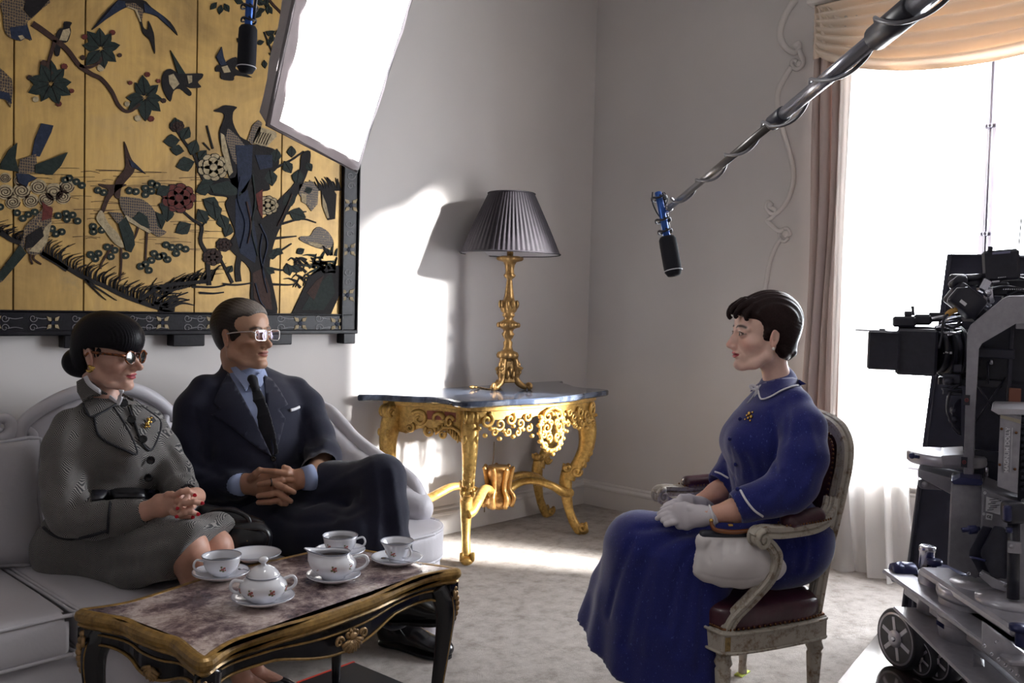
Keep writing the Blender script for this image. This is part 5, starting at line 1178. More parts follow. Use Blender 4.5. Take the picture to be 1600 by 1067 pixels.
def patch_on(bvh,poly,lift,th,mat,name,root,nx=22,label=None,closed_edge=None,T=None):
    """a separate piece of cloth laid over the garment: grid inside a picture polygon, dropped onto the surface and given thickness"""
    poly=np.array(poly,float);x0,y0=poly.min(0);x1,y1=poly.max(0);st=max(x1-x0,y1-y0)/nx
    me=bmesh.new();pv=[me.verts.new((p[0],p[1],0)) for p in poly];f=me.faces.new(pv);bmesh.ops.triangulate(me,faces=[f])
    for ax,a0,a1 in (((1,0,0),x0,x1),((0,1,0),y0,y1)):
        t=a0+st
        while t<a1-st*.3:bmesh.ops.bisect_plane(me,geom=me.verts[:]+me.edges[:]+me.faces[:],plane_co=(t*ax[0],t*ax[1],0),plane_no=ax);t += st
    me.verts.index_update();V=[];F=[];lastd=None;cen=poly.mean(0);h0,_=hit(bvh,cen[0],cen[1]);d0=(h0-CC)@CF if h0 is not None else 2.7
    be=set();
    for e in me.edges:
        if len(e.link_faces)== 1:be.add(e.verts[0].index);be.add(e.verts[1].index)
    for v_ in me.verts:
        h,n=hit(bvh,v_.co.x,v_.co.y);
        if h is None or abs((h-CC)@CF-d0)>.10:h=P(v_.co.x,v_.co.y,d0);n=TOCAM
        V.append(h-ray(v_.co.x,v_.co.y)/1.0*lift)
    F=[[q.index for q in fc.verts] for fc in me.faces];me.free();V=np.array(V)
    # orient outwards and relax
    o=link_mesh(name,V,F,mat,root,label=label);md=o.modifiers.new('thickness','SOLIDIFY');md.thickness=th;md.offset=0;return o
# ================================================================== woman in tweed on the sofa
LK=lambda th,s=1:s*_R0*math.cos(math.radians(th))-_F0*math.sin(math.radians(th))   # s=1 looks to picture right, th degrees towards the viewer
W_root=thing('person','woman in grey tweed suit and sunglasses, black hair in a bun, seated on the sofa','person',(-3.27,-.80,.41))
WO=P(167,552,2.72);WA=frame_of(LK(11),-3,0);WS=.985;WZ=.875
nb=P(166,632,2.76)
s=head_sdf(0,tuple(w2l(WA,WO,nb)/WS/[1,1,WZ]),.044,.96,.008,.001,1.0);HV,HF=s.mesh();HV=smoothm(HV,HF,1)
base=rgb(206,164,146);HC=skin_cols(HV,base,rgb(168,66,74),rgb(30,24,24),0,.019,.3);HW=short_face(HV,WZ)@(WA*WS).T+WO
# hands: clasped, fingers laced, painted nails
dR=2.50
def hp(x,y,d):return P(x,y,d)
hs=SDF(*bb([hp(200,806,2.56),hp(316,786,2.46),hp(300,768,2.48),hp(306,776,2.66),hp(290,810,2.45)],.035),.0022)
hs.chain([hp(196,806,2.56),hp(226,799,2.53)],[.030,.026],k=.01)
hs.echain([hp(226,799,2.53),hp(250,790,2.51),hp(272,785,2.50)],[(.024,.021),(.031,.018),(.033,.014)],(0,0,1),k=.012)
hs.echain([hp(292,776,2.60),hp(280,786,2.545)],[(.028,.018),(.030,.014)],(0,0,1),k=.01);hs.chain([hp(306,776,2.66),hp(292,779,2.60)],[.028,.026],k=.01)
fing=[([(274,774,2.49),(284,768,2.475),(295,768,2.48),(304,773,2.49)],1),([(278,783,2.485),(289,786,2.462),(303,784,2.468),(315,786,2.48)],1),
        ([(276,793,2.485),(288,799,2.465),(299,800,2.47),(308,803,2.48)],1),([(270,800,2.49),(283,806,2.475),(292,806,2.48),(300,808,2.485)],1),
        ([(298,776,2.53),(293,777,2.475),(286,784,2.462),(279,793,2.460)],1),([(302,790,2.53),(298,793,2.475),(289,801,2.462),(279,806,2.462)],1),
        ([(304,782,2.54),(300,785,2.50),(296,790,2.49)],0),([(255,788,2.50),(262,775,2.50),(269,773,2.492),(277,776,2.49)],0)]
for pts,nl in fing:hs.chain([hp(*p) for p in pts],[.0092,.0088,.0080,.0068][:len(pts)],k=.004,kk=.0015)
hs.ell(hp(262,773,2.50),.0098,k=.004)
V2,F2=hs.mesh();C2=np.tile(np.array(base)*np.array([.98,.90,.86]),(len(V2),1))
# legs and hidden trunk so that the body is one figure
ls=SDF(*bb([P(150,620,2.8),P(300,840,2.42),P(330,850,2.56),(-3.0,-1.1,.0),(-3.3,-1.3,.0),(-3.2,-.55,.45)],.12),.008)
KR,KL=P(292,858,2.47),P(332,856,2.60);AR,AL=P(379,1062,2.66),P(398,1052,2.74)
PEL=P(160,845,2.80)
ls.chain([nb,P(172,700,2.76),P(175,770,2.78),PEL],[.05,.09,.085,.11],k=.02)
for K,A_ in ((KR,AR),(KL,AL)):
    mid=K*.6+A_*.4;ls.chain([PEL,K],[.085,.056],k=.02,kk=.01);ls.chain([K,K*.68+A_*.32,A_*.85+K*.15,A_],[.052,.050,.031,.029],k=.02,kk=.01);ft=A_+np.array([.10,-.085,-.055]);ft[2]=.035;ls.chain([A_,ft],[.028,.022],k=.01)
for sx_ in ((P(97,676,2.66),P(100,796,2.56),P(196,806,2.56)),(P(230,664,2.87),P(275,748,2.80),P(300,776,2.66))):ls.chain(list(sx_),[.04,.036,.028],k=.02)
V3,F3=ls.mesh();V3=smoothm(V3,F3,2);C3=np.tile(np.array(base)*np.array([.95,.84,.78]),(len(V3),1))
BV,BF=join_m([(HW,HF),(V2,F2),(V3,F3)]);link_mesh('body',BV,BF,M_SKIN,W_root,cols=np.vstack([HC,C2,C3]))
put_eyes(W_root,WA,WO,WS)
m=MB();red=MAT('red_nail_polish',rgb(190,20,40),.12)
for (a,b) in (((304.5,773.5,2.482),(295,769,2.48)),((316,786,2.474),(303,784,2.468)),((309.5,803.3,2.474),(299,800,2.47)),((301,808,2.479),(292,806,2.48)),((277.5,794,2.453),(286,784,2.462)),((276.5,807,2.455),(289,801,2.462))):
    t=P(*a);nail(m,t,t-P(*b),TOCAM+_Z*.3,.0052,.0062)
m.build('fingernails',red,W_root,label='red painted fingernails')
# hair: sleek crown, straight fringe, low bun
h=SDF((-.20,-.11,-.12),(.15,.11,.16),.003)
h.ell((-.010,0,.036),(.101,.081,.094),k=0);h.ell((.030,0,.048),(.083,.074,.072),k=.02);h.ell((-.052,0,-.010),(.052,.066,.070),k=.02)
def wh(X,Y,Z_,D):
    lo=.012+.010*soft(np.abs(Y),.03,.07)-.0*X;front=soft(X,-.005,.02);cut=np.where(X>.008,(lo-Z_),-1.0);D=np.maximum(D,cut)
    D=np.maximum(D,np.where((X>-.03)&(X <= .008),(-.006-.8*(X)-Z_*1.0)*.7,-1));return D-.0010*np.sin(Y*900)*soft(X,.03,.07)*(Z_<.10)
h.field(wh)
for y in (-1,1):h.ell((-.006,y*.085,-.012),(.024,.022,.034),k=.004,op='sub');h.chain([(.020,y*.068,.012),(.018,y*.068,-.004)],[.008,.003],k=.004)
h.ell((-.098,0,-.034),(.040,.054,.044),k=.006);h.ell((-.078,0,-.052),(.04,.05,.03),k=.012)
h.crease([(-.072,-.05,.0),(-.078,0,.006),(-.072,.05,.0)],.006,-.004)
hair_build(W_root,h,WA,WO,WS,lambda V:np.tile((.010,.009,.012),(len(V),1)),sm=1,mt=M_HAIRB)
# sunglasses
T_=(WA*WS,WO);M_TORT=NT('tortoiseshell');co=M_TORT.coord();M_TORT.set(Base_Color=M_TORT.ramp(M_TORT.noise(120,3,.6,co),[(.4,rgb(46,22,12)),(.62,rgb(150,78,32))]),Roughness=.15);M_TORT=M_TORT.m
M_LENS=MAT('dark_green_lens',rgb(24,28,26),.06,coat=.6)
m=MB(T_);ln=MB(T_)
for y in (-1,1):
    c=np.array([.101,y*.031,-.003]);tl=eul(z=y*8);pts=[c+tl@np.array([0,.0200*math.cos(a),.0190*math.sin(a)+.002*abs(math.sin(a))*math.cos(a)*y]) for a in np.linspace(0,2*math.pi,32,endpoint=False)]
    m.tube(pts,.0024,8,closed=True,flat=(1.1,1));ln.add(pts+[c+tl@np.array([.003,0,0])],[(i,(i+1)% 32,32) for i in range(32)])
    m.tube(cr(np.array([c+[-.002,y*.020,.005],c+[-.012,y*.034,.008],[.04,y*.072,.006],[-.002,y*.078,.006],[-.02,y*.074,-.006]]),6),.0026,8,flat=(1.5,.8),up=(0,0,1))
m.tube(cr(np.array([[.100,-.0115,-.001],[.104,0,.003],[.100,.0115,-.001]]),5),.0026,8)
sg_=m.build('sunglasses',M_TORT,W_root,label='round tortoiseshell sunglasses with dark lenses');ln.build('lens',M_LENS,sg_)
m=MB(T_)
for y in (-1,1):m.tube(cr(np.array([(-.002,y*.078,-.034),(.006,y*.083,-.036),(.010,y*.082,-.044),(.002,y*.082,-.050),(-.008,y*.080,-.047)]),5),[.0045,.0055,.003],8);m.ball((.012,y*.082,-.038),(.009,.004,.005))
m.build('earrings',M_GOLDJ,W_root,label='gold clip earrings')
# jacket
SHR,SHL=P(100,672,2.66),P(236,662,2.87);ux=SHL-SHR;ux /= np.linalg.norm(ux)
tc=lambda x,y,d:P(x,y,d)
j=SDF(*bb([P(60,620,2.5),P(310,860,2.45),P(160,850,3.0),P(80,860,2.9),P(250,640,3.0)],.05),.0065)
j.echain([tc(168,642,2.765),tc(170,668,2.76),tc(178,705,2.75),tc(184,738,2.76),tc(186,770,2.78),tc(176,800,2.79),tc(168,822,2.80)],[(.090,.052),(.158,.082),(.155,.115),(.138,.108),(.122,.096),(.152,.118),(.182,.14)],ux,k=.02)
j.ell(tc(196,706,2.68),(.05,.05,.048),k=.04);j.ell(tc(232,700,2.78),(.05,.05,.048),k=.04)
j.chain([tc(108,664,2.665),tc(99,700,2.63),tc(97,745,2.60),tc(102,786,2.565),tc(110,806,2.555)],[.046,.056,.057,.057,.055],k=.03,kk=.02)
j.chain([tc(110,808,2.555),tc(150,813,2.548),tc(188,808,2.545),tc(216,802,2.54)],[.056,.052,.048,.044],k=.02,kk=.02)
j.chain([tc(232,662,2.865),tc(252,702,2.83),tc(272,740,2.80),tc(279,756,2.78)],[.048,.054,.053,.048],k=.03,kk=.02)
j.chain([tc(276,757,2.78),tc(284,765,2.73),tc(290,772,2.68)],[.048,.045,.042],k=.02,kk=.02)
# cuffs open, hem ends cleanly
wv=tc(245,795,2.51)-tc(188,800,2.545);j.ell(tc(236,797,2.527),(.030,.036,.036),k=.004,op='sub')
for pts,w_,a in (([(70,720),(85,770),(110,800)],.012,-.005),([(120,740),(112,775),(128,800)],.012,-.007),([(128,780),(150,765),(175,775)],.010,.006),([(100,760),(118,785),(122,812)],.010,-.006),([(90,800),(110,822),(140,832)],.012,-.006),([(165,745),(190,752),(225,744)],.010,-.005),([(150,765),(190,772),(235,762)],.012,-.006),([(140,700),(150,730),(152,760)],.012,-.006),([(190,800),(170,812),(150,815)],.01,-.005),([(135,650),(150,690),(155,720)],.01,-.004)):
    pass
V,F=j.mesh();jb=bvh_of(V,F)
def creases(sd,bvh,lst):
    for pts,w_,a in lst:
        q=on_surf(bvh,pts,0,3);
        if len(q)>1:sd.crease(q,w_,a)
creases(j,jb,(([(72,715),(85,765),(108,798)],.014,-.006),([(122,735),(116,772),(130,800)],.012,-.008),([(128,782),(152,768),(176,774)],.012,.007),([(98,758),(116,785),(124,812)],.010,-.007),([(92,802),(112,824),(145,834)],.012,-.006),([(150,752),(190,756),(228,746)],.010,-.006),([(138,690),(148,725),(150,762)],.012,-.008),([(255,690),(275,720),(284,742)],.012,-.006),([(270,700),(292,725),(298,745)],.010,.005),([(190,805),(165,818),(140,822)],.010,-.006),([(204,650),(216,700),(226,745)],.006,-.003)))
pel=SDF(*bb([P(60,790,2.5),P(260,850,2.9)],.12),.0065)
o,V,F,JB=cloth_mesh(j,'jacket',M_TWEED,W_root,2)
# peplum edge of the jacket over the skirt, skirt itself
k_=SDF(*bb([P(60,780,2.5),P(400,930,2.3),P(160,850,3.05),P(380,800,2.75)],.06),.0075)
k_.ecap(tc(170,800,2.80),tc(158,852,2.80),(.165,.125),(.205,.165),ux,k=.02)
k_.ecap(tc(180,858,2.72),KR+[0,0,.000],(.095,.10),(.078,.075),(0,0,1),k=.05);k_.ecap(tc(175,850,2.84),KL,(.100,.10),(.076,.075),(0,0,1),k=.05)
k_.ecap(tc(165,850,2.78),(KR+KL)/2+[0,0,.005],(.17,.095),(.11,.070),KL-KR,k=.04)
k_.chain([tc(145,878,2.68),tc(205,900,2.54),tc(262,884,2.45)],[.055,.036,.028],k=.05,kk=.03)
k_.chain([tc(262,870,2.46),tc(300,836,2.44)],[.034,.03],k=.03);k_.chain([tc(340,830,2.62),tc(368,845,2.64),tc(386,868,2.62)],[.055,.036,.018],k=.04,kk=.03)
dirK=np.cross(KL-KR,_Z);dirK[2]=0;dirK /= np.linalg.norm(dirK)
if dirK@(KR-PEL)<0:dirK=-dirK
hc=(KR+KL)/2+dirK*.030+np.array([0,0,.035]);k_.plane(hc,dirK*.8+np.array([0,0,-.55]),.006)
V,F=k_.mesh();kb=bvh_of(V,F)
creases(k_,kb,(([(95,842),(130,860),(170,858)],.012,-.008),([(110,860),(160,885),(210,880)],.014,-.008),([(120,880),(170,905),(230,895)],.012,.006),([(140,850),(200,852),(260,838)],.014,-.007),([(170,868),(220,868),(280,848)],.010,.005),([(250,835),(272,850),(268,890)],.010,-.006)))
o,V,F,KB=cloth_mesh(k_,'skirt',M_TWEED,W_root,2)
# wide collar, scalloped front facings, piping, buttons, belt
col_l=[(124,592),(132,612),(139,650),(160,642),(183,627),(176,617),(150,603),(135,590)]
patch_on(JB,[(120,596),(134,588),(152,604),(170,618),(184,630),(162,642),(141,651),(130,628),(121,612)],.012,.005,M_TWEED,'collar',W_root)
patch_on(JB,[(190,625),(190,613),(206,622),(222,636),(216,633),(200,632)],.010,.005,M_TWEED,'collar',W_root)
patch_on(JB,[(147,650),(165,640),(176,634),(190,655),(203,678),(214,709),(190,700),(168,690),(152,677)],.0075,.004,M_TWEED,'front_facing',W_root)
patch_on(JB,[(204,632),(224,638),(250,657),(248,680),(236,703),(222,690),(212,664)],.0075,.004,M_TWEED,'front_facing',W_root)
def pline(px,r=.0035,lift=.009,mat=None,name='piping'):
    q=[]
    for x,y in cr(np.array(px,float),5):
        p,n=hit(JB,x,y);
        if p is None or (q and np.linalg.norm(p-ray(x,y)*lift-q[-1])>.08):continue
        q.append(p-ray(x,y)*lift)
    m=MB();m.tube(np.array(q),r,7);m.build(name,mat or M_TWEEDP,W_root)
pline([(122,602),(124,618),(131,634),(141,651),(162,643),(184,629)],lift=.014,r=.003)
pline([(147,651),(153,678),(170,692),(192,702),(214,709),(204,680),(190,655),(177,636)]);pline([(190,627),(207,624),(222,635),(250,657),(248,680),(236,703),(222,692),(211,662),(201,636)])
pline([(168,833),(169,812),(172,784)],lift=.004)
q=[]
for x,y in cr(np.array([(68,824),(84,836),(108,842),(138,838),(168,829)],float),5):
    c_=[h_ for h_ in (hit(JB,x,y)[0],hit(KB,x,y)[0]) if h_ is not None]
    if c_:q.append(min(c_,key=lambda p:(p-CC)@CF)-ray(x,y)*.003)
m=MB();m.tube(np.array(q),.0045,7);m.build('piping',M_TWEEDP,W_root);pline([(283,762),(294,757),(304,762),(308,778)],lift=.004,r=.003)
for (x,y) in ((190,634),(202,660),(219,690),(229,717),(228,745)):
    p,n=hit(JB,x,y,.012)
    if p is None:continue
    m=MB();q=np.array(Vector(TOCAM*.6+n*.4).to_track_quat('Z','Y').to_matrix());m.lathe([(.0,0),(.0115,0),(.0125,.003),(.0115,.0055),(.009,.0045),(0,.004)],p-TOCAM*.004,20,q);m.build('button',M_BTN,W_root)
m=MB();bl=[]
for x in np.linspace(143,262,16):
    y=776-5*math.sin((x-143)/119*3.1);a,_=hit(JB,x,y-8,.003);b,_=hit(JB,x,y+8,.003)
    if a is not None and b is not None and (not bl or np.linalg.norm(a-bl[-1][0])<.07):bl.append((a-ray(x,y)*.003,b-ray(x,y)*.003))
v=[p for ab in bl for p in ab];m.add(v,[(2*i,2*i+2,2*i+3,2*i+1) for i in range(len(bl)-1)]);o=m.build('belt',MAT('black_belt_leather',rgb(22,22,32),.4),W_root);md=o.modifiers.new('t','SOLIDIFY');md.thickness=.004
p,n=hit(JB,230,772,.008);q=np.array([_R0,_Z,-_F0]).T
if p is not None:m=MB();m.box(p-ray(230,772)*.006,(.040,.034,.006),q@rotm('Z',.12),.003);m.box(p-ray(230,772)*.009,(.024,.020,.005),q@rotm('Z',.12),.002);m.build('belt_buckle',MAT('navy_buckle',rgb(26,27,44),.3),W_root)
# white blouse collar showing at the neck, gold brooch
m=MB()
for pp in ([(133,588),(140,600),(156,612),(170,620),(181,629),(184,632)],[(184,632),(188,622),(190,609)]):
    q=[]
    for x,y in cr(np.array(pp,float),5):
        p,n=hit(JB,x,y+3);q.append(P(x,y,min(((p-CC)@CF-.004) if p is not None else 2.66,2.72)))
    m.tube(np.array(q),.004,7,flat=(1.9,.5),up=(0,0,1))
m.build('blouse_collar',M_WHITE,W_root,label='white blouse collar edge')
m=MB()
for (x,y,r) in ((228,660,.006),(231,664,.005),(226,667,.007),(229,671,.004),(232,658,.004),(224,671,.004)):p,n=hit(JB,x,y,.014);m.ball(p if p is not None else P(x,y,2.66),(r,r,r*.9))
m.tube(np.array([P(225,673,((hit(JB,228,665)[0]-CC)@CF)-.02),P(228,664,((hit(JB,228,665)[0]-CC)@CF)-.022),P(233,657,((hit(JB,228,665)[0]-CC)@CF)-.02)]),.0025,6);m.build('brooch',M_GOLDJ,W_root,label='gold brooch')
# ivory court shoes
for A_ in (AR,AL):
    f_=np.array([.76,-.65,0]);s_=SDF(*bb([A_,A_+f_*.2],.08),.005);b=np.array([A_[0],A_[1],0]);s_.chain([b+[0,0,.075]-f_*.01,b+f_*.08+[0,0,.045],b+f_*.16+[0,0,.025]],[.034,.036,.022],k=.01);s_.cap(b-f_*.02+[0,0,.06],b-f_*.022+[0,0,.012],.022,.010,k=.01);s_.ell(b+[0,0,.11]+f_*.03,(.035,.035,.05),k=.005,op='sub');V,F=s_.mesh();link_mesh('shoe',V,F,M_SHOE,W_root)
# black handbag beside her
hb=thing('handbag','black leather handbag standing between the woman in tweed and the man','handbag',tuple(P(360,850,2.75)))
def bagp(x,y,d=2.74):return P(x,y,d)
s_=SDF(*bb([bagp(300,790),bagp(430,880,2.62),bagp(340,800,2.95)],.05),.005)
fr_=[(322,812),(352,822),(385,826),(409,828),(419,836),(417,852),(407,868),(394,875),(370,872),(340,860),(318,845)]
c=np.mean([bagp(x,y,2.70) for x,y in fr_],0)
for i in range(len(fr_)):a=bagp(*fr_[i],2.70);b=bagp(*fr_[(i+1)% len(fr_)],2.70);s_.chain([a*.82+c*.18,b*.82+c*.18],[.022,.022],k=.01);s_.chain([a*.6+c*.4,c],[.03,.036],k=.03)
s_.chain([bagp(320,805,2.80),bagp(360,812,2.80),bagp(400,824,2.78)],[.035,.035,.03],k=.02);s_.chain([bagp(385,838,2.70),bagp(350,850,2.70)],[.034,.036],k=.02)
V,F=s_.mesh();V=smoothm(V,F,2);M_BAG=MAT('black_bag_leather',rgb(22,22,28),.32,0,bump=(120,.15,.001),coat=.2);link_mesh('bag_body',V,F,M_BAG,hb)
m=MB();m.tube(np.array([bagp(x,y,2.665) for x,y in cr(np.array(fr_[1:9],float),5)]),.004,7);m.build('bag_edge',M_BAG,hb)
m=MB();m.tube(cr(np.array([bagp(330,815,2.70),bagp(322,806,2.69),bagp(340,797,2.69),bagp(365,798,2.69),bagp(386,808,2.69),bagp(392,824,2.69)]),6),.007,8);m.build('bag_handle',M_BAG,hb)
m=MB();m.ball(bagp(386,845,2.655),.004);m.tube([bagp(374,844,2.66),bagp(386,845,2.655)],.0015,6);m.build('clasp',M_GOLDJ,hb)
# ================================================================== man in the navy suit
M_root=thing('person','man in navy suit, tie and clear-rimmed glasses, legs crossed, seated on the sofa','person',(-2.75,-.78,.41))
MO=P(380,523,3.14);MA=frame_of(LK(27),3,0);MS=1.04;MZ=.915
nb=P(380,600,3.18)
s=head_sdf(1,tuple(w2l(MA,MO,nb)/MS/[1,1,MZ]),.056,1.06,.005,.002,.3);HV,HF=s.mesh();HV=smoothm(HV,HF,1)
base=rgb(190,148,122);HC=skin_cols(HV,base,rgb(160,98,86),rgb(62,46,38),1,.018,.2,beard=.22);HW=short_face(HV,MZ)@(MA*MS).T+MO
hp=lambda x,y,d:P(x,y,d)
hs=SDF(*bb([hp(366,757,2.98),hp(478,748,3.0),hp(404,735,2.86),hp(462,786,2.86),hp(440,720,2.9),hp(430,800,2.9)],.035),.0024)
hs.echain([hp(366,757,3.02),hp(384,756,2.98),hp(410,757,2.95),hp(428,760,2.94)],[(.028,.024),(.033,.022),(.044,.020),(.042,.017)],(0,0,1),k=.01)
hs.echain([hp(484,748,2.97),hp(468,748,2.955),hp(450,752,2.95),hp(436,758,2.96)],[(.028,.024),(.032,.022),(.042,.019),(.042,.016)],(0,0,1),k=.01)
for pts in ([(462,742,2.955),(448,740,2.925),(430,737,2.915),(407,735,2.925)],[(452,752,2.95),(440,750,2.915),(425,753,2.905),(405,757,2.912)],[(448,764,2.95),(437,768,2.91),(424,772,2.902),(404,775,2.91)],[(446,774,2.96),(436,781,2.915),(422,784,2.908),(404,785,2.915)],
            [(424,750,2.95),(432,757,2.905),(445,762,2.895),(459,769,2.90)],[(424,764,2.95),(434,770,2.905),(443,776,2.90),(454,783,2.905)],[(424,772,2.96),(432,781,2.92),(440,786,2.915),(447,787,2.92)],[(420,742,2.95),(432,744,2.93),(446,748,2.925),(456,750,2.93)]):
    hs.chain([hp(*p) for p in pts],[.0118,.0112,.0102,.0088],k=.004,kk=.0015)
hs.chain([hp(392,748,2.95),hp(400,740,2.925),hp(405,734,2.92)],[.013,.011,.009],k=.006);hs.chain([hp(458,742,2.955),hp(450,734,2.935),hp(444,730,2.93)],[.013,.011,.009],k=.006)
V2,F2=hs.mesh();C2=np.tile(np.array(base)*np.array([.97,.88,.84]),(len(V2),1))
PEL=P(398,812,3.15);KU=P(596,745,2.93);AU=P(622,905,2.80);KD=P(560,838,2.85);AD=P(618,958,2.87)
ls=SDF(*bb([PEL,KU,AU,KD,AD,P(380,580,3.2),P(300,620,3.0),P(480,620,3.3),P(660,1000,2.8)],.1),.009)
ls.chain([nb,P(395,680,3.16),P(402,750,3.16),PEL],[.06,.11,.105,.11],k=.02)
for K,A_ in ((KU,AU),(KD,AD)):ls.chain([PEL,K,A_],[.07,.042,.030],k=.02)
for a in ((P(312,622,3.06),P(292,735,3.02),P(366,757,3.02)),(P(466,618,3.28),P(503,715,3.15),P(484,748,2.98))):ls.chain(list(a),[.040,.032,.028],k=.02)
V3,F3=ls.mesh();BV,BF=join_m([(HW,HF),(V2,F2),(V3,F3)]);link_mesh('body',BV,BF,M_SKIN,M_root,cols=np.vstack([HC,C2,np.tile(np.array(base)*.9,(len(V3),1))]))
put_eyes(M_root,MA,MO,MS,(1,.35,0))
h=SDF((-.15,-.11,-.11),(.14,.11,.16),.003)
h.ell((-.018,0,.034),(.103,.082,.091),k=0);h.ell((-.050,0,-.012),(.046,.060,.056),k=.02);h.ell((.028,0,.062),(.052,.056,.044),k=.02)
h.ell((.100,0,-.012),(.058,.12,.088),k=.008,op='sub');h.ell((.068,-.070,.035),(.036,.030,.030),k=.014,op='sub');h.ell((.068,.070,.035),(.036,.030,.030),k=.014,op='sub')
for y in (-1,1):h.ell((-.004,y*.084,-.014),(.026,.022,.036),k=.004,op='sub');h.chain([(.016,y*.070,.020),(.015,y*.070,-.012)],[.008,.004],k=.004)
def mh(X,Y,Z_,D):D=np.maximum(D,(-.072-.3*X)-Z_ );return D-.0009*np.sin(np.arctan2(Y,Z_-.01)*52+3*np.sin(X*40))*soft(Z_,-.01,.03)-.0007*np.sin(Z_*900+X*200)*soft(-Z_,-.03,.0)
h.field(mh)
def mcol(V):
    x,y,z=V.T;g=soft(x,-.01,.06)*soft(z,.05,.09);c0=np.array(rgb(44,34,30));c1_=np.array(rgb(150,140,132));return c0+(c1_-c0)*(g*.85)[:,None]
hair_build(M_root,h,MA,MO,MS,mcol)
# glasses: thin clear metal rims
T_=(MA*MS,MO);M_RIM=MAT('silver_wire',rgb(214,208,206),.2,1);M_CLR=NT('spectacle_lens');tb=M_CLR.n('ShaderNodeBsdfTransparent');tb.inputs[0].default_value=(.86,.82,.92,1);gb=M_CLR.n('ShaderNodeBsdfGlossy');gb.inputs['Roughness'].default_value=.03;gb.inputs['Color'].default_value=(.8,.7,1,1);mx=M_CLR.n('ShaderNodeMixShader');mx.inputs[0].default_value=.07;M_CLR.l(tb.outputs[0],mx.inputs[1]);M_CLR.l(gb.outputs[0],mx.inputs[2]);M_CLR.l(mx.outputs[0],M_CLR.out.inputs[0]);M_CLR=M_CLR.m
m=MB(T_);ln=MB(T_)
for y in (-1,1):
    c=np.array([.108,y*.033,-.003]);tl=eul(z=y*6);base4=[(.022,.015),(.0,.017),(-.022,.015),(-.024,.0),(-.020,-.014),(.0,-.017),(.018,-.016),(.024,.0)]
    pts=[c+tl@np.array([0,a,b]) for a,b in cr(np.array(base4),4,True)];m.tube(pts,.0016,6,closed=True);ln.add(pts+[c+tl@np.array([.002,0,0])],[(i,(i+1)% len(pts),len(pts)) for i in range(len(pts))])
    m.tube(cr(np.array([c+[-.003,y*.025,.008],[.095,y*.066,.010],[.04,y*.078,.008],[.0,y*.080,.004]]),6),.0016,6,flat=(1.6,.8),up=(0,0,1))
m.tube(cr(np.array([[.108,-.011,.006],[.112,0,.009],[.108,.011,.006]]),5),.0018,6)
g_=m.build('eyeglasses',M_RIM,M_root,label='clear glasses with thin pale rims');ln.build('lens',M_CLR,g_)
# shirt and tie below the jacket opening
SHR,SHL=P(312,618,3.05),P(468,612,3.30);ux=SHL-SHR;ux /= np.linalg.norm(ux);tc=P
s_=SDF(*bb([tc(380,570,3.1),tc(450,800,3.0),tc(330,650,3.1),tc(380,800,3.3)],.08),.006)
s_.echain([tc(379,574,3.185),tc(384,592,3.175),tc(388,612,3.17),tc(394,650,3.15),tc(400,700,3.14),tc(405,770,3.14)],[(.061,.060),(.070,.066),(.105,.075),(.145,.108),(.140,.115),(.145,.12)],ux,k=.02)
o,V,F,SBV=cloth_mesh(s_,'shirt',M_SHIRT,M_root,2)
# jacket
j=SDF(*bb([tc(270,620,2.95),tc(525,640,3.2),tc(280,800,3.0),tc(510,790,3.2),tc(400,830,2.95),tc(400,580,3.35),tc(400,850,3.35)],.07),.007)
j.echain([tc(377,573,3.205),tc(380,588,3.205),tc(386,604,3.20),tc(388,616,3.19),tc(394,650,3.17),tc(402,700,3.15),tc(408,745,3.15),tc(404,800,3.17),tc(402,822,3.18)],[(.066,.062),(.078,.068),(.125,.07),(.195,.088),(.205,.125),(.190,.128),(.175,.125),(.195,.15),(.205,.16)],ux,k=.03)
j.chain([tc(319,608,3.08),tc(304,640,3.05),tc(298,690,3.03),tc(294,735,3.01)],[.050,.064,.066,.066],k=.03,kk=.02);j.chain([tc(296,738,3.01),tc(330,752,3.01),tc(358,758,3.0),tc(372,758,2.99)],[.064,.058,.050,.046],k=.03,kk=.02)
j.chain([tc(462,610,3.28),tc(478,635,3.27),tc(494,680,3.21),tc(505,712,3.15)],[.050,.062,.062,.060],k=.03,kk=.02);j.chain([tc(505,716,3.14),tc(498,733,3.05),tc(488,744,2.98)],[.058,.052,.048],k=.03,kk=.02)
j.ell(tc(384,757,2.97),(.034,.030,.034),k=.004,op='sub');j.ell(tc(468,749,2.96),(.034,.030,.034),k=.004,op='sub')
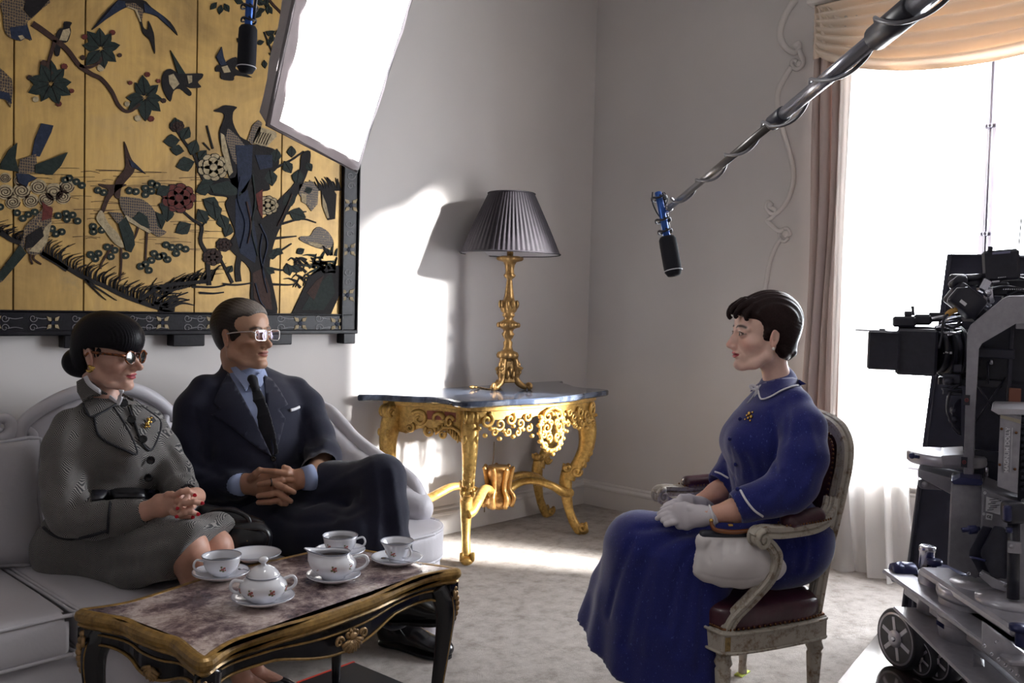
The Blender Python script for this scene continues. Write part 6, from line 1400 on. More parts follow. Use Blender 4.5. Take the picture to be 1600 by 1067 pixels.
# V opening
_v=[tc(362,590,3.1),tc(396,650,3.02),tc(424,712,2.98)]
def vcut(X,Y,Z_,D):
    dx,dy,dz=X-CC[0],Y-CC[1],Z_-CC[2];dd=dx*CF[0]+dy*CF[1]+dz*CF[2];u=800+FPX*(dx*CR[0]+dy*CR[1]+dz*CR[2])/dd;v=533.5-FPX*(dx*CU[0]+dy*CU[1]+dz*CU[2])/dd
    lft=np.interp(v,[560,575,600,650,714],[346,354,367,393,425]);rgt=np.interp(v,[560,575,600,650,714],[410,412,414,417,427]);ins=np.minimum(u-lft,rgt-u)*.0021;return np.maximum(D,np.where((v<716),np.minimum(ins,(3.16-dd)),-1))
jf=SDF(*bb([tc(270,620,2.95)],.01),.01)
V,F=j.mesh();jb=bvh_of(V,F)
creases(j,jb,(([(282,700),(300,722),(330,735)],.012,-.008),([(276,745),(300,752),(330,742)],.012,-.007),([(330,700),(326,725),(345,742)],.012,-.010),([(305,640),(318,690),(326,735)],.008,-.005),([(470,640),(488,690),(492,720)],.009,-.006),([(500,700),(488,712),(470,716)],.010,-.008),([(512,690),(500,700),(478,702)],.010,.005),([(440,740),(460,725),(478,722)],.010,-.008),([(340,770),(370,790),(410,792)],.012,-.008),([(427,716),(436,745),(430,790)],.005,-.007)))
j.field(vcut)
o,V,F,JB=cloth_mesh(j,'jacket',M_NAVY,M_root,1)
JFULL=jb
patch_on(JFULL,[(356,583),(366,598),(380,622),(396,652),(424,712),(408,704),(380,682),(352,660),(330,648),(344,640),(334,628),(344,604)],.005,.004,M_NAVY,'lapel',M_root)
patch_on(JFULL,[(409,584),(414,602),(417,650),(426,712),(436,690),(446,654),(436,640),(450,632),(436,608),(424,592)],.005,.004,M_NAVY,'lapel',M_root)
def pl2(bv,px,r,lift,mat,name,root=M_root,label=None,flat=None):
    q=[]
    for x,y in cr(np.array(px,float),5):
        p,n=hit(bv,x,y)
        if p is None or (q and np.linalg.norm(p-q[-1])>.1):continue
        q.append(p-ray(x,y)*lift)
    if len(q)<2:q=[P(x,y,2.86) for x,y in px];pass
    m=MB();m.tube(np.array(q),r,7,flat=flat);return m.build(name,mat,root,label=label)
patch_on(SBV,[(358,570),(366,584),(380,604),(384,612),(393,596),(390,590),(380,582),(367,571)],.014,.004,M_SHIRT,'shirt_collar',M_root)
patch_on(SBV,[(393,590),(397,597),(407,606),(411,598),(409,580),(402,586)],.012,.004,M_SHIRT,'shirt_collar',M_root)
s_=SDF(*bb([tc(385,585,3.0),tc(430,720,2.95)],.09),.0035)
def tp_(x,y,l):p,n=hit(SBV,x,y);return p-ray(x,y)*l if p is not None else P(x,y,3.0)
s_.chain([tp_(394,594,.008),tp_(399,606,.010)],[.020,.013],k=.004);K_=[tp_(399,606,.004),tp_(404,625,.006),tp_(410,650,.006),tp_(417,680,.006),tp_(424,710,.006)]
for a,b,ra,rb in zip(K_[:-1],K_[1:],(.014,.022,.028,.030),(.022,.028,.030,.026)):s_.ecap(a,b,(ra,.005),(rb,.005),CR,k=.003)
V,F=s_.mesh();link_mesh('necktie',V,F,M_TIE,M_root,label='dark charcoal necktie')
# cuffs, pocket square, button
for pts,r0 in (([tc(366,758,2.985),tc(379,757,2.972)],.037),([tc(488,746,2.975),tc(473,748,2.955)],.038)):
    MB().cyl(pts[0],pts[1],r0+.006,24,r0).build('shirt_cuff',M_SHIRT,M_root,label='pale blue shirt cuff')
pl2(JFULL,[(454,641),(461,639),(468,636)],.008,.006,M_WHITE,'pocket_square',label='white pocket square',flat=(.7,.4))
p,n=hit(JFULL,428,716)
if p is not None:m=MB();q=np.array(Vector(TOCAM).to_track_quat('Z','Y').to_matrix());m.lathe([(.0,0),(.009,0),(.010,.003),(.008,.005),(.006,.004),(0,.0035)],p+TOCAM*.004,18,q);m.build('button',M_BTN,M_root)
pl2(JFULL,[(427,714),(433,735),(436,752)],.0025,.003,M_NAVY,'front_edge')
MB().tube([hp(423.0+1.5*math.cos(a),753.5+6*math.sin(a),2.904+.012*(1-math.cos(a))-.012) for a in np.linspace(0,2*math.pi,16,endpoint=False)],.0016,6,closed=True).build('ring',MAT('dark_ring',rgb(60,56,66),.25,1),M_root)
# trousers: crossed leg over the standing leg
t_=SDF(*bb([PEL,KU,AU,KD,AD,tc(520,800,3.1),tc(635,860,2.75),tc(400,860,2.95),tc(640,960,2.75),tc(380,850,3.35)],.11),.0085)
t_.ell(PEL+[0,0,.01],(.19,.15,.11),k=.03)
t_.echain([tc(440,806,3.12),tc(520,768,3.05),KU+[0,0,-.008]],[(.098,.100),(.092,.092),(.074,.074)],(0,0,1),k=.05)
t_.echain([KU,tc(597,800,2.89),tc(599,860,2.86),AU-CR*.03],[(.070,.066),(.078,.062),(.082,.058),(.075,.055)],CR,k=.04)
t_.echain([tc(420,828,3.02),tc(500,836,2.92),KD],[(.10,.10),(.09,.09),(.078,.078)],(0,0,1),k=.04);t_.echain([KD,tc(595,905,2.86),AD],[(.078,.075),(.070,.064),(.060,.052)],CR,k=.03)
V,F=t_.mesh();tb_=bvh_of(V,F)
creases(t_,tb_,(([(582,722),(588,760),(592,800),(590,850)],.007,.012),([(612,735),(618,780),(628,850)],.010,.008),([(600,740),(604,800),(608,860)],.012,-.006),([(480,790),(520,775),(560,770)],.012,-.010),([(500,770),(540,745),(575,728)],.010,.005),([(520,800),(545,805),(570,790)],.012,-.008),([(430,800),(460,815),(520,812)],.012,-.010),([(560,780),(572,800),(575,840)],.012,-.007)))
cloth_mesh(t_,'trousers',M_NAVY,M_root,1)
# shoes
def oxford(name_root,heel,toe,up,sc=1.0):
    heel=np.array(heel);toe=np.array(toe);f_=toe-heel;L=np.linalg.norm(f_);f_ /= L;up=np.array(up,float);up -= f_*(up@f_);up /= np.linalg.norm(up);sd=np.cross(up,f_);at=lambda a,b,c:heel+f_*a*L+sd*b+up*c
    s_=SDF(*bb([heel,toe,heel+up*.14,toe+up*.1],.09),.004)
    A=np.stack([f_,sd,up],1)
    s_.ell(at(.14,0,.045),(.052,.036,.050),A,k=0);s_.ell(at(.45,0,.050),(.075,.038,.042),A,k=.03);s_.ell(at(.76,.002,.034),(.070,.044,.030),A,k=.03);s_.ell(at(.90,0,.028),(.034,.034,.022),A,k=.02);s_.chain([at(.15,0,.06),at(.14,0,.10)],[.036,.036],k=.02);s_.plane(at(0,0,.012),-up);s_.ell(at(.14,0,.12),(.036,.026,.03),A,k=.004,op='sub')
    V,F=s_.mesh();V=smoothm(V,F,1);sh=link_mesh('shoe',V,F,M_SHOE,name_root)
    o_=[(0,0),(.03,.024),(.16,.034),(.34,.030),(.52,.038),(.74,.047),(.9,.038),(.985,.016),(1.0,0)];ol=cr(np.array(o_+[(a,-b) for a,b in o_[::-1][1:-1]]),3,True)
    m=MB();k=len(ol);v=[at(a,b,0) for a,b in ol]+[at(a,b,.010) for a,b in ol];m.add(v,[tuple(range(k))[::-1],tuple(range(k,2*k))]+[(i,(i+1)% k,k+(i+1)% k,k+i) for i in range(k)],0,False);m.build('sole',M_BTN,sh)
    m=MB()
    for i in range(5):a=.36+i*.055;zt=.093-i*.008;m.tube(cr(np.array([at(a,-.018,zt-.010),at(a+.01,0,zt),at(a,.018,zt-.010)]),4),.0022,6)
    m.tube(cr(np.array([at(.36,0,.095),at(.34,-.03,.10),at(.40,-.05,.085),at(.47,-.045,.06)]),5),.0016,6);m.tube(cr(np.array([at(.36,0,.095),at(.33,.02,.105),at(.42,.03,.098),at(.50,.028,.07)]),5),.0016,6);m.build('laces',M_SHOE,sh)
    return sh
hl=onz(594,1005,0.0);to_=onz(704,1031,0.0);hl[2]=to_[2]=.004;oxford(M_root,hl,to_,(0,0,1))
h2=tc(610,950,2.80);t2=tc(704,965,2.74);oxford(M_root,h2+[0,0,-.045],t2+[0,0,-.015],(0,0,1))
# ================================================================== armchair
CHX,CHY,CHR=-1.92,-2.14,math.radians(152)
M_CHW=NT('distressed_cream_paint');co=M_CHW.coord();M_CHW.set(Base_Color=M_CHW.mix(M_CHW.ramp(M_CHW.noise(30,6,.75,co),[(.5,(0,0,0)),(.66,(1,1,1))]),rgb(176,168,156),rgb(112,88,62)),Roughness=.5);M_CHW.bump(M_CHW.noise(60,4,.6,co),.2,.002);M_CHW=M_CHW.m
M_BURG=MAT('burgundy_leather',rgb(64,28,40),.33,0,(14,.25),(45,.35,.004),coat=.15);M_NAIL=MAT('brass_nail',rgb(120,84,60),.35,1);M_CHG=gilt('rubbed_gilding',rgb(120,100,70),rgb(190,160,104),.4,30)
ch=thing('armchair','cream painted carved armchair with burgundy leather seat and back','armchair',(CHX,CHY,0),CHR)
ca,sa=math.cos(CHR),math.sin(CHR)
def cw(x,y,z):
    x=x*.87;return np.array([CHX+ca*x-sa*y,CHY+sa*x+ca*y,z])     # chair: x forward, y to the sitter's left
TCH=(np.array([[ca*.87,-sa,0],[sa*.87,ca,0],[0,0,1.]]),np.array([CHX,CHY,0.]))
SHt=.475
so_=cr(np.array([(.255,0),(.25,.12),(.235,.215),(.20,.255),(.0,.245),(-.18,.215),(-.215,.18),(-.225,0),(-.215,-.18),(-.18,-.215),(.0,-.245),(.20,-.255),(.235,-.215),(.25,-.12)]),5,True)
m=MB(TCH);slab(m,so_,.262,.327,.006);ra=m.build('seat_rail',M_CHW,ch,smooth=False)
m=MB(TCH)
for z in (.268,.323):m.tube([(a,b,z) for a,b in offset(so_,-.003)],.005,6,closed=True)
m.build('rail_bead',M_CHW,ra)
s_=SDF(*bb([cw(.26,.27,.31),cw(-.24,-.24,.44),cw(-.24,.24,.4),cw(.26,-.27,.4)],.03),.008)
for i in range(len(so_)// 3):pass
def seatf(X,Y,Z_,D):
    x=((X-CHX)*ca+(Y-CHY)*sa)/.87;y=-(X-CHX)*sa+(Y-CHY)*ca;wy=.235+.04*np.clip((x+.2)/.4,0,1)-.02;q=((np.abs(x-.012)/.235)** 5+(np.abs(y)/wy)** 5)** .2
    return np.maximum((q-1)*.2,np.maximum(.325-Z_,Z_-(.372+.045*np.clip(1-q ** 2.5,0,1)** .5+0*Z_)))
s_.field(seatf);V,F=s_.mesh();V=smoothm(V,F,2);link_mesh('seat_cushion',V,F,M_BURG,ch)
m=MB(TCH);pts=offset(so_,.008)
for i in range(len(pts)):
    for t in (0,.5):a=pts[i]*(1-t)+pts[(i+1)% len(pts)]*t;m.ball((a[0],a[1],.333),.0048,n=6,k=4)
m.build('brass_nails',M_NAIL,ch)['kind']='stuff'
def fluted(m,x,y,z0,z1,r0,r1):m.lathe([(r1*.9,z0),(r1,z0+.004),(r1,z0+.03),(r1*.85,z0+.036),(r1*.95,z0+.05),(r0,z1-.05),(r0*.8,z1-.044),(r0*1.1,z1-.03),(r0*.85,z1-.012),(r0,z1)],(x,y,0),32,mod=lambda a,i:1-(.10*(.5+.5*math.cos(8*a))** 2 if 3<i<6 else 0))
for (x,y) in ((.205,.225),(.205,-.225),(-.185,.185),(-.185,-.185)):
    m=MB(TCH);fluted(m,x,y,0,.262,.026,.016);lg=m.build('leg',M_CHW,ch)
    m=MB(TCH);m.box((x,y,.295),(.054,.054,.072),bev=.004);m.box((x+.03*(1 if x>0 else-1)*0,y+.0278*(1 if y>0 else-1),.295),(.034,.002,.044));m.build('leg_block',M_CHW,lg)
    if y>0 and x>0:MB(TCH).box((x,y+.0290,.295),(.032,.0015,.040)).build('carved_panel',M_CHG,lg)
def sweep_rect(m,pts,w,h,n=8,mi=0,up=(0,0,1)):
    sec=[(-.5*h,-.5*w),(-.5*h,.5*w),(-.15*h,.5*w),(-.05*h,.34*w),(.05*h,.5*w),(.4*h,.5*w),(.5*h,.3*w),(.38*h,.1*w),(.5*h,0),(.38*h,-.1*w),(.5*h,-.3*w),(.4*h,-.5*w),(.05*h,-.5*w),(-.05*h,-.34*w),(-.15*h,-.5*w)]
    m.tube(cr(np.array(pts),n),1.0,sec=sec,up=up,sm=False,m=mi)
for sg in (1,-1):
    m=MB(TCH);sweep_rect(m,[(.205,sg*.232,.325),(.180,sg*.238,.37),(.125,sg*.258,.43),(.080,sg*.278,.49),(.068,sg*.286,.545),(.090,sg*.290,.575),(.120,sg*.288,.592)],.032,.030,up=(1,0,0));ap_=m.build('arm_support',M_CHW,ch)
    m=MB(TCH);sweep_rect(m,[(.150,sg*.288,.602),(.125,sg*.288,.620),(.05,sg*.285,.617),(-.08,sg*.270,.622),(-.17,sg*.235,.642),(-.225,sg*.190,.672)],.044,.034)
    m.tube(np.array([(.115+x,sg*.288+w,.655+y) for w in (0,) for x,y in scroll2d((0,0),.026,1.4,-1.2,1,22)]),.0,6) if False else None
    for w in (-.022,.022):m.tube(np.array([(.133+x,sg*.288+w,.600+y) for x,y in scroll2d((0,0),.027,1.5,1.8,-1,24)]),[.008,.005],7)
    m.cyl((.133,sg*.288-.022,.600),(.133,sg*.288+.022,.600),.022,20)
    ar=m.build('arm',M_CHW,ch)
    s_=SDF(*bb([cw(.06,sg*.32,.60),cw(-.16,sg*.22,.70)],.05),.005);s_.ecap(cw(.020,sg*.283,.643),cw(-.10,sg*.266,.650),(.022,.030),(.024,.028),(0,0,1),k=0);V,F=s_.mesh();pad=link_mesh('arm_pad',V,F,M_BURG,ch)
    m=MB(TCH)
    for k in range(16):
        t=k/15
        for w in (-1,1):m.ball((.045-.185*t,sg*(.284-.018*t)+w*.029*math.sin(math.pi*(.12+.76*t))** .4,.636+.007*t),.0035,n=6,k=4)
    m.build('brass_nails',M_NAIL,pad)['kind']='stuff'
# back: leaning oval frame
def bk_(s__,z):return (-.20-(z-.40)*.17,s__,z)
out_=[(.168,.33),(.172,.50),(.183,.60),(.194,.70),(.198,.79),(.180,.852),(.12,.890),(.0,.906)]
pts=[bk_(y,z) for y,z in out_]+[bk_(-y,z) for y,z in out_[::-1][1:]]
m=MB(TCH);sweep_rect(m,pts,.038,.042,up=(1,0,-.2));m.tube(cr(np.array([(x-.0,y,z) for x,y,z in [bk_(y,.42) for y in (.18,.06,0,-.06,-.18)]]),4),.018,8);m.build('back_frame',M_CHW,ch)
inn_=[(.138,.46),(.152,.60),(.163,.70),(.165,.78),(.146,.84),(.095,.860),(.0,.872)]
loop=[(y,z) for y,z in inn_]+[(-y,z) for y,z in inn_[::-1][1:]]
lp=cr(np.array(loop+[]),5);cy0=np.array([0,.68]);m=MB(TCH)
for sd_,off_ in ((1,.028),(-1,-.030)):
    v=[];rings=6
    for r in range(rings):
        t=r/(rings-1);q=lp*(1-t)+cy0*t;v +=[tuple(np.array(bk_(a,b))+np.array([off_*(.35+.65*math.sin(math.pi/2*min(1,t*1.6))),0,0])) for a,b in q]
    k=len(lp);m.add(v,[(r*k+i,r*k+(i+1)% k,(r+1)*k+(i+1)% k,(r+1)*k+i) for r in range(rings-1) for i in range(k)])
m.build('back_upholstery',M_BURG,ch)
m=MB(TCH);lq=cr(np.array(loop),10)
for a,b in lq[::2]:
    for o_ in (.016,-.016):x,y,z=bk_(a,b);m.ball((x+o_,y,z),.0036,n=6,k=4)
m.build('brass_nails',M_NAIL,ch)['kind']='stuff'
tp=thing('tape_marker','yellow-green tape mark on the carpet under an armchair leg','tape',tuple(cw(-.185,-.185,0)))
MB(TCH).box((-.185,-.185,.002),(.075,.03,.003),rotm('Z',.5)).build('tape',MAT('yellow_green_tape',rgb(214,232,110),.6),tp)
# ================================================================== young woman in the blue dress
L_root=thing('person','young woman in royal blue dress and white gloves seated in the armchair','person',(CHX,CHY,.46))
LO=P(1194,521,2.78);LA=frame_of(LK(4,-1),-1,0);LS=1.0;LZ_=.93
nb=P(1216,600,2.80)
s=head_sdf(0,tuple(w2l(LA,LO,nb)/LS/[1,1,LZ_]),.041,.93,.0015,.000,1.3);HV,HF=s.mesh();HV=smoothm(HV,HF,1)
base=rgb(232,194,178);HC=skin_cols(HV,base,rgb(172,48,62),rgb(48,32,32),0,.0195,.5,lipw=.022);HW=short_face(HV,LZ_)@(LA*LS).T+LO
PEL=P(1218,832,2.80);tc=P
KLf,KRt=tc(1003,852,2.75),tc(1003,842,2.95)
ls=SDF(*bb([nb,PEL,KLf,KRt,tc(1110,805,2.6),tc(1085,792,2.85),tc(1010,1120,2.6),tc(1050,1160,2.9)],.11),.008)
ls.chain([nb,tc(1212,680,2.80),tc(1205,760,2.80),PEL],[.045,.09,.085,.11],k=.02)
for K,A_ in ((KLf,tc(1050,1150,2.86)),(KRt,tc(1050,1100,3.0))):ls.chain([PEL,K,A_],[.08,.055,.032],k=.02);A_=np.array(A_);ls.chain([A_,A_+np.array([-.10,.06,-.04])],[.03,.024],k=.01)
ls.chain([tc(1248,655,2.66),tc(1228,785,2.60),tc(1150,797,2.595),tc(1108,805,2.60)],[.042,.038,.033,.024],k=.02);ls.chain([tc(1188,650,2.95),tc(1160,740,2.92),tc(1120,770,2.87),tc(1085,790,2.82)],[.042,.036,.032,.024],k=.02)
V3,F3=ls.mesh();V3=smoothm(V3,F3,2)
BV,BF=join_m([(HW,HF),(V3,F3)]);link_mesh('body',BV,BF,M_SKIN,L_root,cols=np.vstack([HC,np.tile(np.array(base)*np.array([.86,.72,.66]),(len(V3),1))]))
put_eyes(L_root,LA,LO,LS,(1,.0,-.05));lashes(L_root,LA,LO,LS)
# hair: short, side swept, curls on the brow
h=SDF((-.15,-.11,-.13),(.15,.11,.16),.003)
h.ell((-.016,0,.040),(.103,.084,.094),k=0);h.ell((-.048,0,-.006),(.054,.068,.066),k=.02);h.ell((.034,0,.060),(.068,.062,.046),k=.02);h.chain([(-.050,-.03,-.04),(-.058,0,-.056),(-.050,.03,-.04)],[.03,.026,.03],k=.02)
h.ell((.096,0,-.030),(.060,.12,.088),k=.008,op='sub');h.ell((.075,.085,.0),(.056,.05,.062),k=.010,op='sub');h.ell((.075,-.085,.0),(.056,.05,.062),k=.010,op='sub')
for y in (-1,1):h.ell((-.006,y*.085,-.018),(.021,.022,.032),k=.004,op='sub');h.chain([(.012,y*.071,.010),(.020,y*.069,-.006)],[.010,.005],k=.006)
def lh(X,Y,Z_,D):return D-.0013*np.sin(np.arctan2(Z_-.045,X+.01)*2+Y*420+2.2*np.sin(X*30))*soft(Z_,.02,.07)-.0006*np.sin((Z_-.25*X)*560+2*np.sin(X*35))*soft(-Z_,-.07,-.03)
h.field(lh);h.crease([(.02,.03,.13),(-.03,.032,.136),(-.07,.03,.12)],.005,-.004)
for pts,r in (([(.05,.035,.098),(.085,.040,.082),(.102,.036,.060),(.100,.030,.048),(.094,.034,.052)],[.012,.010,.007,.004,.003]),([(.06,.0,.100),(.098,.004,.082),(.114,.006,.062),(.112,.010,.046),(.104,.008,.050)],[.014,.012,.008,.005,.003]),([(.05,.05,.085),(.075,.058,.062),(.078,.060,.044),(.070,.058,.042)],[.010,.008,.005,.003]),([(.06,-.03,.098),(.095,-.028,.078),(.104,-.022,.060)],[.014,.010,.005]),([(.07,.015,.100),(.106,.020,.076),(.110,.022,.060)],[.010,.007,.004])):
    h.chain([tuple(p) for p in cr(np.array(pts),3)],list(np.interp(np.linspace(0,1,(len(pts)-1)*3+1),np.linspace(0,1,len(r)),r)),k=.004,kk=.001)
h.chain([(-.074,.03,-.04),(-.080,.02,-.056),(-.072,.012,-.066),(-.058,.02,-.068)],[.016,.014,.012,.008],k=.008);h.chain([(-.03,.05,-.040),(-.045,.045,-.060),(-.060,.03,-.070)],[.014,.012,.008],k=.01)
hair_build(L_root,h,LA,LO,LS,lambda V:np.tile(rgb(44,30,30),(len(V),1)),sm=1,mt=M_HAIRB)
m=MB((LA,LO));
for y in (-1,1):m.ball((.0,y*.083,-.043),.0052)
m.build('earring',MAT('pearl',rgb(236,226,220),.2,coat=.5),L_root,label='pearl ear studs')
# gloves
gs=SDF(*bb([tc(1022,800,2.6),tc(1118,790,2.85),tc(1116,812,2.55),tc(1030,800,2.85)],.05),.0026)
gs.echain([tc(1112,806,2.60),tc(1096,806,2.62),tc(1072,806,2.64),tc(1058,806,2.66)],[(.027,.027),(.030,.026),(.040,.018),(.040,.015)],(0,0,1),k=.01)
for pts in ([(1060,797,2.66),(1048,795,2.675),(1037,799,2.69),(1030,803,2.70)],[(1058,803,2.66),(1045,803,2.67),(1034,806,2.68),(1027,810,2.69)],[(1058,808,2.655),(1046,810,2.66),(1036,813,2.665)],[(1060,814,2.65),(1050,816,2.65),(1041,819,2.655)],[(1088,797,2.62),(1078,794,2.625),(1066,796,2.65)]):gs.chain([tc(*p) for p in pts],[.0105,.0100,.0090,.0075][:len(pts)],k=.004,kk=.0015)
gs.echain([tc(1102,790,2.84),tc(1092,791,2.80),tc(1075,790,2.76),tc(1062,790,2.74)],[(.027,.027),(.030,.026),(.036,.018),(.036,.015)],(0,0,1),k=.008)
for pts in ([(1064,784,2.74),(1054,784,2.73),(1044,788,2.73),(1039,790,2.73)],[(1062,788,2.73),(1051,789,2.72),(1042,792,2.72),(1035,795,2.72)],[(1062,793,2.72),(1052,795,2.71),(1043,798,2.71)],[(1064,797,2.72),(1054,800,2.71)],[(1085,794,2.74),(1076,799,2.715),(1068,800,2.70)]):gs.chain([tc(*p) for p in pts],[.0105,.0100,.0090,.0075][:len(pts)],k=.004,kk=.0015)
V,F=gs.mesh();V=smoothm(V,F,1);gl=link_mesh('gloves',V,F,M_GLOVE,L_root,label='short white cotton gloves')
m=MB();
for (a,r) in ((tc(1112,806,2.60),.030),(tc(1102,790,2.84),.029)):
    d=(tc(1150,797,2.595)-tc(1108,805,2.60));d /= np.linalg.norm(d);q=np.array(Vector(d).to_track_quat('Z','Y').to_matrix());m.tube(np.array([a+q@np.array([r*math.cos(t),r*math.sin(t),0]) for t in np.linspace(0,2*math.pi,24,endpoint=False)]),.003,6,closed=True)
m.build('glove_hem',M_WHITE,gl)
# dress bodice
ux=tc(1252,655,2.64)-tc(1192,640,2.96);ux /= np.linalg.norm(ux)
j=SDF(*bb([tc(1110,640,2.8),tc(1300,650,2.6),tc(1290,850,2.55),tc(1130,830,2.9),tc(1220,580,2.95),tc(1230,600,2.6),tc(1160,760,3.0),tc(1230,770,2.42),tc(1160,790,2.45)],.07),.0065)
j.echain([tc(1219,594,2.815),tc(1217,610,2.81),tc(1216,628,2.81),tc(1206,660,2.80),tc(1192,692,2.80),tc(1194,735,2.80),tc(1198,768,2.80),tc(1206,800,2.80),tc(1212,835,2.80)],[(.050,.048),(.078,.056),(.150,.066),(.165,.098),(.155,.118),(.130,.098),(.118,.092),(.145,.115),(.175,.14)],ux,k=.025)
j.ell(tc(1166,692,2.74),(.052,.052,.050),k=.035);j.ell(tc(1156,690,2.86),(.052,.052,.050),k=.035)
j.chain([tc(1246,636,2.68),tc(1256,668,2.63),tc(1255,715,2.59),tc(1240,752,2.58),tc(1226,768,2.58)],[.046,.062,.068,.070,.064],k=.03,kk=.02);j.chain([tc(1230,768,2.57),tc(1200,778,2.57),tc(1170,786,2.575),tc(1152,793,2.58)],[.062,.054,.048,.046],k=.02,kk=.02)
j.chain([tc(1188,640,2.95),tc(1166,690,2.95),tc(1152,725,2.93),tc(1136,748,2.90),tc(1124,757,2.885)],[.044,.056,.056,.050,.044],k=.03,kk=.02)
n_=tc(1150,794,2.575)-tc(1200,778,2.57);j.plane(tc(1172,788,2.575),n_) if False else None
j.cap(tc(1142,797,2.58),tc(1110,808,2.59),.040,.06,k=.014,op='sub');j.cap(tc(1118,762,2.88),tc(1104,774,2.86),.038,.045,k=.014,op='sub')
V,F=j.mesh();jb=bvh_of(V,F)
creases(j,jb,(([(1205,640),(1212,690),(1210,740)],.008,-.006),([(1225,628),(1232,650),(1228,690)],.008,-.005),([(1262,660),(1272,710),(1262,760)],.012,.006),([(1244,680),(1246,730),(1228,770)],.012,-.008),([(1225,740),(1215,760),(1195,775)],.010,-.008),([(1270,720),(1252,750),(1225,782)],.012,-.008),([(1210,730),(1222,755),(1240,765)],.010,-.007),([(1150,700),(1160,725),(1162,760)],.006,.004),([(1165,712),(1175,740),(1176,775)],.007,-.006),([(1140,700),(1146,730),(1148,770)],.005,-.005),([(1186,705),(1192,740),(1192,770)],.008,-.006),([(1133,720),(1142,740),(1150,750)],.006,-.005)))
o,V,F,JB=cloth_mesh(j,'bodice',M_BLUE,L_root,1)
patch_on(JB,[(1238,590),(1250,594),(1260,600),(1240,603),(1222,609),(1204,619),(1192,623),(1187,620),(1185,605),(1190,600),(1200,596),(1218,592)],.008,.004,M_BLUE,'collar',L_root)
patch_on(JB,[(1186,599),(1188,602),(1184,608),(1172,612),(1177,604)],.012,.004,M_BLUE,'collar',L_root)
pl2(JB,[(1184,603),(1187,620),(1192,623.5),(1204,619.5),(1222,609.5),(1240,603),(1258,600)],.0028,.013,M_WHITE,'white_piping',L_root)
pl2(JB,[(1157,766),(1166,782),(1178,797),(1192,807)],.0034,.004,M_WHITE,'white_piping',L_root);pl2(JB,[(1117,737),(1126,740),(1138,747)],.003,.003,M_WHITE,'white_piping',L_root)
m=MB();b0=hit(JB,1186,606,.012)[0];dpt=(b0-CC)@CF-.014
for pts,r in (([(1183,607),(1177,602),(1172,603),(1176,608),(1183,607)],.0035),([(1183,607),(1188,603),(1190,606),(1184,608)],.0032),([(1183,607),(1178,617),(1168,630)],.0035),([(1184,608),(1180,620),(1176,629)],.0042),([(1184,608),(1184,616),(1180,624)],.004)):m.tube(np.array([P(x,y,dpt) for x,y in cr(np.array(pts,float),5)]),r,7,flat=(1.3,.5))
m.ball(P(1183.5,607,dpt-.003),.0055);m.build('bow',M_WHITE,L_root,label='white ribbon bow at the collar')
m=MB()
for (x,y,r) in ((1172,647,.007),(1175,652,.006),(1170,654,.005),(1177,645,.004),(1168,650,.004),(1173,658,.004),(1165,656,.003)):
    p,n=hit(JB,x,y,.003);
    if p is not None:m.ball(p,(r,r*.8,r))
m.build('brooch',M_GOLDJ,L_root,label='gold leaf brooch')
for (x,y) in ((1141,686),(1150,725),(1157,655),(1153,765)):
    p,n=hit(JB,x,y,.002)
    if p is not None:m=MB();m.ball(p,.007);m.build('button',M_BLUE,L_root)
# skirt: full, falling from the lap to below the knee in soft folds
k_=SDF(*bb([tc(1290,800,2.6),tc(1290,860,2.95),tc(895,965,2.95),tc(1000,1120,2.5),tc(1140,1160,2.5),tc(980,800,2.9),tc(1100,880,3.0)],.07),.0085)
k_.ecap(tc(1205,785,2.80),tc(1222,838,2.80),(.125,.10),(.185,.15),ux,k=.02);k_.ecap(tc(1245,850,2.74),tc(1200,872,2.70),(.09,.07),(.10,.06),(0,0,1),k=.04)
k_.ecap(tc(1190,838,2.76),KLf,(.10,.10),(.078,.085),(0,0,1),k=.05);k_.ecap(tc(1190,826,2.88),KRt,(.10,.11),(.078,.085),(0,0,1),k=.05);k_.ecap(tc(1180,838,2.80),(KLf+KRt)/2+[0,0,.005],(.17,.085),(.12,.07),ux,k=.04)
top=[tc(996,846,2.98),tc(986,848,2.90),tc(984,856,2.81),tc(1004,866,2.73),tc(1040,874,2.70),tc(1075,882,2.68),tc(1106,890,2.67)]
hem=[tc(930,975,3.05),tc(917,990,2.95),tc(938,1030,2.84),tc(972,1080,2.74),tc(1015,1120,2.68),tc(1060,1145,2.65),tc(1098,1150,2.64)]
for a,b in zip(top,hem):
    mid=(a+b)/2+np.array([0,0,.02]);k_.chain([a,mid,b],[.066,.056,.050],k=.055,kk=.02)
for i in range(len(top)-1):k_.chain([(top[i]+top[i+1])/2,(hem[i]+hem[i+1])/2-(hem[i]-a)*0],[.050,.036],k=.04)
k_.chain([tc(1000,850,2.8),tc(1010,1000,2.8),tc(1030,1090,2.78)],[.10,.10,.09],k=.05);k_.chain([tc(1080,880,2.7),tc(1070,1000,2.70),tc(1070,1090,2.68)],[.09,.08,.07],k=.05)
k_.ecap(cw(-.13,0,.468),cw(.20,0,.468),(.17,.062),(.19,.062),(-sa,ca,0),k=.04);hz0=hem[0];k_.field(lambda X,Y,Z_,D:np.maximum(D,(.225-.40*np.clip(2.96-((X-CC[0])*CF[0]+(Y-CC[1])*CF[1]+(Z_-CC[2])*CF[2]),0,.5))-Z_))
V,F=k_.mesh();kb=bvh_of(V,F)
